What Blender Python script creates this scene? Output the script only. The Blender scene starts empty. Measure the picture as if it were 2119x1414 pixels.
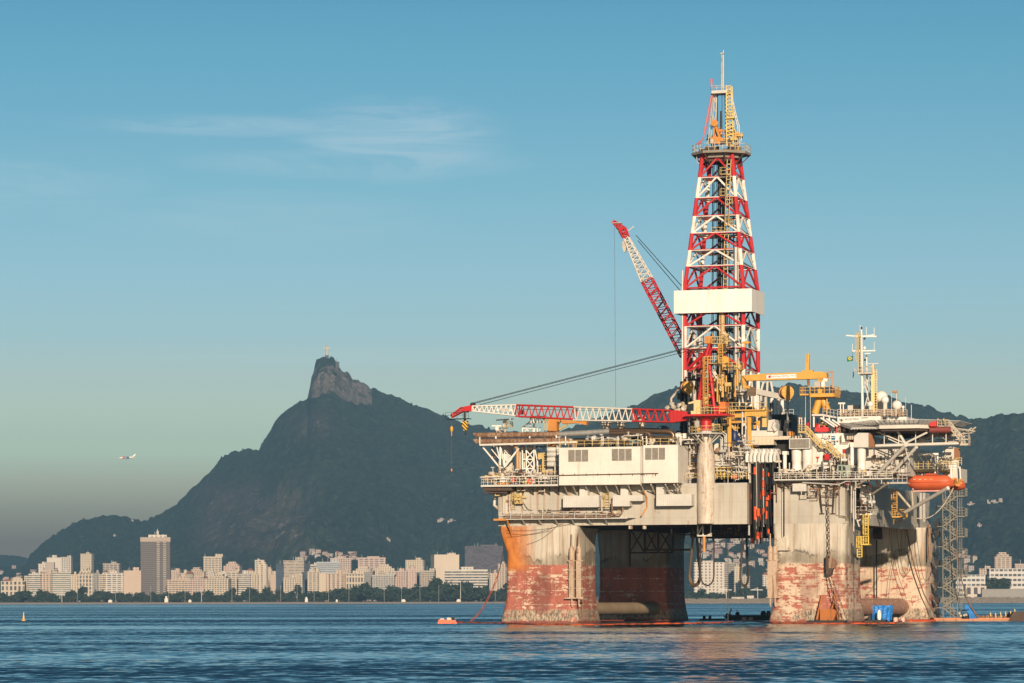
import bpy, math, random
import numpy as np
from mathutils import Vector, Matrix

SC = bpy.context.scene
COL = SC.collection
R = math.radians
PI = math.pi

WATER_COL = (.002,.016,.036)
W1, W2, W3, W4, WSEED, WLEAN = .22, .26, .08, .34, 9, .115
HAZE_COL = (.29,.59,.93,1)
HAZE_D = 4.5e-5
EXPO = 0.32
# ------------------------------------------------------------------ camera
F = 7280.0            # focal length in source pixels (2119 wide)
CX, HY = 1059.5, 1243.7
CAMH = 3.9
ROLL = 0.0018
cam_d = bpy.data.cameras.new('camera')
cam_d.sensor_width = 36.0
cam_d.lens = F / 2119.0 * 36.0
cam_d.shift_y = (HY - 707.0) / 2119.0
cam_d.clip_start = 1.0
cam_d.clip_end = 40000.0
cam = bpy.data.objects.new('camera', cam_d)
COL.objects.link(cam)
cam.matrix_world = Matrix.Translation((0, 0, CAMH)) @ Matrix.Rotation(R(90), 4, 'X') @ Matrix.Rotation(-ROLL, 4, 'Z')
SC.camera = cam

# ------------------------------------------------------------------ sun and sky
SUN_EL, SUN_AZ = R(14.5), R(7.0)      # low morning sun behind the camera, a little to its right
sdir = Vector((math.sin(SUN_AZ) * math.cos(SUN_EL), -math.cos(SUN_AZ) * math.cos(SUN_EL), math.sin(SUN_EL)))
sun_d = bpy.data.lights.new('sun', 'SUN')
sun_d.energy = 5.0
sun_d.angle = R(0.5)
sun_d.color = (1.0, 0.80, 0.585)
sun = bpy.data.objects.new('sun', sun_d)
COL.objects.link(sun)
sun.location = (0, -200, 300)
sun.rotation_euler = sdir.to_track_quat('Z', 'Y').to_euler()

W = bpy.data.worlds.new('World')
SC.world = W
W.use_nodes = True
nt = W.node_tree
nt.nodes.clear()
def wn(t): return nt.nodes.new(t)
out = wn('ShaderNodeOutputWorld'); bg = wn('ShaderNodeBackground'); sky = wn('ShaderNodeTexSky')
sky.sky_type = 'NISHITA'
sky.sun_disc = False
sky.sun_elevation = SUN_EL
sky.sun_rotation = PI - SUN_AZ
sky.air_density = 1.0; sky.dust_density = 0.6; sky.ozone_density = 2.0
bg.inputs['Strength'].default_value = 0.10
tc = wn('ShaderNodeTexCoord'); sep = wn('ShaderNodeSeparateXYZ')
nt.links.new(tc.outputs['Generated'], sep.inputs[0])
mr = wn('ShaderNodeMapRange'); mr.inputs['From Min'].default_value = 0.0; mr.inputs['From Max'].default_value = 0.20
nt.links.new(sep.outputs['Z'], mr.inputs['Value'])
ramp = wn('ShaderNodeValToRGB'); nt.links.new(mr.outputs[0], ramp.inputs[0])
# air colour by height above the horizon: brown city smog, pale green-blue, then clear blue
SKY_STOPS = ((0.0849, (0.2767, 0.1803, 0.1329)), (0.1261, (0.438, 0.3748, 0.3224)), (0.1673, (0.6642, 0.6178, 0.5523)), (0.2084, (0.8076, 0.8752, 0.8252)), (0.2632, (0.8613, 0.8866, 0.8419)), (0.3178, (0.8075, 0.8182, 0.8553)), (0.3724, (0.681, 0.8015, 0.8934)), (0.4675, (0.5899, 0.7597, 0.8844)), (0.5756, (0.4659, 0.7096, 0.7979)), (0.6962, (0.3641, 0.6405, 0.7414)), (0.7694, (0.3059, 0.6236, 0.7059)), (0.8288, (0.2796, 0.5791, 0.6856)))
SKY_STOPS = SKY_STOPS + ((1.0, tuple(v * .45 for v in SKY_STOPS[-1][1])),)
cr = ramp.color_ramp
cr.interpolation = 'EASE' if False else 'LINEAR'
while len(cr.elements) < len(SKY_STOPS): cr.elements.new(0.5)
for e, (p, c) in zip(cr.elements, SKY_STOPS):
    e.position = p
for e, (p, c) in zip(cr.elements, SKY_STOPS):
    e.color = (c[0], c[1], c[2], 1)
mul = wn('ShaderNodeMix'); mul.data_type = 'RGBA'; mul.blend_type = 'MULTIPLY'; mul.inputs[0].default_value = 1.0
nt.links.new(sky.outputs[0], mul.inputs[6]); nt.links.new(ramp.outputs[0], mul.inputs[7])
# thin cirrus: soft stretched noise by direction, thickest in one drifting patch
mp = wn('ShaderNodeMapping'); mp.inputs['Scale'].default_value = (16.0, 16.0, 130.0); mp.inputs['Rotation'].default_value = (0, R(7), 0)
nt.links.new(tc.outputs['Generated'], mp.inputs[0])
nz = wn('ShaderNodeTexNoise'); nz.inputs['Scale'].default_value = 1.0; nz.inputs['Detail'].default_value = 9.0; nz.inputs['Roughness'].default_value = 0.68; nz.inputs['Distortion'].default_value = 1.8
nt.links.new(mp.outputs[0], nz.inputs['Vector'])
cmask = wn('ShaderNodeMapRange'); cmask.interpolation_type = 'SMOOTHSTEP'
cmask.inputs['From Min'].default_value = 0.30; cmask.inputs['From Max'].default_value = 0.66
nt.links.new(nz.outputs[0], cmask.inputs['Value'])
def blob(cx, cz, rx, rz, amp):
    a = wn('ShaderNodeMath'); a.operation = 'SUBTRACT'; a.inputs[1].default_value = cx; nt.links.new(sep.outputs['X'], a.inputs[0])
    a2 = wn('ShaderNodeMath'); a2.operation = 'DIVIDE'; a2.inputs[1].default_value = rx; nt.links.new(a.outputs[0], a2.inputs[0])
    b = wn('ShaderNodeMath'); b.operation = 'SUBTRACT'; b.inputs[1].default_value = cz; nt.links.new(sep.outputs['Z'], b.inputs[0])
    b2 = wn('ShaderNodeMath'); b2.operation = 'DIVIDE'; b2.inputs[1].default_value = rz; nt.links.new(b.outputs[0], b2.inputs[0])
    a3 = wn('ShaderNodeMath'); a3.operation = 'POWER'; a3.inputs[1].default_value = 2; nt.links.new(a2.outputs[0], a3.inputs[0])
    b3 = wn('ShaderNodeMath'); b3.operation = 'POWER'; b3.inputs[1].default_value = 2; nt.links.new(b2.outputs[0], b3.inputs[0])
    s = wn('ShaderNodeMath'); s.operation = 'ADD'; nt.links.new(a3.outputs[0], s.inputs[0]); nt.links.new(b3.outputs[0], s.inputs[1])
    r = wn('ShaderNodeMapRange'); r.interpolation_type = 'SMOOTHSTEP'; r.inputs['From Min'].default_value = 1.0; r.inputs['From Max'].default_value = 0.0
    r.inputs['To Max'].default_value = amp; nt.links.new(s.outputs[0], r.inputs['Value'])
    return r.outputs[0]
bl = None
for args in ((-0.032, 0.1300, 0.036, 0.0140, .50), (-0.018, 0.1285, 0.014, 0.0085, .36), (-0.078, 0.1335, 0.055, 0.0036, .38), (-0.045, 0.1235, 0.06, 0.006, .26), (-0.07, 0.108, 0.06, 0.010, .16), (-0.14, 0.118, 0.05, 0.012, .2), (-0.01, 0.069, 0.12, 0.0035, .22)):
    o = blob(*args)
    if bl is None: bl = o
    else:
        ad = wn('ShaderNodeMath'); ad.operation = 'MAXIMUM'; nt.links.new(bl, ad.inputs[0]); nt.links.new(o, ad.inputs[1]); bl = ad.outputs[0]
cm = wn('ShaderNodeMath'); cm.operation = 'MULTIPLY'; nt.links.new(cmask.outputs[0], cm.inputs[0]); nt.links.new(bl, cm.inputs[1])
cm2 = wn('ShaderNodeMath'); cm2.operation = 'MULTIPLY'; cm2.inputs[1].default_value = 0.62; nt.links.new(cm.outputs[0], cm2.inputs[0])
cmix = wn('ShaderNodeMix'); cmix.data_type = 'RGBA'
nt.links.new(cm2.outputs[0], cmix.inputs[0]); nt.links.new(mul.outputs[2], cmix.inputs[6])
cmix.inputs[7].default_value = (6.4, 7.0, 7.4, 1)
nt.links.new(cmix.outputs[2], bg.inputs['Color']); nt.links.new(bg.outputs[0], out.inputs['Surface'])

vs = SC.view_settings
SC.display_settings.display_device = 'sRGB'
vs.view_transform = 'Standard'; vs.look = 'None'; vs.exposure = EXPO; vs.gamma = 1.0
SC.cycles.max_bounces = 6; SC.cycles.diffuse_bounces = 2; SC.cycles.glossy_bounces = 3
SC.cycles.transparent_max_bounces = 8; SC.cycles.volume_bounces = 0
SC.cycles.use_denoising = True
SC.cycles.sample_clamp_indirect = 6.0

# ------------------------------------------------------------------ frames
AL = R(18.0)
CA, SA = math.cos(AL), math.sin(AL)
RD = 607.0
def ray(px, py):
    u, v = px - CX, HY - py
    return ((u + ROLL * v) / F, (v - ROLL * u) / F)
OX, OY = ray(1415, 1200)[0] * RD, RD
RIG = Matrix.Translation((OX, OY, 0)) @ Matrix.Rotation(-AL, 4, 'Z')
def P(px, py, y=0.0):
    """rig point on the plane y = const that is seen at a pixel of the photograph"""
    dx, dz = ray(px, py)
    t = (y + OX * SA + OY * CA) / (dx * SA + CA)
    X, Y = dx * t - OX, t - OY
    return Vector((X * CA - Y * SA, y, CAMH + dz * t))
def XP(px, y=0.0, py=1000): return P(px, py, y).x
def ZP(px, py, y=0.0): return P(px, py, y).z
def WP(px, py, Y):
    dx, dz = ray(px, py)
    return Vector((dx * Y, Y, CAMH + dz * Y))

# ------------------------------------------------------------------ mesh builder
class MB:
    def __init__(s): s.v = []; s.f = []; s.m = []; s.mi = 0
    def add(s, vs, fs):
        o = len(s.v); s.v += [tuple(v) for v in vs]
        s.f += [tuple(i + o for i in f) for f in fs]; s.m += [s.mi] * len(fs); return s
    def box(s, x0, x1, y0, y1, z0, z1):
        if x0 > x1: x0, x1 = x1, x0
        if y0 > y1: y0, y1 = y1, y0
        if z0 > z1: z0, z1 = z1, z0
        return s.add([(x0,y0,z0),(x1,y0,z0),(x1,y1,z0),(x0,y1,z0),(x0,y0,z1),(x1,y0,z1),(x1,y1,z1),(x0,y1,z1)],
                     [(0,3,2,1),(4,5,6,7),(0,1,5,4),(1,2,6,5),(2,3,7,6),(3,0,4,7)])
    def pb(s, px0, px1, py0, py1, y0, y1):
        """box whose front face (plane y0) covers px0..px1 / py0..py1 and that runs back to y1"""
        pm = (px0 + px1) / 2; pym = (py0 + py1) / 2
        return s.box(XP(px0, y0, pym), XP(px1, y0, pym), y0, y1, ZP(pm, py1, y0), ZP(pm, py0, y0))
    def bar(s, p, q, r, n=6, r2=None):
        p = Vector(p); q = Vector(q); d = q - p
        if d.length < 1e-6: return s
        d.normalize(); r2 = r if r2 is None else r2
        a = d.orthogonal().normalized() if abs(d.z) < 0.999 else Vector((1, 0, 0))
        if abs(d.z) < 0.999:
            a = Vector((0, 0, 1)).cross(d).normalized()
        b = d.cross(a)
        vs = []
        for c, rr in ((p, r), (q, r2)):
            for i in range(n):
                t = 2 * PI * (i + .5) / n
                k = rr * (1.4142 if n == 4 else 1)
                vs.append(c + a * math.cos(t) * k + b * math.sin(t) * k)
        fs = [(i, (i + 1) % n, n + (i + 1) % n, n + i) for i in range(n)]
        fs += [tuple(reversed(range(n))), tuple(range(n, 2 * n))]
        return s.add(vs, fs)
    def path(s, pts, r, n=6):
        pts = [Vector(p) for p in pts]
        if len(pts) < 2: return s
        dirs = []
        for i in range(len(pts)):
            d = pts[min(i + 1, len(pts) - 1)] - pts[max(i - 1, 0)]
            dirs.append(d.normalized())
        a = dirs[0].orthogonal().normalized(); vs = []
        for p, d in zip(pts, dirs):
            a = (a - d * a.dot(d)).normalized(); b = d.cross(a)
            rr = r
            vs += [p + a * math.cos(2 * PI * i / n) * rr + b * math.sin(2 * PI * i / n) * rr for i in range(n)]
        fs = []
        for k in range(len(pts) - 1):
            fs += [(k*n+i, k*n+(i+1)%n, (k+1)*n+(i+1)%n, (k+1)*n+i) for i in range(n)]
        m = (len(pts) - 1) * n
        fs += [tuple(reversed(range(n))), tuple(range(m, m + n))]
        return s.add(vs, fs)
    def lathe(s, c, prof, n=20, ax=(0, 0, 1)):
        """prof: (radius, height along the axis)"""
        ax = Vector(ax).normalized(); a = ax.orthogonal().normalized(); b = ax.cross(a); c = Vector(c); vs = []
        for r, h in prof:
            r = max(r, 1e-4)
            vs += [c + ax * h + a * math.cos(2*PI*i/n) * r + b * math.sin(2*PI*i/n) * r for i in range(n)]
        fs = []
        for k in range(len(prof) - 1):
            fs += [(k*n+i, k*n+(i+1)%n, (k+1)*n+(i+1)%n, (k+1)*n+i) for i in range(n)]
        m = (len(prof) - 1) * n
        fs += [tuple(reversed(range(n))), tuple(range(m, m + n))]
        return s.add(vs, fs)
    def ball(s, c, r, n=16, sz=1.0, z0=-1.0):
        k = 10
        prof = [(r * math.sqrt(max(0, 1 - t * t)), r * t * sz) for t in [z0 + (1 - z0) * (0.5 - 0.5 * math.cos(PI * i / k)) for i in range(k + 1)]]
        return s.lathe(c, prof, n)
    def ext(s, poly, vec):
        """extrude a polygon (3-D points) along vec"""
        poly = [Vector(p) for p in poly]; vec = Vector(vec); n = len(poly)
        vs = poly + [p + vec for p in poly]
        return s.add(vs, [tuple(range(n)), tuple(reversed(range(n, 2*n)))] + [((i+1)%n, i, n+i, n+(i+1)%n) for i in range(n)])
    def rail(s, pts, h=1.1, sp=1.6, r=0.05, mid=2, close=False):
        r *= .72
        pts = [Vector(p) for p in pts]
        if close: pts.append(pts[0])
        for p, q in zip(pts, pts[1:]):
            L = (q - p).length; k = max(1, round(L / sp))
            for i in range(k + 1):
                a = p.lerp(q, i / k); s.bar(a, a + Vector((0, 0, h)), r, 4)
            for j in range(1, mid + 1):
                z = Vector((0, 0, h * j / mid)); s.bar(p + z, q + z, r * .9, 4)
        return s
    def ladder(s, x, y, z0, z1, w=0.6, cage=False, r=0.05, step=0.45):
        s.bar((x - w/2, y, z0), (x - w/2, y, z1), r, 4); s.bar((x + w/2, y, z0), (x + w/2, y, z1), r, 4)
        z = z0
        while z < z1:
            s.bar((x - w/2, y, z), (x + w/2, y, z), r * .8, 4); z += step
        if cage:
            z = z0 + 1.6
            while z < z1:
                pts = [(x + w * .65 * math.cos(t), y - w * .9 * math.sin(t), z) for t in np.linspace(0, PI, 6)]
                s.path(pts, r * .8, 4); z += 0.9
            for t in (0.6, PI/2, PI - .6):
                xx, yy = x + w * .65 * math.cos(t), y - w * .9 * math.sin(t)
                s.bar((xx, yy, z0 + 1.6), (xx, yy, z1), r * .7, 4)
        return s
    def truss(s, p, q, up, w0, h0, w1, h1, n, rc=0.12, rb=0.07, side=None):
        """four-chord lattice girder from p to q (centre line); up = local height direction"""
        p, q = Vector(p), Vector(q); d = (q - p).normalized(); up = Vector(up); up = (up - d * up.dot(d)).normalized(); sd = d.cross(up)
        C = []
        for k in range(n + 1):
            t = k / n; c = p.lerp(q, t); w = w0 + (w1 - w0) * t; h = h0 + (h1 - h0) * t
            C.append([c + sd * a * w / 2 + up * b * h / 2 for a, b in ((-1,-1),(1,-1),(1,1),(-1,1))])
        for j in range(4): s.bar(C[0][j], C[n][j], rc, 6)
        for k in range(n):
            for j in range(4):
                j2 = (j + 1) % 4
                M_ = (C[k][j2] + C[k+1][j2]) / 2
                s.bar(C[k][j], M_, rb, 4); s.bar(M_, C[k+1][j], rb, 4)
        for k in (0, n):
            for j in range(4): s.bar(C[k][j], C[k][(j+1)%4], rb, 4)
        return s
    def stair(s, p, q, w=0.9, wy=(0, 1, 0), r=0.06, rails=True):
        p, q, wy = Vector(p), Vector(q), Vector(wy).normalized() * w
        for o in (Vector((0,0,0)), wy):
            s.ext([p + o + Vector((0,0,-.22)), q + o + Vector((0,0,-.22)), q + o + Vector((0,0,.08)), p + o + Vector((0,0,.08))], wy.normalized() * 0.06)
            if rails:
                s.bar(p + o + Vector((0,0,1.0)), q + o + Vector((0,0,1.0)), r * .8, 4)
                s.bar(p + o + Vector((0,0,.55)), q + o + Vector((0,0,.55)), r * .6, 4)
                for i in range(5):
                    a = p.lerp(q, i / 4) + o; s.bar(a, a + Vector((0,0,1.0)), r * .7, 4)
        k = max(3, int(abs(q.z - p.z) / .28))
        d = Vector((q.x - p.x, q.y - p.y, 0)); d = d.normalized() * .13 if d.length > 0 else Vector((.13, 0, 0))
        for i in range(k + 1):
            a = p.lerp(q, i / k); s.ext([a - d, a + d, a + d + wy, a - d + wy], (0, 0, .05))
        return s
    def mesh(s, name, off, mats):
        me = bpy.data.meshes.new(name)
        v = np.array(s.v, dtype=np.float32) - np.array(off, dtype=np.float32)
        me.from_pydata(v.tolist(), [], s.f)
        for m in mats: me.materials.append(m)
        if len(mats) > 1: me.polygons.foreach_set('material_index', np.array(s.m, dtype=np.int32))
        me.polygons.foreach_set('use_smooth', np.ones(len(s.f), dtype=bool))
        me.set_sharp_from_angle(angle=R(38))
        me.update()
        return me

ID4 = Matrix.Identity(4)
def put(o, frame, base): o.matrix_world = frame @ Matrix.Translation(base)
class T:
    """a thing: an Empty at its base that parents its parts"""
    def __init__(s, name, label, cat, group=None, frame=None, base=None):
        s.name, s.label, s.cat, s.group, s.frame, s.base = name, label, cat, group, frame if frame is not None else RIG, base
        s.parts = []
    def part(s, name, mb, mat, under=None, label=None, kind=None):
        s.parts.append([name, mb, mat if isinstance(mat, (list, tuple)) else [mat], under, label, kind, None]); return len(s.parts) - 1
    def scatter(s, name, mb, mat, under=None):
        """split a mesh of loose pieces into one part per piece (pieces whose boxes touch stay together)"""
        n = len(mb.v); par = list(range(n))
        def find(i):
            while par[i] != i: par[i] = par[par[i]]; i = par[i]
            return i
        for f in mb.f:
            r = find(f[0])
            for i in f[1:]: par[find(i)] = r
        root = [find(i) for i in range(n)]
        boxes = {}
        for i, r in enumerate(root):
            v = mb.v[i]
            if r not in boxes: boxes[r] = [list(v), list(v)]
            else:
                for k_ in range(3): boxes[r][0][k_] = min(boxes[r][0][k_], v[k_]); boxes[r][1][k_] = max(boxes[r][1][k_], v[k_])
        keys = list(boxes); gp = {k_: k_ for k_ in keys}
        def gf(k_):
            while gp[k_] != k_: k_ = gp[k_]
            return k_
        for a in range(len(keys)):
            A = boxes[keys[a]]
            for c in range(a):
                C_ = boxes[keys[c]]
                if all(A[0][q] <= C_[1][q] + .03 and C_[0][q] <= A[1][q] + .03 for q in range(3)): gp[gf(keys[a])] = gf(keys[c])
        groups = {}
        for f, m_ in zip(mb.f, mb.m): groups.setdefault(gf(root[f[0]]), []).append((f, m_))
        for fs in groups.values():
            idx = {}; b = MB()
            for f, m_ in fs:
                for i in f:
                    if i not in idx: idx[i] = len(b.v); b.v.append(mb.v[i])
                b.f.append(tuple(idx[i] for i in f)); b.m.append(m_)
            s.part(name, b, mat, under)
    def done(s):
        if s.base is None:
            a = np.concatenate([np.array(p[1].v) for p in s.parts if len(p[1].v)])
            lo, hi = a.min(0), a.max(0)
            s.base = Vector(((lo[0]+hi[0])/2, (lo[1]+hi[1])/2, lo[2]))
        e = bpy.data.objects.new(s.name, None); COL.objects.link(e)
        e.empty_display_size = 0.5
        put(e, s.frame, s.base)
        tagset(e, s.label, s.cat, s.group)
        for p in s.parts:
            if not p[1].v: continue
            o = bpy.data.objects.new(p[0], p[1].mesh(p[0], s.base, p[2])); COL.objects.link(o)
            o.parent = e if p[3] is None else s.parts[p[3]][6]
            if p[4]: o['label'] = p[4]
            if p[5]: o['kind'] = p[5]
            p[6] = o
        s.obj = e
        return e
def tagset(o, label=None, cat=None, group=None, kind=None):
    if label: o['label'] = label
    if cat: o['category'] = cat
    if group: o['group'] = group
    if kind: o['kind'] = kind
def solo(name, label, cat, mb, mat, group=None, frame=None, kind=None, base=None):
    a = np.array(mb.v); lo, hi = a.min(0), a.max(0)
    b = Vector(base) if base is not None else Vector(((lo[0]+hi[0])/2, (lo[1]+hi[1])/2, lo[2]))
    o = bpy.data.objects.new(name, mb.mesh(name, b, mat if isinstance(mat, (list, tuple)) else [mat])); COL.objects.link(o)
    put(o, frame if frame is not None else RIG, b)
    tagset(o, label, cat, group, kind)
    return o
def copy_tree(o, parent=None):
    c = o.copy(); COL.objects.link(c)
    if parent is not None: c.parent = parent
    for ch in list(o.children): copy_tree(ch, c)
    return c
def writing(body, size, loc, mat, parent=None, name='lettering', off=(0,0,0), rot=(R(90), 0, 0), extrude=0.01):
    cu = bpy.data.curves.new(name, 'FONT'); cu.body = body; cu.size = size; cu.extrude = extrude; cu.align_x = 'CENTER'; cu.align_y = 'CENTER'
    cu.materials.append(mat)
    tmp = bpy.data.objects.new(name, cu); COL.objects.link(tmp)
    dg = bpy.context.evaluated_depsgraph_get(); dg.update()
    me = bpy.data.meshes.new_from_object(tmp.evaluated_get(dg)); bpy.data.objects.remove(tmp)
    o = bpy.data.objects.new(name, me); COL.objects.link(o)
    if not me.materials: me.materials.append(mat)
    o.rotation_euler = rot; o.location = Vector(loc) - Vector(off)
    o.parent = parent
    return o

# ------------------------------------------------------------------ materials
class NT:
    def __init__(s, name):
        s.m = bpy.data.materials.new(name); s.m.use_nodes = True; s.t = s.m.node_tree; s.t.nodes.clear()
        s.out = s.n('ShaderNodeOutputMaterial'); s.b = s.n('ShaderNodeBsdfPrincipled')
        s.l(s.b.outputs[0], s.out.inputs[0]); s._tc = s.n('ShaderNodeTexCoord')
    def n(s, t): return s.t.nodes.new(t)
    def l(s, a, b): s.t.links.new(a, b)
    def setin(s, sock, v):
        if hasattr(v, 'is_output') or isinstance(v, bpy.types.NodeSocket): s.l(v, sock)
        elif isinstance(v, (tuple, list)) and len(v) == 3 and sock.type == 'RGBA': sock.default_value = (*v, 1)
        else: sock.default_value = v
    def co(s, scale=(1,1,1), loc=(0,0,0)):
        mp = s.n('ShaderNodeMapping'); mp.inputs['Scale'].default_value = scale; mp.inputs['Location'].default_value = loc
        s.l(s._tc.outputs['Object'], mp.inputs[0]); return mp.outputs[0]
    def xyz(s):
        q = s.n('ShaderNodeSeparateXYZ'); s.l(s._tc.outputs['Object'], q.inputs[0]); return q.outputs
    def noise(s, co, scale=1, detail=4, rough=.55, dist=0):
        q = s.n('ShaderNodeTexNoise'); s.l(co, q.inputs['Vector'])
        q.inputs['Scale'].default_value = scale; q.inputs['Detail'].default_value = detail; q.inputs['Roughness'].default_value = rough; q.inputs['Distortion'].default_value = dist
        return q.outputs[0]
    def math(s, op, a, b=0.0, c=None):
        q = s.n('ShaderNodeMath'); q.operation = op; s.setin(q.inputs[0], a); s.setin(q.inputs[1], b)
        if c is not None: s.setin(q.inputs[2], c)
        return q.outputs[0]
    def step(s, v, a, b, t0=0.0, t1=1.0):
        q = s.n('ShaderNodeMapRange'); q.interpolation_type = 'SMOOTHSTEP'; s.setin(q.inputs['Value'], v)
        q.inputs['From Min'].default_value = a; q.inputs['From Max'].default_value = b
        q.inputs['To Min'].default_value = t0; q.inputs['To Max'].default_value = t1; return q.outputs[0]
    def mix(s, f, a, b, mode='MIX'):
        q = s.n('ShaderNodeMix'); q.data_type = 'RGBA'; q.blend_type = mode
        s.setin(q.inputs[0], f); s.setin(q.inputs[6], a); s.setin(q.inputs[7], b); return q.outputs[2]
    def bump(s, h, strength=.3, dist=.05):
        q = s.n('ShaderNodeBump'); q.inputs['Strength'].default_value = strength; q.inputs['Distance'].default_value = dist
        s.l(h, q.inputs['Height']); s.l(q.outputs[0], s.b.inputs['Normal'])
    def fin(s, col, rough=.55, metal=0.0):
        s.setin(s.b.inputs['Base Color'], col); s.setin(s.b.inputs['Roughness'], rough); s.setin(s.b.inputs['Metallic'], metal)
        return s.m
_mc = {}
def paint(name, col, rust=.25, grime=.3, rough=.5, metal=0.0, rustcol=(.20,.075,.025), fine=1.0):
    """weathered paint: tone drift, rust specks and rust runs"""
    if name in _mc: return _mc[name]
    k = NT(name)
    co = k.co()
    tone = k.noise(co, .45 * fine, 5, .6)
    c = k.mix(k.step(tone, .3, .75, 0, grime), col, tuple(x * .55 for x in col))
    runs = k.noise(k.co((1.7 * fine, 1.7 * fine, .16 * fine)), 1.0, 5, .65)
    spk = k.noise(co, 2.3 * fine, 5, .7)
    t = .80 - rust * .5
    rm = k.math('MAXIMUM', k.step(runs, t, t + .13), k.step(spk, t + .03, t + .13))
    c = k.mix(k.math('MULTIPLY', rm, .85), c, rustcol)
    k.bump(spk, .12, .02)
    m = k.fin(c, rough, metal); _mc[name] = m; return m
def flat(name, col, rough=.6, metal=0.0, var=.25, scale=2.0):
    if name in _mc: return _mc[name]
    k = NT(name)
    t = k.noise(k.co(), scale, 4, .6)
    m = k.fin(k.mix(k.step(t, .3, .7, 0, 1), col, tuple(x * (1 - var) for x in col)), rough, metal); _mc[name] = m; return m
WHITE = paint('white_paint', (.62,.58,.52), .34, .34)
CLEANW = paint('clean_white_paint', (.72,.69,.64), .16, .22)
CREAM = paint('cream_paint', (.52,.46,.37), .50, .42)
GREY = paint('grey_paint', (.42,.40,.37), .30, .35)
LGREY = paint('pale_grey_paint', (.55,.53,.49), .22, .3)
RED = paint('red_paint', (.48,.016,.018), .16, .4, .42)
YEL = paint('yellow_paint', (.62,.335,.060), .40, .42, .5)
PYEL = paint('pale_yellow_paint', (.58,.42,.16), .40, .4, .5)
ORANGE = paint('orange_paint', (.56,.23,.045), .42, .42, .55)
RUST = paint('rusty_steel', (.30,.195,.13), .66, .55, .7, 0, (.13,.055,.025))
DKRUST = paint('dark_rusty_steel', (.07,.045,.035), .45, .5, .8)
DARK = flat('dark_steel', (.018,.018,.02), .6)
BLACK = flat('black_rubber', (.012,.012,.012), .5)
GALV = paint('galvanised_steel', (.34,.34,.33), .28, .4, .45, .35)
CABLE = flat('wire_rope', (.03,.03,.032), .5)
GLASS = flat('dark_window_glass', (.015,.022,.028), .08)
LIFEO = paint('lifeboat_orange', (.60,.118,.042), .16, .35, .45)
FLOATO = flat('orange_float', (.80,.10,.020), .5)
BLUE = flat('blue_tarpaulin_cloth', (.02,.21,.62), .5, 0, .4, 1.2)
LOUV = flat('louvre_grey', (.26,.235,.20), .6)
BRONZE = paint('browned_steel', (.15,.10,.065), .35, .4, .38, .6)
BROWNL = paint('brown_louvre', (.27,.125,.055), .2, .3, .6)

# ------------------------------------------------------------------ numpy value noise
def vnoise(x, y, seed=0):
    xi = np.floor(x).astype(np.int64); yi = np.floor(y).astype(np.int64)
    xf = x - xi; yf = y - yi
    u = xf * xf * (3 - 2 * xf); v = yf * yf * (3 - 2 * yf)
    def h(a, b):
        n = (a * 374761393 + b * 668265263 + seed * 1442695041) & 0x7fffffff
        n = ((n ^ (n >> 13)) * 1274126177) & 0x7fffffff
        n = n ^ (n >> 16)
        return (n & 0xffff) / 65535.0
    return (h(xi, yi) * (1-u) + h(xi+1, yi) * u) * (1-v) + (h(xi, yi+1) * (1-u) + h(xi+1, yi+1) * u) * v
def fbm(x, y, oct=5, seed=0, gain=.5):
    s = 0; a = 1; t = 0
    for i in range(oct):
        s = s + a * vnoise(x, y, seed + i * 17); t += a; a *= gain; x = x * 2.03 + 7.1; y = y * 2.03 + 3.7
    return s / t

def grid_obj(name, X, Y, Z, mat, attrs=None):
    nr, nc = X.shape
    me = bpy.data.meshes.new(name)
    co = np.stack([X, Y, Z], -1).reshape(-1, 3).astype(np.float32)
    me.vertices.add(len(co)); me.vertices.foreach_set('co', co.ravel())
    i = np.arange((nr-1)*(nc-1)); r, c = i // (nc-1), i % (nc-1)
    a = r*nc + c
    q = np.stack([a, a+1, a+nc+1, a+nc], -1).astype(np.int32)
    me.loops.add(q.size); me.loops.foreach_set('vertex_index', q.ravel())
    me.polygons.add(len(q)); me.polygons.foreach_set('loop_start', np.arange(len(q), dtype=np.int32)*4)
    me.polygons.foreach_set('use_smooth', np.ones(len(q), dtype=bool))
    me.update(calc_edges=True)
    for k, vals in (attrs or {}).items():
        at = me.attributes.new(k, 'FLOAT', 'POINT'); at.data.foreach_set('value', vals.astype(np.float32).ravel())
    me.materials.append(mat)
    o = bpy.data.objects.new(name, me); COL.objects.link(o); return o

# ------------------------------------------------------------------ water
k = NT('sea_water')
co = k.co()
def ncol(co, scale, detail, rough):
    q = k.n('ShaderNodeTexNoise'); k.l(co, q.inputs['Vector']); q.inputs['Scale'].default_value = scale; q.inputs['Detail'].default_value = detail; q.inputs['Roughness'].default_value = rough
    return q.outputs['Color']
def vm(op, a, b):
    q = k.n('ShaderNodeVectorMath'); q.operation = op
    for i, v in enumerate((a, b)):
        if isinstance(v, (tuple, float)): q.inputs[i].default_value = v if isinstance(v, tuple) else (v, v, v)
        else: k.l(v, q.inputs[i])
    return q.outputs[0]
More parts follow.
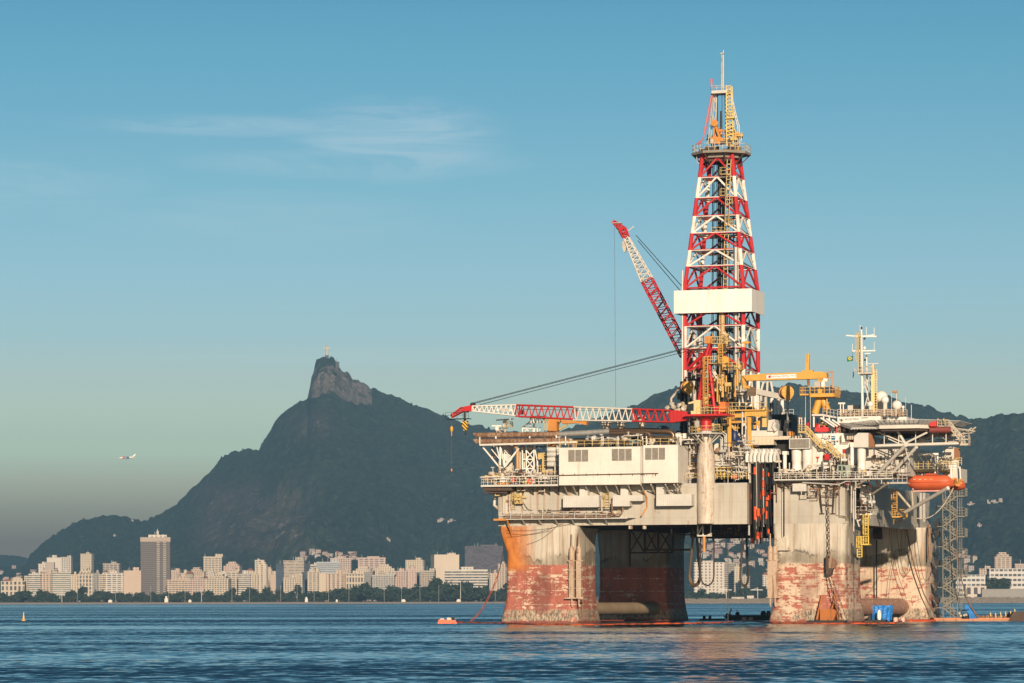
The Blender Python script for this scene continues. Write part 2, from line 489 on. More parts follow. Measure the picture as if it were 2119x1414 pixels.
# wave slopes at three sizes; they tilt the surface normal directly so that far water stays rough
s1 = vm('SUBTRACT', ncol(k.co((.8, 1, 1)), 1.5, 2, .6), (.5, .5, .5))
s2 = vm('SUBTRACT', ncol(k.co((.55, 1, 1), (31, 7, 0)), .33, 3, .6), (.5, .5, .5))
s4 = vm('SUBTRACT', ncol(k.co((1, .40, 1), (5, 11, 0)), .95, 2, .6), (.5, .5, .5))
s3 = vm('SUBTRACT', ncol(k.co((.35, 1, 1), (3, 17, 0)), .05, 2, .5), (.5, .5, .5))
patch = k.noise(k.co((.16, 1, 1), (WSEED, 3, 0)), .011, 3, .55)
patch2 = k.noise(k.co((.10, 1, 1), (9, 33, 0)), .0035, 3, .6)
amp = k.math('MULTIPLY', k.step(patch, .42, .58, .55, 1.2), k.step(patch2, .40, .60, .8, 1.2))
# a calm lane lies in front of the platform between two rougher wind lanes
wx, wy, wz = k.xyz()
yw = k.math('ADD', wy, k.math('ADD', k.math('MULTIPLY', k.math('SUBTRACT', patch, .5), 130.0), k.math('MULTIPLY', k.math('SUBTRACT', k.noise(k.co((.5, 1, 1), (2, 2, 2)), .05, 3, .6), .5), 26.0)))
calm = k.math('MULTIPLY', k.step(yw, 190, 232), k.step(yw, 455, 430))
ca = k.n('ShaderNodeMix'); k.l(calm, ca.inputs[0]); k.l(amp, ca.inputs[2]); k.l(k.math('ADD', k.math('MULTIPLY', amp, .12), .31), ca.inputs[3]); amp = ca.outputs[0]
sl = vm('ADD', vm('MULTIPLY', s4, (W4, W4, 0.)), vm('ADD', vm('ADD', vm('MULTIPLY', s1, (W1, W1, 0.)), vm('MULTIPLY', s2, (W2, W2, 0.))), vm('MULTIPLY', s3, (W3, W3, 0.))))
am = k.n('ShaderNodeCombineXYZ'); k.l(amp, am.inputs[0]); k.l(amp, am.inputs[1])
sl = vm('MULTIPLY', sl, am.outputs[0])
# normals get an added tilt to the camera, so water mirrors higher, darker sky
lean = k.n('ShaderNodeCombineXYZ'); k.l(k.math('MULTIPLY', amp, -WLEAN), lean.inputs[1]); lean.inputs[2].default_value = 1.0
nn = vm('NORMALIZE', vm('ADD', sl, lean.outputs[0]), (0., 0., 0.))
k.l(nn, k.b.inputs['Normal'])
k.b.inputs['IOR'].default_value = 1.333
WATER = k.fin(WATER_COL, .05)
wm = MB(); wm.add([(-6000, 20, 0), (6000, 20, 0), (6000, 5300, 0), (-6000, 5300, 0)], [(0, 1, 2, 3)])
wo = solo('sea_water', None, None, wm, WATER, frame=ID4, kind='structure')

# ------------------------------------------------------------------ land: beach, sea wall, city ground
k = NT('beach_sand'); SAND = k.fin(k.mix(k.noise(k.co(), .05, 4), (.56, .45, .36), (.46, .37, .29)), .9)
k = NT('city_ground'); GRND = k.fin(k.mix(k.noise(k.co(), .02, 4), (.09, .10, .06), (.15, .13, .10)), .9)
bm_ = MB()
SH = 5250.0
bm_.add([(-3000, SH - 8, -.6), (720, SH - 8, -.6), (720, SH + 24, 2.6), (-3000, SH + 24, 2.6)], [(0, 1, 2, 3)])
solo('beach', None, None, bm_, SAND, frame=ID4, kind='structure')
gm = MB()
gm.add([(-3000, SH + 23, 2.45), (720, SH + 23, 2.45), (720, 7400, 14), (-3000, 7400, 14)], [(0, 1, 2, 3)])
gm.add([(719, 4520, 2.0), (3000, 4520, 2.0), (3000, 7400, 14), (719, 7400, 14)], [(0, 1, 2, 3)])
gm.add([(719, 4520, -3.0), (3000, 4520, -3.0), (3000, 4520, 2.0), (719, 4520, 2.0)], [(0, 1, 2, 3)])
solo('city_ground', None, None, gm, GRND, frame=ID4, kind='structure')

# ------------------------------------------------------------------ mountains
def forest_mat(name):
    k = NT(name)
    at = k.n('ShaderNodeAttribute'); at.attribute_name = 'rock'
    co = k.co()
    n1 = k.noise(co, .045, 4, .65); n2 = k.noise(co, .006, 4, .6)
    veg = k.mix(k.step(n1, .3, .75), (.005, .011, .008), (.040, .058, .030))
    veg = k.mix(k.step(n2, .35, .7, 0, .6), veg, (.022, .034, .017))
    veg = k.mix(k.step(k.noise(co, .028, 2, .5), .70, .78, 0, .7), veg, (.10, .115, .07))
    rk = k.mix(k.noise(k.co((.03, .03, .006)), 1, 5, .65), (.045, .040, .040), (.30, .245, .21))
    rk = k.mix(k.step(k.noise(k.co((.035, .035, .012), (4, 4, 4)), 1, 5, .7), .52, .6, 0, .9), rk, (.03, .035, .022))
    rm = k.step(k.math('ADD', at.outputs['Fac'], k.math('MULTIPLY', k.math('SUBTRACT', k.noise(k.co((.022, .022, .008)), 1, 6, .72), .5), 1.7)), .42, .56)
    at2 = k.n('ShaderNodeAttribute'); at2.attribute_name = 'bare'
    bs = k.math('MULTIPLY', at2.outputs['Fac'], k.step(k.noise(k.co((.012, .012, .004)), 1, 5, .65), .35, .6, .25, 1.0))
    veg = k.mix(bs, veg, (.085, .066, .058))
    c = k.mix(rm, veg, rk)
    bn = k.n('ShaderNodeBump'); bn.inputs['Strength'].default_value = .9; bn.inputs['Distance'].default_value = 13.0
    k.l(k.noise(co, .075, 3, .6), bn.inputs['Height']); k.l(bn.outputs[0], k.b.inputs['Normal'])
    k.b.inputs['Specular IOR Level'].default_value = .1
    return k.fin(c, .9)
FOREST = forest_mat('forested_mountain')

TERR = []
def on_hill(px, py, dflt):
    """where the line of sight through a pixel meets the hills"""
    u, v = px - CX, HY - py; u, v = u + ROLL * v, v - ROLL * u; best = None
    for U, V, D, T_ in TERR:
        j = int(np.argmin(np.abs(U[0] - u)))
        if abs(U[0, j] - u) > 6: continue
        ok = np.nonzero((V[:, j] >= v) & (T_[:, j] <= 1))[0]
        if len(ok) and (best is None or D[ok[0], j] < best): best = float(D[ok[0], j])
    return best or dflt
def mountain(name, prof, Dr, Df, rows, seed, rockf=None, baref=None, px0=-120, px1=2260, bumpy=12.5, back=.35, relief=1.5):
    px = np.arange(px0, px1, 1.7)
    pp = np.array(prof, float)
    yy = np.interp(px, pp[:, 0], pp[:, 1])
    ug = px - CX
    t = np.concatenate([np.linspace(0, 1, rows), 1 + np.linspace(.03, 1, 24) * back])
    v = (HY - yy) - ROLL * ug                      # elevation of the ridge in source pixels
    T_, PX = np.meshgrid(t, px, indexing='ij')
    V = np.broadcast_to(v, T_.shape)
    wig = (fbm(PX / 170., PX * 0, 4, seed) - .5)
    DR = Dr * (1 + .05 * wig)
    D = Df + (DR - Df) * T_
    X = ((PX - CX) + ROLL * V) / F * D
    Hr = V / F * DR                                  # ridge height over the camera
    # the relief in front of the ridge follows a softened skyline
    def soft(sig):
        kx = np.arange(-3*sig, 3*sig+1, 1.7); g = np.exp(-.5*(kx/sig)**2); g /= g.sum()
        n_ = len(kx)//2; return np.convolve(np.pad(v, n_, mode='edge'), g, mode='valid')[:len(v)]
    vs1, vs2 = soft(45.), soft(150.)
    wt = np.clip(T_, 0, 1)
    Vs = np.where(wt > .7, v[None, :] * ((wt - .7) / .3) ** 1.0 + np.minimum(vs1, v + 40)[None, :] * (1 - np.clip((wt - .7) / .3, 0, 1)), vs1[None, :] * wt / .7 + vs2[None, :] * (1 - wt / .7))
    Hr = Vs / F * DR
    sh = np.where(T_ <= 1, .30 * T_ + .70 * T_ ** 2.1, 1 - ((T_ - 1) / back) ** 1.3 * .9)
    Z = CAMH + Hr * sh
    # gullies and spurs, faded out at the ridge so the skyline keeps its outline
    fade = np.clip(1 - T_, 0, 1) ** .6 * np.clip(T_ * 6, 0, 1)
    gx = X / 190.; gy = D / 420.
    Z += relief * fade * (fbm(gx, gy, 5, seed + 5) - .5) * 190 * np.clip(Hr / 500, .1, 1)
    Z += relief * fade * (np.abs(fbm(X / 330. + D / 900., D / 1500., 3, seed + 9) - .5)) * -120 * np.clip(Hr / 500, .1, 1)
    # tree crowns
    rock = np.zeros_like(Z) if rockf is None else rockf(PX, (HY - (Z - CAMH) / D * F - ROLL * (PX - CX)), T_)
    cr = vnoise(X / 8.5, D / 14., seed + 31) * .6 + vnoise(X / 17., D / 30., seed + 37) * .6 + (vnoise(X / 11., D / 22., seed + 39) > .86) * .4
    Z += np.clip(rock, 0, .7) * (np.abs(fbm(X / 34., Z / 160., 4, seed + 71) - .5) * -95 + 10)
    Z += (1 - np.clip(rock * 1.2, 0, 1)) * (cr - .55) * bumpy * np.clip(T_ * 8, 0, 1)
    Z = np.maximum(Z, -2)
    TERR.append((X / D * F, (Z - CAMH) / D * F, D, T_))
    return grid_obj(name, X, D, Z, FOREST, {'rock': rock, 'bare': (np.zeros_like(Z) if baref is None else baref(PX, (HY - (Z - CAMH) / D * F - ROLL * (PX - CX))))})

profA = [(-200,1175),(40,1176),(55,1170),(62,1150),(85,1128),(110,1108),(140,1090),(165,1078),(190,1074),(210,1070),(235,1067),(260,1070),(290,1080),(305,1079),(330,1065),(360,1050),(380,1030),(400,1008),(420,990),(440,968),(460,946),(480,938),(500,932),(520,929),(535,931),(541,922),(550,905),(570,875),(590,850),(610,838),(625,832),(636,829),(638,815),(640,800),(645,772),(652,755),(657,745),(668,741),(682,741),(690,745),(697,756),(703,762),(712,768),(730,782),(750,795),(775,805),(800,815),(820,822),(850,835),(880,846),(910,858),(935,868),(980,880),(1020,888),(1060,893),(1130,905),(1200,925),(1300,960),(1500,1030),(1700,1100),(2300,1180)]
def sm(a, b, x): 
    t = np.clip((x - a) / (b - a), 0, 1); return t * t * (3 - 2 * t)
def rockA(px, py, t):
    cliff = sm(628, 642, px) * (1 - sm(745, 850, px)) * sm(748, 765, py)
    lowb = np.interp(px, [630, 660, 690, 740, 790, 850], [832, 818, 815, 838, 842, 842])
    cliff = cliff * (1 - sm(lowb - 4, lowb + 6, py))
    top = (.62) * cliff * np.where(px < 770, 1, .6)
    slab = .30 * sm(380, 450, px) * (1 - sm(610, 680, px)) * sm(985, 1020, py) * (1 - sm(1120, 1165, py))
    slab2 = .30 * np.exp(-((px - 640) / 40.) ** 2 - ((py - 872) / 22.) ** 2)
    slab3 = .28 * np.exp(-((px - 560) / 60.) ** 2 - ((py - 1130) / 30.) ** 2)
    return np.maximum.reduce([top, slab, slab2, slab3])
profB = [(900,1200),(1040,1010),(1100,935),(1150,900),(1190,882),(1222,870),(1260,858),(1290,848),(1320,838),(1345,822),(1365,812),(1385,805),(1400,803),(1440,796),(1500,788),(1550,786),(1584,793),(1608,801),(1620,799),(1635,794),(1657,797),(1680,803),(1700,803),(1720,800),(1734,806),(1753,814),(1772,812),(1800,814),(1840,820),(1863,831),(1891,835),(1923,842),(1950,854),(1970,859),(1991,863),(2017,869),(2060,880),(2120,900),(2300,960)]
profC = [(1700,1150),(1900,960),(1980,890),(2017,868),(2040,866),(2060,862),(2100,856),(2119,853),(2180,845),(2300,840)]
def bareA(px, py):
    return np.maximum.reduce([.8 * sm(370, 450, px) * (1 - sm(590, 690, px)) * sm(975, 1030, py) * (1 - sm(1120, 1170, py)), .8 * np.exp(-((px - 640) / 45.) ** 2 - ((py - 880) / 28.) ** 2), .6 * np.exp(-((px - 560) / 60.) ** 2 - ((py - 1130) / 30.) ** 2)])
def smallrock(px, py, t):
    return .30 * fbm(px / 60., py / 40., 3, 77) * (t < .93)
mountain('mountain', profA, 10200, 7000, 300, 3, rockA, bareA)
mountain('forested_hill', profB, 9000, 6900, 230, 21, smallrock, None, 880, 2280)
mountain('forested_hill', profC, 8200, 6800, 150, 47, smallrock, None, 1690, 2290)
profD = [(-200,1150),(-40,1147),(0,1148),(30,1150),(60,1156),(90,1165),(140,1185),(250,1215)]
mountain('distant_slope', profD, 11500, 9500, 60, 63, smallrock, None, -150, 240, 5.0)
for o in list(COL.objects):
    if o.name.split('.')[0] in ('mountain', 'forested_hill', 'distant_slope'): o['kind'] = 'structure'

# ------------------------------------------------------------------ haze
k = bpy.data.materials.new('city_haze'); k.use_nodes = True; t = k.node_tree; t.nodes.clear()
ho = t.nodes.new('ShaderNodeOutputMaterial'); hv = t.nodes.new('ShaderNodeVolumePrincipled')
hv.inputs['Color'].default_value = HAZE_COL
hv.inputs['Density'].default_value = HAZE_D
hv.inputs['Anisotropy'].default_value = 0.0
t.links.new(hv.outputs[0], ho.inputs['Volume'])
hb = MB(); hb.box(-7000, 7000, -260, 17500, -9.0, 830)
solo('haze', None, None, hb, k, frame=ID4, kind='stuff')

# ------------------------------------------------------------------ statue on the peak
STONE = paint('pale_soapstone', (.50, .43, .34), .0, .2)
DSTONE = flat('dark_stone', (.07, .07, .065), .8)
sp = WP(676.5, 741, 10200); s_ = T('hilltop_statue', 'pale stone statue with outstretched arms on the rocky mountain top', 'statue', frame=ID4)
U = 10200 / F
b = MB(); b.box(sp.x - 3.6*U, sp.x + 3.6*U, sp.y - 5, sp.y + 5, sp.z - 10, sp.z + 5.2 * U); s_.part('pedestal', b, DSTONE)
b = MB(); zb = sp.z + 5.2 * U
b.lathe((sp.x, sp.y, zb), [(3.2*U, 0), (2.9*U, 3*U), (2.5*U, 7*U), (2.7*U, 11*U), (3.3*U, 15.0*U), (2.9*U, 17*U), (1.0*U, 18.0*U), (.95*U, 18.6*U), (1.25*U, 19.6*U), (1.2*U, 20.6*U), (.6*U, 21.6*U), (.05*U, 21.8*U)], 14)
for sx in (-1, 1):
    b.bar((sp.x + sx * 1.5*U, sp.y, zb + 16.2*U), (sp.x + sx * 6.3*U, sp.y, zb + 16.0*U), 1.25*U, 8, .75*U)
    b.ext([(sp.x + sx*1.5*U, sp.y-1.5, zb+16*U), (sp.x + sx*5.6*U, sp.y-1.5, zb+15.8*U), (sp.x + sx*5.2*U, sp.y-1.5, zb+14.2*U), (sp.x + sx*1.8*U, sp.y-1.5, zb+12*U)], (0, 3, 0))
    b.bar((sp.x + sx * 6.2*U, sp.y, zb + 16.0*U), (sp.x + sx * 8.0*U, sp.y, zb + 16.0*U), .5*U, 6, .3*U)
s_.part('figure', b, STONE); s_.done()
# lattice mast on the peak's shoulder and one on the slope
for (px, py, h_, lab) in ((698, 753, 10, 'small grey radio cabin beside the rocky mountain top'), (674, 893, 14, 'thin pale radio mast standing on the mountain slope')):
    p = WP(px, py, 9900); b = MB()
    if h_ == 10: b.box(p.x-5, p.x+5, p.y, p.y+8, p.z-12, p.z+6); b.bar((p.x-3, p.y+2, p.z+6), (p.x-3, p.y+2, p.z+12), .6, 4)
    else: b.bar((p.x, p.y-20, p.z-16), (p.x, p.y-20, p.z+8), .7, 5, .4)
    solo('radio_cabin' if h_ == 10 else 'radio_mast', lab, 'mast', b, DSTONE if h_ == 10 else GREY, frame=ID4)

# ------------------------------------------------------------------ airliner low over the bay
ap = WP(263, 947, 5200); a_ = T('airliner', 'small white airliner with blue and red fuselage flying left below the mountain', 'airplane', frame=ID4, base=ap)
u = 5200 / F
BLUEP = flat('pale_blue_paint', (.16, .36, .60), .4); REDP = flat('faded_red_paint', (.55, .16, .10), .4)
b = MB()
def fus(x0, x1, mi):
    b.mi = mi
    xs = np.linspace(x0, x1, 7); pr = []
    for x in xs:
        t_ = (x + 17) / 34; r_ = 2.1*u*min(1, (max(t_, .0) * 9) ** .5, (max(1.0 - t_, 0.0) * 3.2 + .05) ** .8) 
        pr.append((max(r_, .05), x * u))
    b.lathe(ap, pr, 14, (1, 0, .06))
fus(-17, -9.5, 0); fus(-9.5, -4, 1); fus(-4, 5, 2); fus(5, 17, 0)
a_.part('fuselage', b, [CLEANW, REDP, BLUEP])
for nm, sy, zz in (('wing', -1, 0), ('wing', 1, 0)):
    b = MB(); b.ext([ap + Vector((-3*u, sy*1.5*u, -1.0*u)), ap + Vector((2.5*u, sy*1.5*u, -1.0*u)), ap + Vector((7*u, sy*15*u, .6*u)), ap + Vector((5.2*u, sy*15*u, .6*u))], (0, 0, .5*u)); a_.part(nm, b, LGREY)
    b = MB(); b.lathe(ap + Vector((-2.5*u, sy*5.2*u, -2.2*u)), [(.7*u, 0), (1.05*u, .6*u), (1.0*u, 2.4*u), (.6*u, 4*u)], 10, (1, 0, 0)); a_.part('engine', b, BLUEP)
b = MB(); b.ext([ap + Vector((10.5*u, -.2*u, 2.2*u)), ap + Vector((16*u, -.2*u, 2.4*u)), ap + Vector((18.2*u, -.2*u, 7.2*u)), ap + Vector((16.2*u, -.2*u, 7.2*u))], (0, .4*u, 0)); a_.part('tail_fin', b, CLEANW)
for sy in (-1, 1):
    b = MB(); b.ext([ap + Vector((12.5*u, sy*.6*u, 1.6*u)), ap + Vector((16*u, sy*.6*u, 1.6*u)), ap + Vector((18*u, sy*5.5*u, 2.3*u)), ap + Vector((16.6*u, sy*5.5*u, 2.3*u))], (0, 0, .3*u)); a_.part('tailplane', b, CLEANW)
a_.done()

# ------------------------------------------------------------------ yellow channel buoy
yp = WP(49, 1285.0, 7280 * 3.9 / (1285 - HY - ROLL * (CX - 49))); u = yp.y / F
y_ = T('channel_buoy', 'small yellow conical channel buoy floating alone on the open water', 'buoy', frame=ID4, base=(yp.x, yp.y, 0))
b = MB(); b.lathe((yp.x, yp.y, -.5), [(4.4*u, 0), (4.6*u, .5), (4.4*u, .5 + 2.6*u), (3.0*u, .5 + 3.2*u)], 16); y_.part('float', b, YEL)
b = MB(); b.lathe((yp.x, yp.y, 3.0*u), [(2.6*u, 0), (2.0*u, 5*u), (1.1*u, 10*u), (.9*u, 13*u)], 12); y_.part('tower', b, PYEL)
b = MB(); b.lathe((yp.x, yp.y, 16*u), [(.7*u, 0), (.8*u, .8*u), (.3*u, 1.8*u)], 10); y_.part('lantern', b, WHITE); y_.done()

# ------------------------------------------------------------------ city
_fm = {}
def facade(wall, style, fh=3.3, ww=4.0, dark=(.035,.04,.045), roofc=(.30,.26,.22)):
    key = (wall, style, fh, ww, dark)
    if key in _fm: return _fm[key]
    k = NT('facade_' + style)
    x, y, z = k.xyz()
    g = k.n('ShaderNodeNewGeometry'); nx = k.n('ShaderNodeSeparateXYZ'); k.l(g.outputs['Normal'], nx.inputs[0])
    uu = k.math('ADD', k.math('ADD', x, y), 500.0)
    fu = k.math('FRACT', k.math('DIVIDE', uu, ww)); fz = k.math('FRACT', k.math('DIVIDE', k.math('ADD', z, .35 * fh), fh))
    def inr(v, a, b): return k.math('MULTIPLY', k.math('GREATER_THAN', v, a), k.math('LESS_THAN', v, b))
    if style == 'grid': m = k.math('MULTIPLY', inr(fu, .2, .78), inr(fz, .28, .84))
    elif style == 'small': m = k.math('MULTIPLY', inr(fu, .30, .68), inr(fz, .30, .80))
    elif style == 'band': m = inr(fz, .32, .84)
    elif style == 'bays': m = k.math('MULTIPLY', inr(fu, .12, .88), inr(fz, .34, .82))
    elif style == 'glass': m = k.math('SUBTRACT', 1.0, k.math('MULTIPLY', k.math('MAXIMUM', inr(fz, .0, .16), inr(fu, .0, .10)), .35))
    elif style == 'fins': m = k.math('MULTIPLY', inr(fu, .25, .8), inr(fz, .12, .86))
    else: m = k.math('MULTIPLY', inr(fz, .0, .06), .25)
    wn_ = k.n('ShaderNodeTexWhiteNoise'); wn_.noise_dimensions = '2D'
    cc = k.n('ShaderNodeCombineXYZ'); k.l(k.math('FLOOR', k.math('DIVIDE', uu, ww)), cc.inputs[0]); k.l(k.math('FLOOR', k.math('DIVIDE', k.math('ADD', z, .35 * fh), fh)), cc.inputs[1])
    k.l(cc.outputs[0], wn_.inputs['Vector'])
    oi = k.n('ShaderNodeObjectInfo')
    vert = k.math('LESS_THAN', k.math('ABSOLUTE', nx.outputs[2]), .5)
    m = k.math('MULTIPLY', m, vert)
    if style not in ('glass', 'blank'): m = k.math('MULTIPLY', m, k.step(wn_.outputs[0], .05, .5, .7, 1.0))
    wc = k.mix(k.step(k.noise(k.co((.08, .08, .03)), 1, 4), .3, .7, 0, .18), wall, tuple(v * .6 for v in wall))
    wc = k.mix(k.step(oi.outputs['Random'], 0, 1, 0, .16), wc, (.40, .30, .24))
    dk = k.mix(wn_.outputs[0], tuple(v * .7 for v in dark), tuple(min(1, v * 1.7) for v in dark))
    c = k.mix(m, wc, dk)
    c = k.mix(vert, roofc, c)
    m_ = k.fin(c, .7); _fm[key] = m_; return m_
CRM, PCH, WHT, TAN, PNK, GRYB, STO = (.52,.44,.34), (.50,.385,.30), (.56,.51,.45), (.38,.33,.28), (.49,.37,.32), (.30,.285,.275), (.42,.365,.30)
NAVY, DGL = (.018,.035,.06), (.05,.045,.055)
rb = random.Random(11)
ROOFM = flat('flat_roof_felt', (.22,.20,.18), .9)
TILE = flat('red_roof_tile', (.34,.13,.09), .9)
GROUPB = 'apartment and office blocks along the beach'
def building(px0, px1, top, label, wall, style, Y=5700, fh=3.2, ww=4.0, roof='flat', rot=None, bottom=1236, dark=(.035,.04,.045), extras=True, name='apartment_building', cat='building', depth=None):
    pm = (px0 + px1) / 2
    a, c = WP(px0, 1200, Y), WP(px1, 1200, Y); w = c.x - a.x
    z1 = WP(pm, top, Y).z; z0 = min(5.0 + (Y - 5300) * .004, z1 - 6) if bottom > 1230 else WP(pm, bottom, Y).z
    d = depth or min(26, max(12, w * .8))
    fr = Matrix.Translation((c.x / 2 + a.x / 2, Y, z0)) @ Matrix.Rotation(R(rb.uniform(-7, 7) if rot is None else rot), 4, 'Z')
    t = T(name, label, cat, None, fr, Vector((0, 0, 0)))
    h = z1 - z0; W2 = w / 2
    b = MB(); b.box(-W2, W2, 0, d, -8, h); t.part('wall', b, facade(wall, style, fh, ww, dark))
    if roof == 'flat':
        b = MB(); b.box(-W2 - .3, W2 + .3, -.3, d + .3, h + .01, h + .9); t.part('parapet', b, facade(tuple(v * .95 for v in wall), 'blank', 50, 9))
        if extras and w > 9:
            b = MB(); x = rb.uniform(-W2 * .5, W2 * .3); ww_ = rb.uniform(.25, .45) * w
            b.box(x, x + ww_, d * .3, d * .8, h + .9, h + rb.uniform(3.0, 6.5)); t.part('penthouse', b, facade(tuple(v * .95 for v in wall), 'small', 3.2, 5))
        if extras and w > 14:
            for _ in range(rb.randint(1, 3)):
                b = MB(); x = rb.uniform(-W2 * .85, W2 * .85); b.bar((x, d * .4, h + .9), (x, d * .4, h + rb.uniform(4, 8)), .22, 4); t.part('aerial', b, GREY)
    elif roof == 'hip':
        b = MB(); o_ = .6; rr = min(W2, d / 2) * .7
        b.add([(-W2-o_, -o_, h), (W2+o_, -o_, h), (W2+o_, d+o_, h), (-W2-o_, d+o_, h), (-W2*.45, d/2, h+rr), (W2*.45, d/2, h+rr)], [(0,1,5,4), (1,2,5), (2,3,4,5), (3,0,4), (3,2,1,0)])
        t.part('roof', b, TILE)
    elif roof == 'steps':
        b = MB(); b.box(-W2*.72, W2*.72, d*.15, d*.9, h, h + 3.4); b.box(-W2*.45, W2*.45, d*.25, d*.8, h + 3.4, h + 7); t.part('setback_floor', b, facade(wall, style, fh, ww, dark))
    elif roof == 'vault':
        b = MB(); pts = [(-W2 * math.cos(q_), 0, h + 3.2 * math.sin(q_)) for q_ in np.linspace(0, PI, 9)]
        b.ext(pts, (0, d, 0)); t.part('vaulted_roof', b, facade(wall, 'blank', 50, 9))
    return t
B = []
def bb(*a, **k_): B.append(building(*a, **k_))
# --- rear row on the rising ground
bb(79, 95, 1168, 'small white block left of the blank beige slab with tiny square windows', WHT, 'small', 6150)
bb(95, 112, 1165, 'blank tan slab wall between two pale towers at the far left', TAN, 'blank', 6120, extras=False)
bb(97, 126, 1155, 'pale tower with a plain light side rising behind the blank tan slab', WHT, 'blank', 6180)
bb(126, 147, 1154, 'tall cream tower with window columns, right of its plain twin', WHT, 'grid', 6100)
bb(166, 190, 1147, 'lone cream tower standing high on the wooded hill foot', CRM, 'small', 6700, bottom=1180)
bb(213, 247, 1167, 'beige tower with dark balcony recesses left of the tall dark office tower', TAN, 'bays', 6100, ww=7)
bb(421, 459, 1153, 'grey-cream tower rising alone behind the cream hotel', CRM, 'bays', 6200, ww=6)
bb(462, 496, 1171, 'pink stepped block with setback upper floors behind the white banded block', PNK, 'small', 6050, roof='steps')
bb(527, 541, 1160, 'little white penthouse tower perched above the stepped cream tower', WHT, 'grid', 6120)
bb(741, 798, 1155, 'pink and white tower with red vertical stripes and rooftop floors', PNK, 'bays', 6150, ww=9)
bb(683, 727, 1156, 'tall pinkish tower beside the blue banded balcony block', PNK, 'grid', 6150)
bb(839, 876, 1160, 'cream block with upper window row behind the grey-pink mansions', CRM, 'small', 6150)
bb(962, 1042, 1131, 'broad dark purple-grey office slab with one tan stair stripe', DGL, 'glass', 6250, dark=(.045,.04,.055), ww=5, depth=20)
bb(345, 372, 1181, 'peach block peeping out right of the tall dark tower', PCH, 'small', 5950)
bb(372, 392, 1187, 'low cream infill block with a small tiled roof strip', CRM, 'grid', 5950)
bb(390, 422, 1183, 'peach apartment block with a terrace behind the cream hotel', PCH, 'grid', 5900, roof='steps')
bb(540, 562, 1178, 'plain peach gable block right of the stepped cream tower', PCH, 'blank', 5950)
bb(559, 572, 1190, 'low plain peach block left of the navy glass slab', PCH, 'blank', 5800, extras=False)
bb(627, 642, 1168, 'dark glass infill block right of the striped tan slab', NAVY, 'glass', 5950, dark=NAVY)
bb(641, 656, 1169, 'narrow white banded block beside the dark glass infill', WHT, 'band', 5950)
bb(730, 772, 1181, 'cream terraced block below the pink striped tower', CRM, 'small', 5950, roof='steps')
bb(776, 816, 1176, 'cream block with stepped terraces above the grey glass front', CRM, 'small', 5950, roof='steps')
bb(1498, 1521, 1166, 'grey-tan block with pale balconies right of the white hotel', TAN, 'band', 5750)
bb(1519, 1536, 1174, 'slim cream tower seen between the platform columns', CRM, 'small', 5700)
bb(1534, 1552, 1194, 'low pale block seen just left of a hanging cable loop', STO, 'grid', 5650)
bb(1578, 1596, 1190, 'small red-roofed house beside the right front column', WHT, 'grid', 5600, roof='hip')
# --- the waterfront row
bb(2, 51, 1204, 'low ornate cream hall with three tall arches at the left edge', CRM, 'fins', 5550, ww=6.5, fh=9)
bb(28, 43, 1196, 'small cream roof tower standing over the ornate hall', CRM, 'blank', 5600, extras=False)
bb(50, 61, 1193, 'narrow cream block with stacked balconies beside the ornate hall', CRM, 'bays', 5600)
bb(59, 84, 1189, 'white slab with seven dark window bands near the left edge', WHT, 'band', 5550)
bb(83, 107, 1187, 'peach slab with a blank upper wall over a window grid', PCH, 'grid', 5560, ww=5)
bb(106, 146, 1186, 'wide white slab with green-grey window bands', WHT, 'band', 5570, dark=(.06,.08,.07))
bb(145, 161, 1190, 'cream block with scattered small windows beside the wide white slab', CRM, 'small', 5580)
bb(160, 193, 1187, 'rounded cream mansion block with tall corner windows', CRM, 'fins', 5560, fh=6, ww=5, roof='steps')
bb(192, 206, 1187, 'slim grey block wedged beside the rounded cream mansion', GRYB, 'grid', 5620)
bb(205, 218, 1190, 'cream block with side balconies left of the white banded pair', CRM, 'bays', 5600)
bb(217, 256, 1187, 'white block with window bands on its left half near the dark tower', WHT, 'bays', 5560, ww=8)
bb(256, 292, 1182, 'peach block with a blank right gable touching the dark tower', PCH, 'blank', 5540)
bb(345, 393, 1201, 'long low peach mansion block with paired windows', PCH, 'bays', 5500, ww=5)
bb(392, 426, 1199, 'cream-pink mansion block with dark dotted windows', PNK, 'grid', 5505, ww=4)
bb(425, 473, 1197, 'cream hotel with rows of small windows and a dark cornice', CRM, 'grid', 5500, ww=4.2, roof='steps')
bb(472, 494, 1184, 'tall cream-grey block right of the cream hotel', CRM, 'bays', 5560, ww=7)
bb(493, 518, 1189, 'white slab with long window bands and a pale right side', WHT, 'band', 5520)
bb(517, 535, 1190, 'cream block with a column of paired windows', CRM, 'grid', 5530)
bb(531, 553, 1168, 'tall stepped cream tower with one line of tiny windows', CRM, 'small', 5650, ww=8, roof='steps')
bb(571, 587, 1168, 'narrow navy glass slab with one pale mullion', NAVY, 'glass', 5520, dark=NAVY, ww=9)
bb(586, 629, 1161, 'tall tan slab with white balcony stripes on both edges', TAN, 'band', 5650, fh=4.6, dark=(.20,.17,.14))
bb(586, 612, 1197, 'low cream block in front of the striped tan slab', CRM, 'grid', 5480, ww=4)
bb(611, 626, 1190, 'cream block with fine balconies next to the low cream block', CRM, 'bays', 5500)
bb(625, 637, 1185, 'narrow dark glass block between two cream facades', NAVY, 'glass', 5560, dark=(.03,.045,.06))
bb(636, 662, 1184, 'cream tower with stacked shadowed balconies', CRM, 'bays', 5500, ww=6)
bb(655, 704, 1164, 'wide blue-grey balcony block with a white top floor', (.42,.44,.47), 'band', 5800, dark=(.08,.10,.13))
bb(660, 674, 1187, 'blank cream slab with a dark glass base', CRM, 'blank', 5490, extras=False)
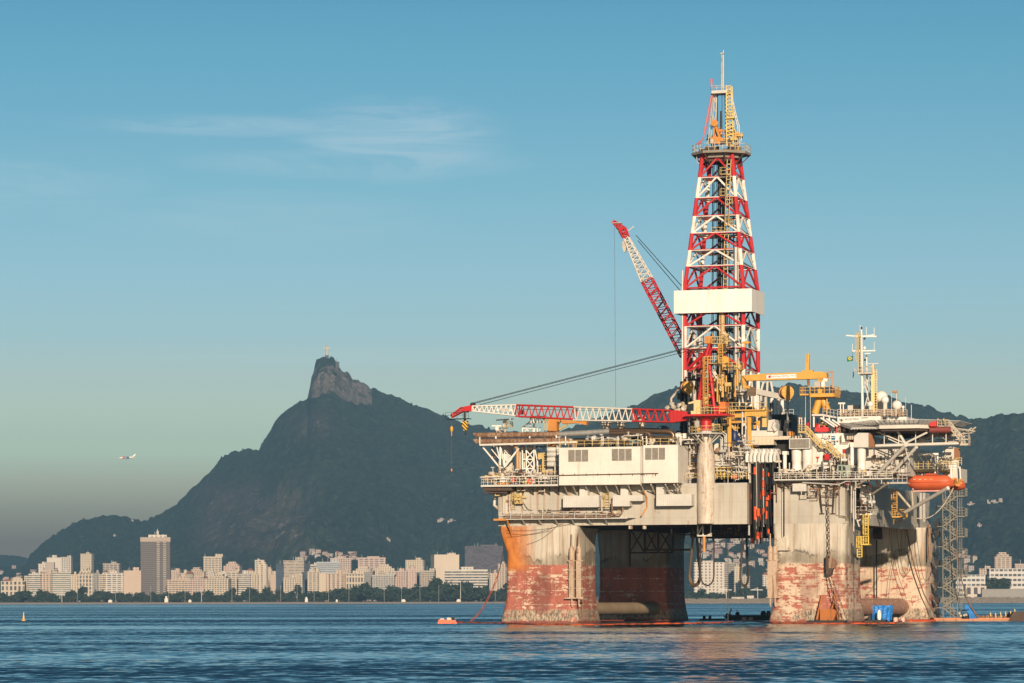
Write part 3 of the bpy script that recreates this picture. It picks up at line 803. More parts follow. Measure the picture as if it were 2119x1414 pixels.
bb(673, 684, 1188, 'thin peach block with tiny windows beside the blank slab', PCH, 'small', 5500)
bb(682, 716, 1188, 'peach block with irregular dark window groups', PCH, 'grid', 5495, ww=7)
bb(715, 754, 1188, 'cream palace block with tall arched windows under a dark slate roof', CRM, 'fins', 5480, fh=10, ww=4.5)
bb(753, 771, 1185, 'grey glass office front beside the arched palace', GRYB, 'bays', 5500, ww=3)
bb(770, 816, 1191, 'low grey glass office with a dark upper band', (.40,.38,.35), 'bays', 5480, ww=4)
bb(815, 843, 1183, 'grey-pink mansion block with dense windows', PNK, 'grid', 5500, ww=3.6)
bb(841, 862, 1178, 'pink block with a few windows and a flat top', PNK, 'small', 5520)
bb(860, 870, 1186, 'slim dark blue glass strip between pink and beige blocks', NAVY, 'glass', 5540, dark=(.03,.05,.07))
bb(868, 899, 1182, 'beige office with a square grid front and one white edge', STO, 'bays', 5500, ww=4)
bb(898, 951, 1149, 'tall beige blank slab with a dark glass left face', (.58,.49,.39), 'blank', 5650, rot=14, dark=(.30,.26,.22))
bb(920, 1009, 1180, 'long low white office with continuous dark window bands', WHT, 'band', 5450, fh=4.2, depth=18)
bb(1030, 1047, 1168, 'peach block half hidden behind the left front column', PCH, 'grid', 5600)
bb(1436, 1499, 1165, 'white hotel with deep-set small windows and a cornice, seen under the deck', WHT, 'small', 5500, ww=6, fh=4.6)
bb(1978, 2048, 1191, 'white naval building with three bands of square windows', (.60,.58,.55), 'bays', 4720, fh=6.6, ww=6, depth=20, extras=False, rot=0)
bb(2047, 2150, 1178, 'larger white naval building with four bands of square windows at the right edge', (.60,.58,.55), 'bays', 4700, fh=6.6, ww=6, depth=24, extras=False, rot=0)
bb(1998, 2041, 1214, 'low pale pavilion with big dark glass panels on the quay', (.58,.50,.44), 'fins', 4600, fh=12, ww=9, depth=14, extras=False, rot=0)
bb(2058, 2094, 1152, 'stepped peach apartment building like a ziggurat behind the naval buildings', PCH, 'bays', 5600, ww=7, roof='steps')
bb(2026, 2054, 1178, 'low peach houses left of the ziggurat apartments', PCH, 'grid', 5500)
bb(2100, 2140, 1168, 'pale block with a rooftop pergola at the right edge', PNK, 'grid', 5600)
rf_ = random.Random(23); pxf = 4.0
while pxf < 1040:
    w_ = rf_.uniform(9, 20); tp = rf_.uniform(1178, 1199) + (6 if pxf < 60 else 0)
    if not 285 < pxf + w_ / 2 < 356:
        t_ = building(pxf, pxf + w_, tp, 'plain pale block of the second row, mostly hidden behind the waterfront facades', rf_.choice((CRM, PCH, WHT, PNK, STO, TAN)), rf_.choice(('grid', 'small', 'bays', 'band')), rf_.uniform(5780, 5900), roof=rf_.choice(('flat', 'flat', 'steps', 'hip')))
        t_.group = 'second row of blocks behind the waterfront'; B.append(t_)
    pxf += w_ * rf_.uniform(.8, 1.5)
for t in B: t.done()
# the tall dark office tower: real balcony slabs and sign band
Yt = 5560; a, c = WP(291, 1200, Yt), WP(352, 1200, Yt); z1 = WP(320, 1112, Yt).z; z0 = 5; w = c.x - a.x
fr = Matrix.Translation(((a.x + c.x) / 2, Yt, z0)) @ Matrix.Rotation(R(3), 4, 'Z'); h = z1 - z0
t = T('office_tower', 'tall dark grey office tower with a pale top band, highest of the waterfront', 'building', None, fr, Vector((0, 0, 0)))
b = MB(); b.box(-w/2, w/2, 0, 30, -8, h - 7.0); t.part('wall', b, facade((.105,.092,.092), 'bays', 3.35, 2.4, (.04,.036,.04)))
b = MB(); b.box(-w/2 - .4, w/2 + .4, -.4, 30.4, h - 7.0, h); t.part('sign_band', b, facade((.36,.29,.24), 'blank', 50, 9))
for xf in (.60, .815):
    zz = 4.0
    while zz < h - 9:
        b = MB(); x = -w/2 + w * xf; b.box(x - 2.3, x + 2.3, -.9, -.02, zz, zz + 1.45); t.part('balcony', b, facade(STO, 'blank', 50, 9)); zz += 3.35
b = MB(); b.box(-w*.24, w*.38, 6, 24, h, h + 4.2); t.part('penthouse', b, facade(WHT, 'small', 4, 7))
b = MB(); b.bar((3, 10, h + 4.2), (3, 10, h + 13), .5, 4); b.bar((-1, 10, h+4.2), (-1, 10, h+9), .3, 4); b.box(1.5, 5, 9, 11, h + 4.2, h + 10); t.part('aerial', b, GREY)
t.done()
# rooftop lettering-sized dark marks on the sign band are illegible in the photograph and stay out

# ------------------------------------------------------------------ hillside houses
def ground_z(px, py): return None
hc = [(.46,.40,.33), (.44,.34,.29), (.40,.33,.30), (.48,.44,.40), (.34,.25,.23)]
def house_cluster(n, rect, Y, label, group, seed, size=(8, 16)):
    r = random.Random(seed)
    for i in range(n):
        px = r.uniform(rect[0], rect[1]); py = r.uniform(rect[2], rect[3])
        y = Y[0] + (Y[1] - Y[0]) * (rect[3] - py) / max(1, rect[3] - rect[2])
        y = on_hill(px, py, y); p = WP(px, py, y - 8); w, d, h = r.uniform(*size), 10, r.uniform(4, 8)
        fr = Matrix.Translation(p) @ Matrix.Rotation(R(r.uniform(-20, 20)), 4, 'Z')
        t = T('hillside_house', label, 'house', group, fr, Vector((0, 0, 0)))
        b = MB(); b.box(-w/2, w/2, 0, d, -9, h); t.part('wall', b, facade(r.choice(hc), 'grid', 3.4, 3.6))
        b = MB()
        if r.random() < .55: b.add([(-w/2-.5,-.5,h),(w/2+.5,-.5,h),(w/2+.5,d+.5,h),(-w/2-.5,d+.5,h),(-w*.2,d/2,h+2.4),(w*.2,d/2,h+2.4)], [(0,1,5,4),(1,2,5),(2,3,4,5),(3,0,4),(3,2,1,0)]); t.part('roof', b, TILE)
        else: b.box(-w/2-.2, w/2+.2, -.2, d+.2, h, h+.6); t.part('roof', b, ROOFM)
        t.done()
house_cluster(16, (2, 72, 1168, 1206), (5700, 6500), 'small painted house on the low slope behind the ornate hall', 'houses on the slope at the left edge', 1)
house_cluster(24, (622, 735, 1143, 1158), (6500, 6900), 'small pale house on the mountain foot above the middle of the waterfront', 'houses on the mountain foot', 2)
for q_, (n_, rc_) in enumerate(((22, (1446, 1592, 1112, 1124)), (16, (1450, 1560, 1128, 1136)), (18, (1440, 1590, 1142, 1156)), (10, (1500, 1575, 1162, 1172)))):
    house_cluster(n_, rc_, (6000, 6900), 'small pale house on the wooded hill seen between the platform columns', 'houses on the hill between the columns', 3 + q_ * 7, (7, 15))
house_cluster(9, (1984, 2040, 1140, 1178), (5900, 6500), 'small house stepping up the hill left of the ziggurat apartments', 'houses stepping up the hill right of the platform', 4)
for (px, py, w, lab) in ((915, 1077, 20, 'white villa with several wings high on the mountain behind the platform'), (935, 1079, 18, 'pale villa right of the white villa high on the mountain'), (803, 1117, 9, 'single white house with a bright gable on the lower mountain slope'), (237, 1109, 6, 'tiny pale house on the dark slope above the left waterfront'), (2058, 1041, 30, 'white castle-like villa on the wooded hill right of the stair tower'), (2010, 1044, 16, 'low pale terrace left of the castle-like villa'), (2027, 1088, 10, 'small red and white house alone on the hill right of the stair tower'), (274, 1078, 5, 'tiny white tower among the trees on the left ridge')):
    Yv = {915: 8200, 935: 8200, 803: 8000, 237: 8800, 274: 9900}.get(px, 7150)
    Yv = on_hill(px, py, Yv) - 10; p = WP(px, py, Yv); W2 = w * Yv / F / 2; fr = Matrix.Translation((p.x, Yv, p.z))
    t = T('hillside_villa', lab, 'house', None, fr, Vector((0, 0, 0)))
    b = MB(); b.box(-W2, W2, 0, 14, -6, 2); b.box(-W2 * .5, W2 * .2, -2, 12, 2, 6)
    if w == 30:
        for x in (-W2*.9, 0, W2*.7, W2*.95): b.box(x - 2, x + 2, -1, 3, -4, 7 + (x > 0) * 3)
    t.part('wall', b, facade((.40,.36,.33), 'grid', 3.6, 4)); b = MB(); b.box(-W2 - .4, W2 + .4, -.4, 14.4, 2.02, 2.7); t.part('roof', b, TILE); t.done()

# ------------------------------------------------------------------ park trees along the beach
k = NT('tree_leaves'); LEAF = k.fin(k.mix(k.step(k.noise(k.co(), .35, 4, .7), .3, .7), (.008,.018,.009), (.030,.048,.020)), .8)
k = NT('tree_bark'); BARK = k.fin(k.mix(k.noise(k.co((1,1,.3)), 2, 4), (.09,.06,.04), (.16,.12,.09)), .9)
def crown_mb(seed, rx, rz, zc, n=520, leaf=1.3):
    r = random.Random(seed); b = MB()
    lobes = [(Vector((r.uniform(-.6, .6) * rx, r.uniform(-.5, .5) * rx, zc + r.uniform(-.45, .55) * rz)), r.uniform(.38, .62)) for _ in range(8)]
    for i in range(n):
        c, s = r.choice(lobes)
        d = Vector((r.gauss(0, 1), r.gauss(0, 1), r.gauss(0, 1))).normalized() * (r.random() ** .35)
        p = c + Vector((d.x * rx * s, d.y * rx * s, d.z * rz * s))
        a = Vector((r.gauss(0, 1), r.gauss(0, 1), r.gauss(0, 1))).normalized(); e = a.orthogonal().normalized(); g = a.cross(e)
        L = leaf * r.uniform(.6, 1.4)
        b.add([p - e * L, p + g * L * .7, p + e * L, p - g * L * .7], [(0, 1, 2, 3)])
    return b
def make_tree(seed, rx, rz, zc, name, label, cat, group):
    fr = Matrix.Translation((0, 0, 0)); r = random.Random(seed)
    t = T(name, label, cat, group, fr, Vector((0, 0, 0)))
    b = MB(); b.bar((0, 0, -2), (0, 0, zc - rz * .3), .55, 7, .35)
    for i in range(5):
        a = r.uniform(0, 2 * PI); b.bar((0, 0, zc - rz * (.9 - .1 * i)), (math.cos(a) * rx * .6, math.sin(a) * rx * .6, zc + r.uniform(-.1, .4) * rz), .28, 5, .1)
    t.part('trunk', b, BARK); t.part('crown', crown_mb(seed, rx, rz, zc, 520 if rx < 14 else 2600), LEAF); return t.done()
protos = [make_tree(40 + i, rx, rz, zc, 'park_tree', 'broad dark green park tree in the row behind the beach', 'tree', 'park trees along the beach') for i, (rx, rz, zc) in enumerate(((10, 7, 8.5), (8, 8, 9.5), (12, 6.5, 8), (9, 6.5, 7), (7, 8.5, 11)))]
rt = random.Random(5); first = [True] * 5
def plant(px, Y, s, pi):
    p = WP(px, 1240, Y); o = protos[pi]
    if not first[pi]: o = copy_tree(o)
    first[pi] = False
    o.location = (p.x, Y, .9 + (Y - 5300) * .004); o.rotation_euler = (0, 0, rt.uniform(0, 6.28)); o.scale = (s * rt.uniform(.9, 1.25), s, s * rt.uniform(.85, 1.1))
    return o
pxs = -14.0
while pxs < 1050:
    Y = rt.choice((5330, 5370, 5420)); s = rt.choice((.65, .8, .9, 1.0, 1.1, 1.4)) * rt.uniform(.92, 1.08) * (1.45 if 850 < pxs < 1000 else 1.3 if 700 < pxs else 1.0)
    plant(pxs, Y, s, rt.randrange(5)); pxs += rt.uniform(3.6, 6.8)
pxs = 1405.0
while pxs < 1600:
    plant(pxs, rt.choice((4950, 5050, 5200)), rt.uniform(.9, 1.35), rt.randrange(5)); pxs += rt.uniform(6, 11)
big = make_tree(99, 15, 12, 17, 'dark_round_tree', 'big dark round tree in front of the larger naval building', 'tree', None); p = WP(2069, 1222, 4660); big.location = (p.x, 4660, 4.0); big.scale = (1.05, 1, 1.02)
o = copy_tree(big); p = WP(2098, 1222, 4650); o.location = (p.x, 4650, 3.0); o.scale = (.55, .5, .5); o['label'] = 'small dark bush-like tree right of the big dark round tree'
o = copy_tree(big); p = WP(2046, 1222, 4650); o.location = (p.x, 4650, 3.0); o.scale = (.5, .5, .75); o['label'] = 'narrow dark tree left of the big dark round tree'
# tall cypress and palm poking over the park
p = WP(548.5, 1225, 5440); b = MB(); b.lathe((p.x, p.y, 4), [(1.2, 0), (4.2, 5), (3.4, 12), (1.8, 18), (.2, 26)], 9); solo('cypress_tree', 'dark pointed cypress rising in front of the stepped cream tower', 'tree', b, LEAF, frame=ID4)

# lamp posts and little beach huts
def lamp(px, top, label):
    p = WP(px, 1246, 5300); z1 = WP(px, top, 5300).z; b = MB(); b.bar((p.x, p.y, 3), (p.x, p.y, z1), .26, 5, .18); b.box(p.x - .9, p.x + .9, p.y - .3, p.y + .3, z1 - .3, z1 + .15)
    return solo('park_lamp_post', label, 'lamp post', b, GREY, 'tall lamp posts in the park', ID4)
for px, top in ((160, 1212), (239, 1212), (312, 1215), (349, 1216), (383, 1215), (480, 1210), (516, 1213), (581, 1213), (615, 1214), (650, 1212), (680, 1213), (722, 1212), (795, 1214), (831, 1213), (869, 1214), (908, 1214), (1025, 1222)):
    lamp(px, top, 'thin pale lamp post standing among the beach park trees')
for px, top, lab in ((128, 1220, 'thick white twin mast in front of the park trees at the left'), (417, 1213, 'thick white mast in front of the cream hotel'), (953, 1202, 'tallest white mast, in front of the long white office')):
    p = WP(px, 1246, 5290); z1 = WP(px, top, 5290).z; b = MB(); b.bar((p.x, p.y, 3), (p.x, p.y, z1), .5, 6, .35)
    if px == 128: b.bar((p.x - 3, p.y, 8), (p.x - 3, p.y, z1 + 2), .45, 6, .3)
    solo('flag_mast', lab, 'mast', b, WHITE, frame=ID4)
for px, w, hh, lab in ((344, 7, 10, 'white lifeguard tower on the sand below the dark office tower'), (634, 6, 8, 'pale kiosk with a raised top on the beach'), (697, 4, 3, 'small white beach tent'), (228, 8, 3, 'low orange and white beach kiosk left of the dark office tower'), (393, 6, 3, 'low white beach van by the sand'), (835, 8, 3, 'white curved shelter on the beach below the grey-pink mansions'), (949, 8, 3, 'white curved shelter at the foot of the tallest white mast')):
    p = WP(px, 1247, 5275); b = MB(); u = 5275 / F; b.box(p.x - w/2*u, p.x + w/2*u, p.y, p.y + 5, 2.5, 4.5 + hh*u*.55); b.box(p.x - w*.28*u, p.x + w*.28*u, p.y + .5, p.y + 4, 4.5 + hh*u*.55, 4.5 + hh*u)
    solo('beach_kiosk', lab, 'kiosk', b, WHITE, frame=ID4)

# sea wall and rock armour on the right shore and seen between the columns
WALLM = paint('old_sea_wall', (.22,.20,.18), .3, .5)
for x0, x1, yt, lab in ((2032, 2180, 1221, 'long grey-brown sea wall below the naval buildings'),):
    a, c = WP(x0, 1230, 4575), WP(x1, 1230, 4575); b = MB(); b.box(a.x, c.x, 4575, 4581, 0, WP(2070, yt, 4575).z); b.box(a.x, c.x, 4574.4, 4575, WP(2070, yt, 4575).z - .1, WP(2070, yt, 4575).z + 1.2)
    solo('sea_wall', lab, 'wall', b, WALLM, frame=ID4)
k = NT('shore_rock'); ROCK = k.fin(k.mix(k.noise(k.co(), .4, 4), (.10,.085,.07), (.27,.23,.19)), .9)
rr = random.Random(8); b = MB()
def rocks(x0, x1, Y, zt, n, smin, smax):
    for i in range(n):
        px = rr.uniform(x0, x1); y = Y + rr.uniform(-14, 6); p = WP(px, 1245, y); s = rr.uniform(smin, smax); z = (y - Y + 14) / 20 * zt
        pts = [Vector((rr.uniform(.6, 1.1) * sx, rr.uniform(.6, 1.1) * sy, rr.uniform(.5, .9) * sz)) * s + Vector((p.x, y, z - s * .3)) for sx, sy, sz in ((-1,-1,-1),(1,-1,-1),(1,1,-1),(-1,1,-1),(-1,-1,1),(1,-1,1),(1,1,1),(-1,1,1))]
        b.add(pts, [(0,3,2,1),(4,5,6,7),(0,1,5,4),(1,2,6,5),(2,3,7,6),(3,0,4,7)])
rocks(1900, 2160, 4540, 7, 1500, .8, 2.2); rocks(1400, 1610, 4540, 6, 1200, .8, 2.0)
solo('shore_rocks', None, None, b, ROCK, frame=ID4, kind='stuff')
for px, w, h_, lab in ((1527, 26, 8, 'low white hangar with dark doorways on the far quay between the columns'), (1553, 14, 11, 'pale quay building right of the low white hangar')):
    p = WP(px, 1243, 4600); u = 4600 / F; t = T('quay_building', lab, 'building', None, Matrix.Translation((p.x, 4600, 3)), Vector((0, 0, 0)))
    bq = MB(); bq.box(-w/2*u, w/2*u, 0, 12, -3, h_*u); t.part('wall', bq, facade((.55,.50,.46), 'bays', h_*u*1.1, 5)); bq = MB(); bq.box(-w/2*u-.4, w/2*u+.4, -.4, 12.4, h_*u, h_*u+.8); t.part('roof', bq, ROOFM); t.done()
for px, py, L in ((1503, 1221, 16), (1568, 1221, 15)):
    p = WP(px, 1243, 4590); u = 4590 / F; z = WP(px, py, 4590).z; b = MB(); b.bar((p.x, p.y, 2), (p.x, p.y, z + 3), .5, 5); b.bar((p.x - L*u, p.y, z), (p.x + L*u*.7, p.y, z), .45, 4); b.bar((p.x, p.y, z+3), (p.x - L*u*.8, p.y, z), .2, 4)
    solo('quay_crane', 'thin white quay crane with a level jib, %s the low white hangar' % ('left of' if px < 1520 else 'right of'), 'crane', b, WHITE, frame=ID4)

# ================================================================== the drilling platform
ZU, ZD = ZP(1300, 1087, 0), ZP(1250, 1003, 0)        # deck box underside, main deck
C1a, C1b = XP(1046, 0, 1150), XP(1190, 0, 1150)
C3a, C3b = XP(1601, 0, 1150), XP(1748, 0, 1150)
LB = 60.0                                             # front to rear columns
CD = 13.2                                             # column depth
def column_mat(name, red=.5, rust=None, seed=0.0, upper=(.55,.50,.42)):
    k = NT(name)
    x, y, z = k.xyz(); co = k.co()
    wob = k.noise(k.co((.15, .15, .06), (seed, 0, 0)), 1, 4, .6)
    wob2 = k.noise(k.co((.6, .6, .3), (seed, 3, 0)), 1, 5, .65)
    fine = k.noise(k.co((2.2, 2.2, 3.4), (seed, 9, 0)), 1, 7, .72)
    runs = k.noise(k.co((.95, .95, .045), (seed, 0, 5)), 1, 5, .62)
    tone = k.noise(k.co((.30, .30, .12), (seed, 0, 2)), 1, 5, .6)
    # grey-beige upper paint with panel tone changes and brown runs
    c = k.mix(k.step(tone, .3, .7), upper, tuple(v * .74 for v in upper))
    c = k.mix(k.math('MULTIPLY', k.step(runs, .50, .64), .6), c, (.27,.16,.085))
    c = k.mix(k.math('MULTIPLY', k.step(k.noise(k.co((2.6, 2.6, .05), (seed, 7, 0)), 1, 4, .6), .55, .64), .5), c, (.17,.105,.06))
    seam = k.math('LESS_THAN', k.math('FRACT', k.math('DIVIDE', z, 2.42)), .022)
    seam2 = k.math('LESS_THAN', k.math('FRACT', k.math('DIVIDE', k.math('ADD', x, k.math('MULTIPLY', y, .83)), 2.9)), .018)
    sm_ = k.math('MULTIPLY', k.math('MAXIMUM', seam, seam2), k.step(wob2, .48, .62))
    bandn = k.noise(k.co((.11, .11, 2.1), (seed, 2, 2)), 1, 6, .72)
    drip = k.noise(k.co((1.6, 1.6, .06), (seed, 4, 4)), 1, 4, .6)
    c = k.mix(k.math('MULTIPLY', sm_, .25), c, (.20,.15,.11))
    # grime and oil line over the old waterline
    zz = k.math('ADD', z, k.math('MULTIPLY', k.math('ADD', k.math('SUBTRACT', wob, .5), k.math('MULTIPLY', k.math('SUBTRACT', drip, .5), .30)), 7.5))
    gr = k.math('MULTIPLY', k.step(zz, 9.4, 10.3), k.step(zz, 13.0, 11.0))
    c = k.mix(k.math('MULTIPLY', gr, k.step(wob2, .25, .65, .30, .85)), c, (.15,.125,.085))
    line = k.math('MULTIPLY', k.step(zz, 11.7, 11.95), k.step(zz, 12.4, 12.1))
    c = k.mix(k.math('MULTIPLY', k.math('MULTIPLY', line, k.step(wob2, .42, .58)), .7), c, (.035,.03,.025))
    c = k.mix(k.math('MULTIPLY', k.math('MULTIPLY', k.step(drip, .52, .64), k.step(z, 15.5, 11.0)), .55), c, (.17,.10,.055))
    # red boot-topping, peeling to pale primer
    rz = k.math('ADD', z, k.math('MULTIPLY', k.math('SUBTRACT', fine, .5), .8))
    lowm = k.step(rz, 10.35, 10.0)
    pr = k.mix(k.step(tone, .35, .65), (.40,.125,.088), (.31,.088,.062))
    cream = k.mix(fine, (.62,.50,.37), (.48,.36,.27))
    pn = k.math('ADD', k.math('MULTIPLY', k.noise(k.co((.50, .50, 1.05), (seed, 1, 1)), 1, 6, .75), .75), k.math('MULTIPLY', fine, .32))
    pb = k.math('ADD', pn, k.math('MULTIPLY', sm_, .16))
    wn_ = k.n('ShaderNodeTexWhiteNoise'); wn_.noise_dimensions = '2D'; cv = k.n('ShaderNodeCombineXYZ')
    row = k.math('FLOOR', k.math('DIVIDE', z, 1.21)); k.l(row, cv.inputs[1])
    k.l(k.math('FLOOR', k.math('ADD', k.math('DIVIDE', k.math('ADD', x, k.math('MULTIPLY', y, .83)), 2.1), k.math('MULTIPLY', k.math('MODULO', row, 2.0), .5))), cv.inputs[0]); k.l(cv.outputs[0], wn_.inputs['Vector'])
    plate = k.math('SUBTRACT', wn_.outputs[0], .5)
    weld = k.math('MULTIPLY', k.step(k.math('ABSOLUTE', k.math('SUBTRACT', k.math('FRACT', k.math('ADD', k.math('DIVIDE', z, 2.42), .15)), .5)), .06, .0), k.step(fine, .40, .56))
    pb = k.math('ADD', pb, k.math('ADD', k.math('MULTIPLY', k.math('SUBTRACT', bandn, .5), .34), k.math('ADD', k.math('MULTIPLY', plate, .10), k.math('MULTIPLY', weld, .16))))
    peel = k.step(pb, .66 - (1 - red) * .24, .70 - (1 - red) * .24)
    pr = k.mix(k.step(plate, -.5, .5, 0, .35), pr, (.20,.05,.035))
    lc = k.mix(peel, pr, cream)
    stain = k.noise(k.co((.35, .35, .10), (seed, 5, 5)), 1, 4, .6)
    lc = k.mix(k.math('MULTIPLY', k.step(stain, .48, .64), .5), lc, (.15,.055,.038))
    lc = k.mix(k.math('MULTIPLY', k.step(drip, .57, .68), .4), lc, (.16,.07,.04))
    lc = k.mix(k.math('MULTIPLY', k.step(fine, .60, .70), .6), lc, (.50,.36,.26))
    c = k.mix(lowm, c, lc)
    # pale scaly band and growth at the water
    bz = k.math('ADD', z, k.math('MULTIPLY', k.math('SUBTRACT', fine, .5), 1.5))
    bt = k.step(bz, 2.5, 2.1)
    gfn = k.noise(k.co((3.5, 3.5, 1.4), (seed, 6, 1)), 1, 6, .72)
    gc = k.mix(k.step(gfn, .40, .60), (.10,.085,.06), (.44,.34,.25))
    c = k.mix(k.math('MULTIPLY', bt, k.step(wob2, .36, .52)), c, gc)
    c = k.mix(k.step(bz, .55, .25), c, (.20,.05,.035))
    if rust:
        rx, rw = rust
        sx_ = k.math('DIVIDE', k.math('ADD', k.math('SUBTRACT', x, rx + 6.6), k.math('MULTIPLY', k.math('SUBTRACT', wob2, .5), 2.0)), 2.3); sz_ = k.math('DIVIDE', k.math('SUBTRACT', z, 5.2), 4.2)
        bl_ = k.step(k.math('ADD', k.math('MULTIPLY', sx_, sx_), k.math('MULTIPLY', sz_, sz_)), 1.0, .35)
        c = k.mix(k.math('MULTIPLY', bl_, .55), c, (.10,.03,.022))
        m = k.math('MULTIPLY', k.step(k.math('ADD', x, k.math('MULTIPLY', k.math('SUBTRACT', runs, .5), 4.0)), rx + rw, rx + rw * .35), k.step(k.math('ADD', z, k.math('MULTIPLY', k.math('SUBTRACT', wob2, .5), 3.0)), 8.2, 10.0))
        m = k.math('MULTIPLY', m, k.step(z, 17.6, 16.6))
        m = k.math('MULTIPLY', m, k.step(k.noise(k.co((.5, .5, .08), (seed, 8, 0)), 1, 4, .6), .28, .5, .25, 1.0))
        oc = k.mix(k.step(wob2, .3, .7), (.58,.20,.035), (.34,.10,.022))
        c = k.mix(m, c, oc)
    k.bump(fine, .35, .05)
    return k.fin(c, .72)
M_C1 = column_mat('column_paint_rusty_red', .66, (C1a, 6.2), 1.3)
M_C3 = column_mat('column_paint_patchy_red', .36, None, 21.7)
M_C2 = column_mat('column_paint_shaded', .85, None, 44.1, (.34,.32,.28))  # upper paint toned darker: the shade under the deck is put into it
M_C4 = column_mat('column_paint_bleached', .22, None, 63.5)
k = NT('deck_wall_paint')
x, y, z = k.xyz()
tone = k.noise(k.co((.16, .16, .10)), 1, 5, .6)
c = k.mix(k.step(tone, .3, .7), (.46,.43,.37), (.36,.335,.29))
runs = k.noise(k.co((1.0, 1.0, .05)), 1, 5, .62)
leftm = k.step(x, -10.0, -22.0)
rm = k.math('MULTIPLY', k.step(runs, .48, .63), k.math('ADD', .38, k.math('MULTIPLY', leftm, .45)))
rm = k.math('MULTIPLY', rm, k.step(z, ZD + .6, ZD - 2.5, 1.0, .75))
c = k.mix(rm, c, (.27,.15,.075))
c = k.mix(k.math('MULTIPLY', k.step(k.noise(k.co((.5, .5, .5)), 1, 6, .7), .62, .70), .7), c, (.20,.085,.035))
sv = k.math('LESS_THAN', k.math('FRACT', k.math('DIVIDE', k.math('ADD', x, k.math('MULTIPLY', y, .91)), 2.35)), .02)
sh = k.math('LESS_THAN', k.math('FRACT', k.math('DIVIDE', z, 2.6)), .018)
c = k.mix(k.math('MULTIPLY', k.math('MAXIMUM', sv, sh), .32), c, (.16,.13,.10))
k.bump(runs, .1, .03)
DECKW = k.fin(c, .6)

HULL = T('drilling_platform', 'huge rust-streaked drilling platform standing in the bay on four thick columns', 'oil platform', base=Vector((0, 0, 0)))
def rrect(x0, x1, y0, y1, r, n=4):
    pts = []
    for cx_, cy_, a0 in ((x1 - r, y0 + r, -90), (x1 - r, y1 - r, 0), (x0 + r, y1 - r, 90), (x0 + r, y0 + r, 180)):
        for i in range(n + 1):
            a = R(a0 + 90 * i / n); pts.append((cx_ + r * math.cos(a), cy_ + r * math.sin(a)))
    return pts
def column(x0, x1, y0, y1, lv, mat):
    b = MB(); vs = []; n = None
    for z, gl, gr, gf in lv:                     # height, growth left / right / front-back
        pts = rrect(x0 - gl, x1 + gr, y0 - gf, y1 + gf, 1.0); n = len(pts); vs += [(px_, py_, z) for px_, py_ in pts]
    fs = []
    for j in range(len(lv) - 1):
        fs += [(j*n+i, j*n+(i+1)%n, (j+1)*n+(i+1)%n, (j+1)*n+i) for i in range(n)]
    fs += [tuple(reversed(range(n))), tuple(range((len(lv)-1)*n, len(lv)*n))]
    b.add(vs, fs); HULL.part('column', b, mat); return b
def lv(top, le=0.0, re=0.0):
    a = [(-4, 1.3, 1.0, .9), (0, 1.0, .75, .7), (1.2, .75, .55, .5), (2.6, .4, .3, .3), (4.5, .1, .08, .08), (6.5, 0, 0, 0), (10, 0, 0, 0), (12.4, .0, 0, 0)]
    a += [(14.0, le * .45, 0, 0), (15.4, le * .85, re * .15, 0), (16.2, le, re * .45, 0), (top, le, re, 0)]
    return a
column(C1a, C1b, .02, CD, lv(ZU + .4, 1.25, .9), M_C1)
column(C3a, C3b, .02, CD, lv(ZU + .4, .3, .3), M_C3)
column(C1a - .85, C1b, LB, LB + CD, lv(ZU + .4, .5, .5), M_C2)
column(C3a, C3b + 1.8, LB, LB + CD, lv(ZU + .4, .3, .3), M_C4)
XL, XR = C1a - 1.3, C3b + .1
# deck box: plated walls with the opening on the front side between pedestal and right front column
xg0, xg1 = XP(1546, 0, 1050), XP(1601, 0, 1050)
b = MB()
b.box(XL, xg0, 0, 1.2, ZU + .02, ZD); b.box(xg1, XR, 0, 1.2, ZU + .02, ZD)
b.box(XR - 1.2, XR - .02, 1.2, LB + CD, ZU + .02, ZD)
b.box(XL, XL + 1.2, 1.2, LB + CD, ZU + .02, ZD)
b.box(XL + 1.2, XR - 1.2, LB + CD - 1.2, LB + CD, ZU + .02, ZD)
hp = HULL.part('deck_wall', b, DECKW)
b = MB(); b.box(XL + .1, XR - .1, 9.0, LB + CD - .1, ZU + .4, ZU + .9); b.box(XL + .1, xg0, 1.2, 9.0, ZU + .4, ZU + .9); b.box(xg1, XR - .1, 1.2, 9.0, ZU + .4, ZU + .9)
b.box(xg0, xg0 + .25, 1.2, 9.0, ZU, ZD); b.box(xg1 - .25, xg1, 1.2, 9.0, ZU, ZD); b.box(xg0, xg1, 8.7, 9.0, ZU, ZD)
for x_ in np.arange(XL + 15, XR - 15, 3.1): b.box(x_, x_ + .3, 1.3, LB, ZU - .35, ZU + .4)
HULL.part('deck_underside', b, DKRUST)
b = MB(); b.box(XL, XR, 9.0, LB + CD, ZD - .25, ZD + .02); b.box(XL, xg0, -.02, 9.0, ZD - .25, ZD + .02); b.box(xg1, XR, -.02, 9.0, ZD - .25, ZD + .02)
HULL.part('main_deck', b, GREY)
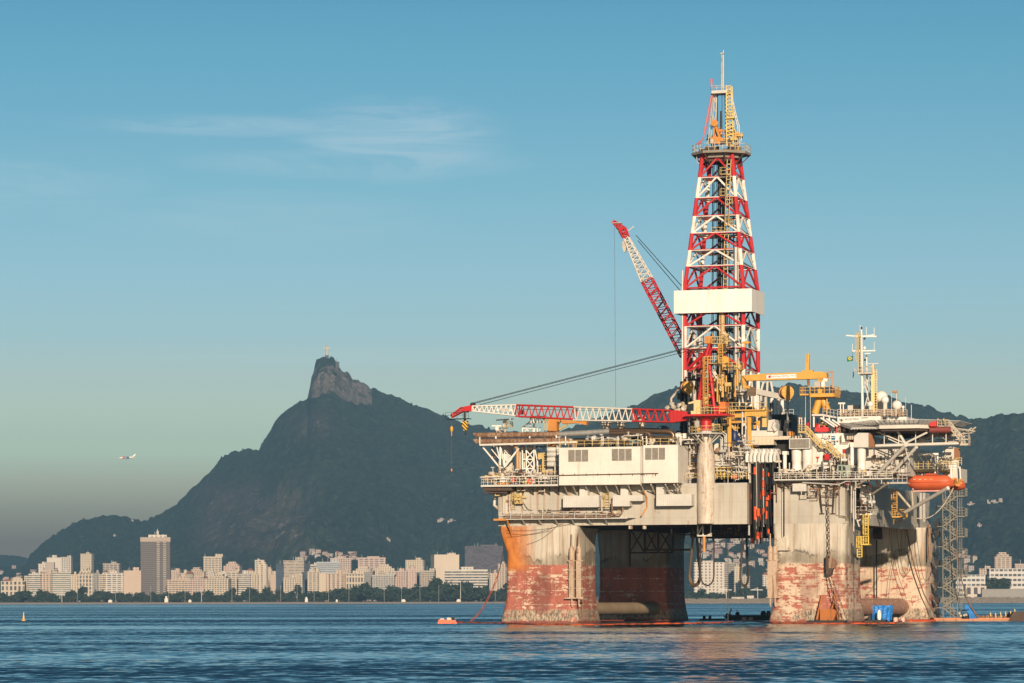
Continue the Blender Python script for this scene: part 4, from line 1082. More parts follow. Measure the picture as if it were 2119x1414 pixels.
# low girders hung under the moonpool side, seen dark between the columns
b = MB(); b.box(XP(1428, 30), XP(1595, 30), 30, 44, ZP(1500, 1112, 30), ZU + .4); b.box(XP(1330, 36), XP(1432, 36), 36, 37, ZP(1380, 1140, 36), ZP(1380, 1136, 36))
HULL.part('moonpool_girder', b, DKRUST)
rg = random.Random(3); b = MB()
for i in range(26):
    px_ = rg.uniform(1385, 1590); yy = rg.uniform(8, 28); z0_ = ZP(px_, rg.uniform(1098, 1110), yy); x_ = XP(px_, yy)
    b.bar((x_, yy, z0_), (x_ + rg.uniform(.5, 5), yy, z0_ + rg.uniform(-.3, .3)), rg.uniform(.06, .22), 5); b.bar((x_, yy, z0_), (x_, yy, ZU + .4), .09, 5)
HULL.scatter('hanging_pipework', b, BRONZE)
b = MB()
for (a_, c_) in (((1444, 1087), (1444, 1108)), ((1455, 1087), (1455, 1108)), ((1444, 1108), (1455, 1087)), ((1471, 1087), (1471, 1109)), ((1443, 1109), (1473, 1109)), ((1462, 1109), (1473, 1104))):
    b.bar(P(*a_, 5), P(*c_, 5), .11, 4)
HULL.part('hanging_frame', b, WHITE)
b = MB(); b.bar(P(1457, 1110, 5), P(1457, 1142, 5), .27, 10); HULL.part('hanging_strut', b, ORANGE)
b = MB()
for px_ in (1304, 1333): b.pb(px_ - 3, px_ + 3, 1088, 1095, .3, .9)
HULL.part('underdeck_box', b, CREAM)
# braces between front and rear columns
def tube_y(xc, z, r, y0, y1, mat, name='brace'):
    b = MB(); n = 26; b.lathe((xc, y0, z), [(r, 0)] + [(r * (1.0 + .012 * ((i % 3) == 0)), (y1 - y0) * i / 40) for i in range(1, 40)] + [(r, y1 - y0)], n, (0, 1, 0)); HULL.part(name, b, mat)
xb1 = XP(1312, LB, 1260); tube_y(C1b - 2.4, ZP(1290, 1260, 36), 1.15, CD - 1, LB + 1, paint('brace_paint', (.30,.22,.14), .35, .5, .7))
k = NT('wrapped_brace_paint'); x, yq, z = k.xyz(); wv = k.math('FRACT', k.math('ADD', k.math('MULTIPLY', yq, .8), k.math('ADD', k.math('MULTIPLY', z, .35), k.math('MULTIPLY', k.noise(k.co((.5, .5, .5)), 1, 3), .8))))
wc_ = k.mix(k.step(wv, .1, .8), (.40,.24,.17), (.24,.11,.08)); wc_ = k.mix(k.step(k.noise(k.co((1.4, 1.4, 1.4)), 1, 5, .7), .55, .66), wc_, (.46,.36,.28)); k.bump(wv, .6, .15)
tube_y(C3b - 2.7, ZP(1850, 1257, 30), 1.55, CD - 1, LB + 1, k.fin(wc_, .8))
b = MB(); b.rail([(C1b + .1, 4.5, 3.3), (C1b + .1, 13.0, 3.3)], 1.2, 1.3, .05, 3); b.ladder(C1b + .3, 2.6, .5, 5.0, .6); HULL.scatter('landing_rail', b, RUST)
# lattice seen dark under the deck before the rear left column
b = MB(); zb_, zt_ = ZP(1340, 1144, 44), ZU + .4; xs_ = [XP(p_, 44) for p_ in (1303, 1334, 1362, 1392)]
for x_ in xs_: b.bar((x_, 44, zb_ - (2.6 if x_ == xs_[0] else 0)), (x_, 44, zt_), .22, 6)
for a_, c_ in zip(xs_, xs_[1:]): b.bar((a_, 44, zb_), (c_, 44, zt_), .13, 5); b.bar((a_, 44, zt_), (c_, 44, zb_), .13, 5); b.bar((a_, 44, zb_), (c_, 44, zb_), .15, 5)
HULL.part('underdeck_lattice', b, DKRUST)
# draught marks
DM = flat('draught_mark_white', (.55,.42,.28), .6)
for px_, yb, yt in ((1142, 1252, 1085), (1642.5, 1262, 1082)):
    b = MB(); z0_, z1_ = ZP(px_, yb, 0), ZP(px_, yt, 0); x_ = XP(px_, 0, 1170); z_ = z0_; i = 0
    while z_ < z1_:
        b.box(x_ - (.07 if i % 5 else .17), x_ + .07, -.035, .0, z_, z_ + .12); z_ += .42; i += 1
    HULL.part('draught_scale', b, DM)
# vertical fender pipes beside the draught marks
FEND = paint('fender_paint', (.46,.34,.25), .55, .4, .7)
for pxs_, yv in (((1183, 1198), 0), ((1594, 1604), 0)):
    for i, px_ in enumerate(pxs_):
        b = MB(); y_ = -.65 if px_ > 1190 or px_ > 1500 else -.65
        x_ = XP(px_, y_, 1190); zb_, zt_ = ZP(px_, 1238, y_), ZP(px_, 1160, y_)
        b.box(x_ - .44, x_ + .44, y_ - .3, y_ + .55, zb_, zt_); b.lathe((x_, y_, zt_), [(.48, 0), (.5, 1.2), (.42, 2.2), (.16, 2.6), (.10, 4.6)], 10)
        for q_ in range(5): b.box(x_ - .75, x_ + .75, y_ - .1, y_ + .6, zb_ + q_ * 1.6, zb_ + q_ * 1.6 + .18)
        if i == 0 and px_ < 1300: b.box(x_ - 1.2, x_ + 2.2, y_ - .5, y_ + .6, zb_ - .12, zb_ + .05)
        b.path([(x_, y_, zb_), (x_, y_, zb_ - 1.0), (x_ + .1, y_, zb_ - 1.5)], .16, 6)
        HULL.part('fender_pipe', b, FEND)
# catwalk with pipes along the left front wall
zc = ZP(1180, 1073, -1.6); xa, xc_ = XP(1037, -1.6, 1073), XP(1258, -1.6, 1073)
b = MB(); b.box(xa, XP(1300, -1.6, 1073), -2.3, -.02, zc - .14, zc); b.rail([(xa, -2.25, zc), (xc_, -2.25, zc)], 1.15, 1.9, .055, 2)
b.add([(XP(1300, -1.6), -2.3, zc), (XP(1318, 0), -.05, zc), (XP(1300, -1.6), -.05, zc)], [(0, 1, 2)])
for x_ in np.arange(xa + 1, xc_, 3.0): b.bar((x_, -2.2, zc - .1), (x_, -.02, zc - 1.1), .07, 4)
HULL.part('catwalk', b, LGREY)
for i in range(5):
    b = MB(); z_ = zc + .22 + .2 * (i % 4); y_ = -.5 - .35 * i; x1_ = XP(1240 + 22 * (i % 3), y_); b.path([(xa + .6, y_, z_), (x1_, y_, z_), (x1_ + .4, y_, z_ + .5), (x1_ + .4, y_, z_ + 1.6 + .3 * i)], .10 + .025 * (i % 3), 7); HULL.part('catwalk_pipe', b, (BRONZE, LGREY, RUST, CREAM, RUST)[i])
b = MB(); b.box(XP(1027, -1), XP(1052, -1), -2.6, 1.0, ZP(1040, 1078, -1), ZP(1040, 1074, -1)); b.bar((XP(1050, -2), -2, zc - .3), (XP(1060, 0), 0, zc - 3.2), .09, 4); HULL.part('corner_plate', b, ORANGE)
b = MB(); b.path([P(1024, 1024, 1), P(1023, 1046, 1), P(1031, 1053, 1), P(1040, 1053, 1)], .28, 8); b.path([P(1031, 1024, 1), P(1031, 1052, 1)], .12, 6); HULL.part('drain_pipe', b, CREAM)
# pipe bundle on the left corner
for i in range(7):
    b = MB(); px_ = 1041 + 2.3 * i; b.path([P(px_, 1020, -.35), P(px_, 1060 - (i % 3) * 2, -.35), P(px_ + 1.5, 1064, -.35), P(px_ + 1.5, 1070, -.35)], .12, 6); HULL.part('riser_pipe', b, (CREAM, LGREY, PYEL, LGREY, CREAM, RUST, LGREY)[i])
b = MB(); b.ladder(XP(1062, -.4), -.3, ZP(1062, 1054, -.3), ZP(1062, 1018, -.3), .7, True); HULL.part('caged_ladder', b, PYEL)
b = MB(); x0_, x1_ = XP(1066, -1.2), XP(1081, -1.2); z_ = ZP(1072, 1041, -1.2); b.box(x0_, x1_, -1.4, -.02, z_ - .12, z_); b.rail([(x0_, -1.4, z_), (x1_, -1.4, z_)], 1.1, .9, .05); HULL.part('valve_platform', b, PYEL)
rv = random.Random(14); b = MB()
for i in range(16):
    p = P(rv.uniform(1066, 1081), rv.uniform(1022, 1038), -.8); b.bar(p, p + Vector((rv.uniform(-.9, .9), 0, rv.uniform(-.8, .8))), .09, 5)
    if i % 3 == 0: b.lathe(p - Vector((0, .3, 0)), [(.3, 0), (.3, .08)], 10, (0, 1, 0))
HULL.scatter('valve_pipework', b, PYEL)
b = MB()
for (x0_, y0_, x1_, y1_) in ((1082, 1038, 1103, 1056), (1084, 1042, 1100, 1056), (1078, 1042, 1090, 1056), (1048, 1098, 1190, 1082), (1048, 1103, 1140, 1098), (1048, 1112, 1165, 1084), (1090, 1127, 1150, 1092)):
    pa, pb_ = P(x0_, y0_, -.25), P(x1_, y1_, -.25); b.path([pa.lerp(pb_, t_) - Vector((0, 0, .5 * math.sin(PI * t_))) for t_ in np.linspace(0, 1, 7)], .028, 4)
HULL.scatter('slack_cable', b, CABLE)
# main deck edge walkway, left
zl = ZP(1080, 1003, -2.4); x0_, x1_ = XP(998, -2.4), XP(1157, -2.4)
b = MB(); b.box(x0_, x1_, -3.2, -.02, zl - .35, zl - .02); b.box(x0_, XL, -.02, 14, zl - .35, zl - .02)
HULL.part('edge_walkway', b, LGREY)
b = MB(); b.rail([(x0_ + .1, 14, zl), (x0_ + .1, -3.15, zl), (x1_, -3.15, zl)], 1.45, 1.15, .055, 3); b.bar(P(993, 988, -3.3), P(1157, 985, -3.3), .085, 6); HULL.part('walkway_railing', b, WHITE)
b = MB(); b.box(XP(1001, -2.2), XP(1060, -2.2), -2.6, 12, ZP(1030, 1016, -2.2), zl - .36); b.box(XP(1004, -1.8), XP(1050, -1.8), -2.1, 12, ZP(1030, 1021, -2), ZP(1030, 1018, -2)); HULL.part('bracket_beam', b, DKRUST)
b = MB()
for px_ in (1075, 1097, 1117, 1131, 1150): b.bar(P(px_, 1006, -2.7), P(px_ + 7, 1024, -.05), .10, 4); b.bar(P(px_ + 6, 1007, -.4), P(px_ + 7, 1024, -.05), .07, 4)
HULL.scatter('walkway_strut', b, BRONZE)
# struts below the machinery house
b = MB()
for px_ in (1166, 1184, 1210, 1232, 1252, 1273, 1299, 1326, 1347, 1377, 1395):
    a_ = P(px_, 1003, -3.6); b.bar(a_, P(px_ + 9, 1024, -.05), .13, 5); b.bar(P(px_ + 2, 1004, -2.2), P(px_ + 9, 1024, -.05), .07, 4)
b.bar(P(1402, 1003, -3.6), P(1410, 1022, -.05), .13, 5); b.bar(P(1412, 1001, -1.6), P(1404, 1022, -.05), .10, 5)
HULL.scatter('house_strut', b, CREAM)
b = MB(); b.path([P(1331, 1014, -1.5), P(1339, 1030, -.4), P(1339, 1050, -.3), P(1327, 1068, -1.0)], .13, 6); HULL.part('rusty_brace_pipe', b, ORANGE)
b = MB(); b.ladder(XP(1256, -.6), -.5, ZP(1256, 1049, -.5), ZP(1256, 1022, -.5), .9, True, .06); HULL.part('caged_ladder', b, PYEL)
# right-hand deck edge walkway
zr = ZP(1700, 991, -2.2); x0_, x1_ = XP(1603, -2.2), XP(1848, -2.2)
b = MB(); b.box(x0_, x1_, -2.6, -.02, zr - .22, zr); HULL.part('edge_walkway', b, LGREY)
b = MB(); b.rail([(x0_, -2.55, zr), (x1_, -2.55, zr)], 1.1, 1.3, .05, 3); HULL.part('walkway_railing', b, WHITE)
b = MB()
for px_ in range(1608, 1840, 17): b.bar(P(px_, 993, -2.3), P(px_ + 8, 1010, -.05), .09, 4); b.bar(P(px_ + 4, 995, -1.2), P(px_ + 8, 1010, -.05), .05, 4)
HULL.scatter('walkway_strut', b, BRONZE)
b = MB(); b.box(XP(1604, -1), XP(1770, -1), -1.6, -.05, ZP(1690, 997, -1), ZP(1690, 994, -1)); b.path([P(1660, 999, -1.9), P(1735, 1003, -1.9), P(1752, 996, -1.9), P(1800, 995, -1.9)], .13, 6); HULL.part('edge_girder', b, GREY)
# deck edge clutter between pedestal and hose saddle
b = MB()
for i, (py_, y_) in enumerate(((953, 2), (958, 1.5), (963, 1), (968, 1.5), (974, .8))):
    b.path([P(1481, py_, y_), P(1520 - 5 * i, py_, y_), P(1524 - 5 * i, py_ + 3, y_), P(1540, py_ + 3, y_)], .13 + .04 * (i % 2), 6)
HULL.part('deck_pipe', b, LGREY)
b = MB(); b.rail([P(1481, 993, -.1), P(1545, 992, -.1)], 1.1, 1.1, .05, 2); b.rail([P(1418, 995, -.1), P(1443, 994, -.1)], 1.1, 1.0, .05, 2); HULL.scatter('deck_edge_railing', b, PYEL)
# pipes on the right front column and on the deck side wall
for px_, y0_, y1_, r_, m_ in ((1619, 997, 1112, .11, LGREY), (1622.5, 997, 1110, .11, BRONZE), (1607, 998, 1040, .08, BRONZE), (1762, 1000, 1062, .13, CREAM), (1766.5, 1000, 1100, .10, WHITE), (1770, 1000, 1075, .10, LGREY), (1737, 1010, 1070, .07, RUST), (1731, 1012, 1066, .07, CREAM)):
    b = MB(); b.path([P(px_, y0_, -.35), P(px_, y1_, -.35)] + ([P(px_ + 20, y1_ + 2, -.35)] if px_ < 1738 and px_ > 1700 else []), r_, 6); HULL.part('wall_pipe', b, m_)
b = MB(); b.box(XP(1607, -.3), XP(1626, -.3), -.55, 0, ZP(1615, 1138, 0), ZP(1615, 1113, 0)); b.box(XP(1606, -.3), XP(1634, -.3), -.75, 0, ZP(1615, 1139.5, 0), ZP(1615, 1137, 0)); HULL.part('pipe_guard', b, CREAM)
for px_, t_ in ((1694, 0), (1725, 0)): pass
b = MB(); b.bar(P(1695, 1000, -1.2), P(1701, 1062, -.3), .09, 4); b.bar(P(1728, 1000, -1.2), P(1723, 1062, -.3), .09, 4); b.bar(P(1698, 1026, -.7), P(1725, 1028, -.7), .07, 4); b.bar(P(1699, 1044, -.5), P(1724, 1046, -.5), .07, 4); b.bar(P(1696, 1063, -.3), P(1706, 1063, -.3), .07, 4); b.bar(P(1719, 1063, -.3), P(1728, 1063, -.3), .07, 4); HULL.part('chain_guide_frame', b, BRONZE)
# platforms and ladders in the notch right of the column
xN = XR + .02
b = MB(); x0_, x1_ = XP(1771, 3), XP(1807, 3); z_ = ZP(1790, 1063, 3); b.box(x0_, x1_, 2.2, 6, z_ - .25, z_); b.rail([(x0_, 2.3, z_), (x1_, 2.3, z_), (x1_, 6, z_)], 1.15, 1.0, .05, 2); b.bar((x1_, 2.4, z_ - .1), P(1776, 1078, 3), .16, 5); b.bar((x0_, 2.4, z_ - .1), P(1778, 1090, 3), .14, 5); HULL.part('side_platform', b, WHITE)
b = MB(); b.ladder(XP(1792, 2), 2.0, ZP(1792, 1126, 2), ZP(1792, 1064, 2), .8, True, .07); b.ladder(XP(1780, 2), 1.5, ZP(1780, 1153, 2), ZP(1780, 1110, 2), .8, True, .07); x0_, x1_ = XP(1782, 1.5), XP(1799, 1.5); z_ = ZP(1790, 1126, 1.5); b.box(x0_, x1_, .9, 3, z_ - .2, z_); b.rail([(x0_, .95, z_), (x1_, .95, z_)], 1.3, .5, .06, 2); HULL.part('caged_ladder', b, paint('bright_yellow_paint', (.66,.46,.07), .2, .3))
b = MB(); b.pb(1780, 1796, 1004, 1043, 4, 7); HULL.part('side_trunk', b, LGREY)
b = MB(); b.pb(1764, 1800, 1000, 1062, 6.5, 7); HULL.part('notch_plate', b, DARK)
b = MB(); b.ladder(XP(1852, 20), 19.6, ZP(1852, 1061, 20), ZP(1852, 1012, 20), .9, True, .06); x0_, x1_ = XP(1848, 19), XP(1873, 19); z_ = ZP(1860, 1069, 19); b.box(x0_, x1_, 18, 21, z_ - .2, z_); b.rail([(x0_, 18.1, z_), (x1_, 18.1, z_), (x1_, 21, z_)], 1.2, .6, .06, 3); b.bar((x0_ + .3, 18.5, z_), P(1849, 1084, 20), .1, 4); b.bar((x1_ - .3, 18.5, z_), P(1858, 1084, 20), .1, 4); HULL.part('side_ladder_platform', b, YEL)
# long slanted support tubes under the helideck and lifeboat
for (a_, ya, c_, yc, r_) in (((1811, 985), -1.5, (1874, 922), -6, .32), ((1838, 988), 6, (1897, 925), 2, .30), ((1874, 1060), 14, (1962, 1010), 6, .34), ((1857, 1019), 12, (1885, 1052), 14, .22), ((1887, 1016), 13, (1889, 1050), 14, .2), ((1806, 1022), 2, (1838, 1000), -2, .2), ((1767, 1008), -.3, (1792, 993), -2.3, .18), ((1766, 1020), -.2, (1768, 1000), -.3, .12)):
    b = MB(); b.bar(P(*a_, ya), P(*c_, yc), r_, 10); HULL.part('support_tube', b, WHITE if r_ > .25 else CREAM)
b = MB(); b.path([P(1897 + 9.5 * i, [1073, 1073.5, 1073, 1070, 1064, 1055, 1043, 1028, 1010][i], 9) for i in range(9)], .09, 6); HULL.part('slack_hose', b, CREAM)
# brackets and fairlead tops on the rear right column
b = MB(); b.box(XP(1809, LB - 1), XP(1824, LB - 1), LB - 1.5, LB + .2, ZP(1815, 1116, LB - 1), ZP(1815, 1104, LB - 1)); b.bar(P(1812, 1105, LB - .8), P(1812, 1088, LB - .8), .4, 6); b.bar(P(1821, 1105, LB - .8), P(1821, 1088, LB - .8), .4, 6); HULL.part('chain_stopper', b, DKRUST)
for px_, y0_, y1_ in ((1923, 1086, 1158), (1905, 1020, 1075), (1912, 1020, 1080)):
    b = MB(); b.bar(P(px_, y0_, LB - .4), P(px_, y1_, LB - .4), .28, 8); HULL.part('column_pipe', b, RUST if px_ == 1923 else GREY)
HULL.done()

# ------------------------------------------------------------------ ventilation trunks under the house
def duct(label, boxes, mat=LGREY):
    t = T('ventilation_trunk', label, 'duct', 'ventilation trunks on the deck wall')
    for nm, a in boxes:
        b = MB(); b.pb(*a)
        n_ = max(2, int((a[1] - a[0]) / 4)); y0 = a[4]
        if nm == 'trunk':
            for i in range(1, n_):
                px_ = a[0] + (a[1] - a[0]) * i / n_; x_ = XP(px_, y0, a[3]); b.box(x_ - .05, x_ + .05, y0 - .06, y0, ZP(px_, a[3], y0), ZP(px_, a[2], y0))
        t.part(nm, b, mat)
    t.done()
duct('long ribbed grey trunk box, leftmost on the deck wall', [('trunk', (1165, 1239, 1026, 1050, -2.0, -.02)), ('riser_duct', (1199, 1216, 1006, 1026, -1.6, -.3))])
duct('stepped grey trunk box in the middle of the deck wall', [('trunk', (1268, 1303, 1025, 1048, -2.0, -.02)), ('trunk', (1303, 1330, 1025, 1037, -2.0, -.02)), ('riser_duct', (1284, 1300, 1004, 1025, -1.6, -.3))])
duct('long ribbed grey trunk box on the deck wall beside the crane pedestal', [('trunk', (1358, 1431, 1023, 1047, -2.0, -.02)), ('riser_duct', (1358, 1374, 1002, 1023, -1.6, -.3))])
duct('short louvred grey trunk below the right deck walkway', [('trunk', (1640, 1668, 1001, 1017, -1.7, -.02))])

# ------------------------------------------------------------------ white machinery house
k = NT('house_white_plate'); x, yq, z = k.xyz()
jv = k.math('LESS_THAN', k.math('FRACT', k.math('DIVIDE', k.math('ADD', x, k.math('MULTIPLY', yq, .93)), 1.52)), .025)
jh = k.math('LESS_THAN', k.math('FRACT', k.math('DIVIDE', z, 2.2)), .014)
hc_ = k.mix(k.step(k.noise(k.co((.35, .35, .25)), 1, 5, .6), .3, .7), (.68,.64,.585), (.60,.56,.505))
hc_ = k.mix(k.math('MULTIPLY', k.math('MAXIMUM', jv, jh), .22), hc_, (.30,.24,.19))
hc_ = k.mix(k.math('MULTIPLY', k.step(k.noise(k.co((1.5, 1.5, .07)), 1, 5, .65), .56, .68), .38), hc_, (.36,.25,.16))
hc_ = k.mix(k.step(k.noise(k.co((2.6, 2.6, 2.6)), 1, 4, .6), .70, .76, 0, .7), hc_, (.25,.11,.05))
HOUSEW = k.fin(hc_, .5)
t = T('machinery_house', 'long white windowless machinery house with louvred vents overhanging the front deck', 'deckhouse')
yh = -3.9
b = MB(); b.pb(1157, 1325, 925.5, 1003.5, yh, 9); i1 = t.part('wall', b, HOUSEW)
b = MB(); b.pb(1331, 1403, 921, 999.5, yh, 9); i2 = t.part('wall', b, HOUSEW)
b = MB(); x_ = XP(1328, yh); b.box(XP(1325, yh), XP(1331, yh), yh + .4, 9, ZP(1328, 1000, yh), ZP(1328, 923, yh)); t.part('joint_panel', b, GREY)
for (a, c, y0, y1, u) in ((1176, 1217, 931, 955.5, i1), (1266, 1307, 929, 953.5, i1), (1335, 1376, 927, 951.5, i2)):
    b = MB(); b.pb(a, c, y0, y1, yh - .05, yh + .02)
    for i in range(12):
        yy = y0 + (y1 - y0) * (i + .3) / 12; b.pb(a + .4, c - .4, yy, yy + .9, yh - .13, yh - .05)
    lv_ = t.part('louvre', b, LOUV, under=u)
    b = MB()
    for f in (1/3, 2/3):
        px_ = a + (c - a) * f; b.pb(px_ - .6, px_ + .6, y0, y1, yh - .17, yh - .13)
    t.part('louvre_bar', b, HOUSEW, under=u)
b = MB(); b.bar(P(1157, 984, yh - .15), P(1362, 980, yh - .15), .09, 6)
for i in range(9): px_ = 1165 + 24 * i; b.bar(P(px_, 980, yh - .15), P(px_, 985, yh - .02), .05, 4)
t.part('wall_pipe', b, BRONZE)
STREAK = paint('rust_streak', (.42,.20,.09), .3, .3, .8)
b = MB()
for px_, y1 in ((1338, 987), (1351, 992), (1356, 989)):
    b.add([P(px_ - 1, 980, yh - .012), P(px_ + 1, 980, yh - .012), P(px_ + .2, y1, yh - .012)], [(0, 1, 2)])
t.part('rust_streak', b, STREAK)
b = MB(); b.rail([P(1160, 926, yh + .1), P(1325, 923.5, yh + .1)], 1.1, 1.4, .05, 2); b.rail([P(1331, 921, yh + .1), P(1402, 920, yh + .1), P(1416, 921, 9)], 1.1, 1.4, .05, 2); t.part('roof_railing', b, PYEL)
t.done()

# ------------------------------------------------------------------ red pedestal crane
YC = .3
t = T('pedestal_crane', 'red lattice-boom crane on a rusty white pedestal, its boom lying level to the left', 'crane')
PEDM = paint('pedestal_paint', (.54,.47,.39), .56, .4, .55, 0, (.30,.15,.08))
xc = XP(1461, YC, 1000); zz = lambda py: ZP(1461, py, YC)
b = MB(); b.lathe((xc, YC, 0), [(1.55, zz(1084)), (1.57, zz(960)), (1.5, zz(945)), (1.02, zz(912)), (.95, zz(899))], 28); t.part('pedestal', b, PEDM)
b = MB(); b.lathe((xc, YC, 0), [(2.95, zz(899)), (2.95, zz(897))], 26); i_ = t.part('service_platform', b, LGREY)
b = MB(); b.rail([(xc + 2.85 * math.cos(a), YC + 2.85 * math.sin(a), zz(897)) for a in np.linspace(0, 2*PI, 17)[:-1]], 1.15, 1.2, .05, 2, True); t.part('platform_railing', b, PYEL, under=i_)
b = MB()
for a in np.linspace(0, 2*PI, 13)[:-1]: b.bar((xc + 2.7 * math.cos(a), YC + 2.7 * math.sin(a), zz(899)), (xc + 1.1 * math.cos(a), YC + 1.1 * math.sin(a), zz(916)), .08, 4)
t.part('platform_strut', b, CREAM, under=i_)
b = MB(); b.lathe((xc, YC, 0), [(1.0, zz(897)), (1.0, zz(892))], 22); t.part('collar', b, LGREY)
b = MB(); b.lathe((xc, YC, 0), [(.95, zz(892)), (.95, zz(872)), (1.4, zz(866)), (2.6, zz(863))], 22); t.part('slew_ring', b, RED)
x0, x1 = XP(1424, YC), XP(1513, YC); zs0, zs1 = zz(862.5), zz(858.5)
b = MB(); b.box(x0, x1, YC - 2.6, YC + 2.6, zs0, zs1); i_ = t.part('slew_deck', b, RED)
b = MB(); b.rail([(XP(1450, YC), YC - 2.5, zs1), (x1 - .1, YC - 2.5, zs1), (x1 - .1, YC + 2.5, zs1)], 1.1, 1.2, .055, 2); t.part('deck_railing', b, PYEL, under=i_)
b = MB(); yf = YC - 2.4; b.ext([P(1430, 858, yf), P(1449, 858, yf), P(1449, 828, yf), P(1441, 828, yf), P(1424, 833.5, yf), P(1424, 836, yf), P(1428, 836, yf)], (0, 2.0, 0)); i_ = t.part('operator_cab', b, paint('cab_yellow', (.66,.50,.25), .12, .2))
b = MB(); b.ext([P(1427.5, 836, yf - .02), P(1435.5, 834.5, yf - .02), P(1435.5, 850.5, yf - .02), P(1428.5, 850.5, yf - .02)], (0, .4, 0)); b.box(XP(1426, yf), XP(1430, yf) - .02, yf + .1, yf + 1.9, ZP(1428, 857, yf), ZP(1428, 836, yf)); t.part('cab_window', b, GLASS, under=i_)
b = MB()
for (a, c, y_) in (((1442, 858), (1460, 735), -1.0), ((1447, 858), (1462, 735), 1.0), ((1480, 858), (1466, 735), -1.0), ((1476, 858), (1466, 735), 1.0), ((1459, 740), (1471, 702), -.6), ((1467, 740), (1474, 702), .6)):
    b.bar(P(*a, YC + y_ * 1.5), P(*c, YC + y_ * .5), .28, 8)
for f in (.12, .30, .47, .64, .8):
    py = 858 - 154 * f; xl = 1443.5 + 20 * f; xr = 1478 - 14 * f; yo = 1.5 - f
    b.bar(P(xl, py, YC - yo), P(xr, py, YC - yo), .15, 6); b.bar(P(xl, py, YC + yo), P(xr, py, YC + yo), .15, 6); b.bar(P(xl, py, YC - yo), P(xl, py, YC + yo), .12, 6)
    b.bar(P(xl, py, YC - yo), P(xr + .5, py - 22, YC - yo), .12, 6)
b.bar(P(1424, 764, YC + .6), P(1472, 716, YC), .26, 8); b.bar(P(1426, 768, YC - .8), P(1470, 742, YC - .6), .2, 8)
t.part('a_frame', b, RED)
b = MB(); b.box(XP(1461, YC), XP(1477, YC), YC - .9, YC + .9, zz(712), zz(697)); b.bar(P(1464, 700, YC), P(1464, 684, YC), .12, 5); b.bar(P(1475, 700, YC), P(1475, 690, YC), .1, 5); t.part('mast_head', b, ORANGE)
for (pa, pb_, py) in ((1478, 1503, 712.5), (1463, 1489, 753)):
    b = MB(); b.box(XP(pa, YC), XP(pb_, YC), YC - 1.6, YC + 1.2, zz(py + 1.2), zz(py)); i_ = t.part('tower_platform', b, PYEL)
    b = MB(); b.rail([(XP(pa, YC), YC - 1.5, zz(py)), (XP(pb_, YC), YC - 1.5, zz(py)), (XP(pb_, YC), YC + 1.1, zz(py))], 1.15, .9, .06, 2); t.part('platform_railing', b, PYEL, under=i_)
b = MB(); b.ladder(XP(1461, YC - 2), YC - 2.0, zs1, zz(740), .75, True, .05); b.ladder(XP(1492, YC - 1.8), YC - 1.8, zz(753), zz(715), .7, True, .06); t.part('access_ladder', b, YEL)
b = MB(); b.pb(1489, 1501, 832, 853, YC - 1.4, YC + 1.4); t.part('engine_housing', b, paint('orange_housing', (.66,.16,.03), .1, .2))
b = MB(); b.lathe(P(1486, 851, YC - 1.2), [(.9, 0), (.9, .2), (.65, .25), (.65, 2.0), (.9, 2.05), (.9, 2.2)], 18, (0, 1, 0)); t.part('winch_drum', b, RED)
# boom sections (centre line from the heel to the tip)
def cl(px, top, bot): return P(px, (top + bot) / 2, YC), abs(ZP(px, top, YC) - ZP(px, bot, YC))
secs = (((1390, 850, 874), (1311, 847, 872), RED, 5), ((1311, 847, 872), (1190, 843, 870), WHITE, 9), ((1190, 843, 868), (1071, 838.5, 862), RED, 9), ((1071, 838.5, 861), (979, 841, 851), CLEANW, 9))
for a, c, m, n in secs:
    pa, ha = cl(*a); pb_, hb_ = cl(*c); b = MB(); b.truss(pa, pb_, (0, 0, 1), 1.9 if a[0] > 1100 else 1.9, ha, 1.9 if c[0] > 1000 else .9, hb_, n, .13, .075); t.part('boom_section', b, m)
b = MB(); b.ext([P(1425, 853, YC - .9), P(1420, 870, YC - .9), P(1388, 875, YC - .9), P(1388, 850, YC - .9), P(1400, 849, YC - .9)], (0, 1.8, 0))
for px_ in (1395, 1403, 1411): b.box(XP(px_, YC - .9), XP(px_ + 1.2, YC - .9), YC - 1.0, YC - .9, ZP(px_, 873, YC), ZP(px_, 852, YC))
t.part('boom_heel', b, RED)
b = MB(); b.ext([P(979, 838, YC - .5), P(979, 851, YC - .5), P(957, 851, YC - .5), P(958, 842, YC - .5)], (0, 1.0, 0)); b.truss(P(958, 847, YC), P(935, 861.5, YC), (0, 0, 1), .8, .75, .5, .45, 5, .10, .07); i_ = t.part('boom_tip', b, RED)
b = MB(); b.lathe(P(977, 838, YC - .4), [(.42, 0), (.42, .8)], 14, (0, 1, 0)); b.bar(P(976, 845, YC), P(965, 852, YC), .3, 6); t.part('tip_sheave', b, DARK, under=i_)
b = MB(); x0, x1 = XP(925, YC), XP(973, YC); z_ = ZP(950, 866.5, YC); b.box(x0, x1, YC - .8, YC + .8, z_ - .12, z_); b.rail([(x0, YC - .75, z_), (x1, YC - .75, z_)], 1.1, 1.0, .035, 2); t.part('tip_walkway', b, DARK, under=i_)
b = MB(); pa, pb_ = P(1028, 846.5, YC - 1.0), P(1059, 850.5, YC - 1.0); b.ext([P(1027.5, 846, YC - 1.0), P(1059, 846, YC - 1.0), P(1059, 851.5, YC - 1.0), P(1027.5, 851, YC - 1.0)], (0, .05, 0)); si = t.part('name_board', b, CLEANW)
b = MB(); b.box(XP(1077, YC), XP(1082, YC), YC - .5, YC + .5, ZP(1080, 858, YC), ZP(1080, 849, YC)); t.part('boom_winch', b, paint('dark_red_paint', (.20,.01,.012), .2, .3))
b = MB()
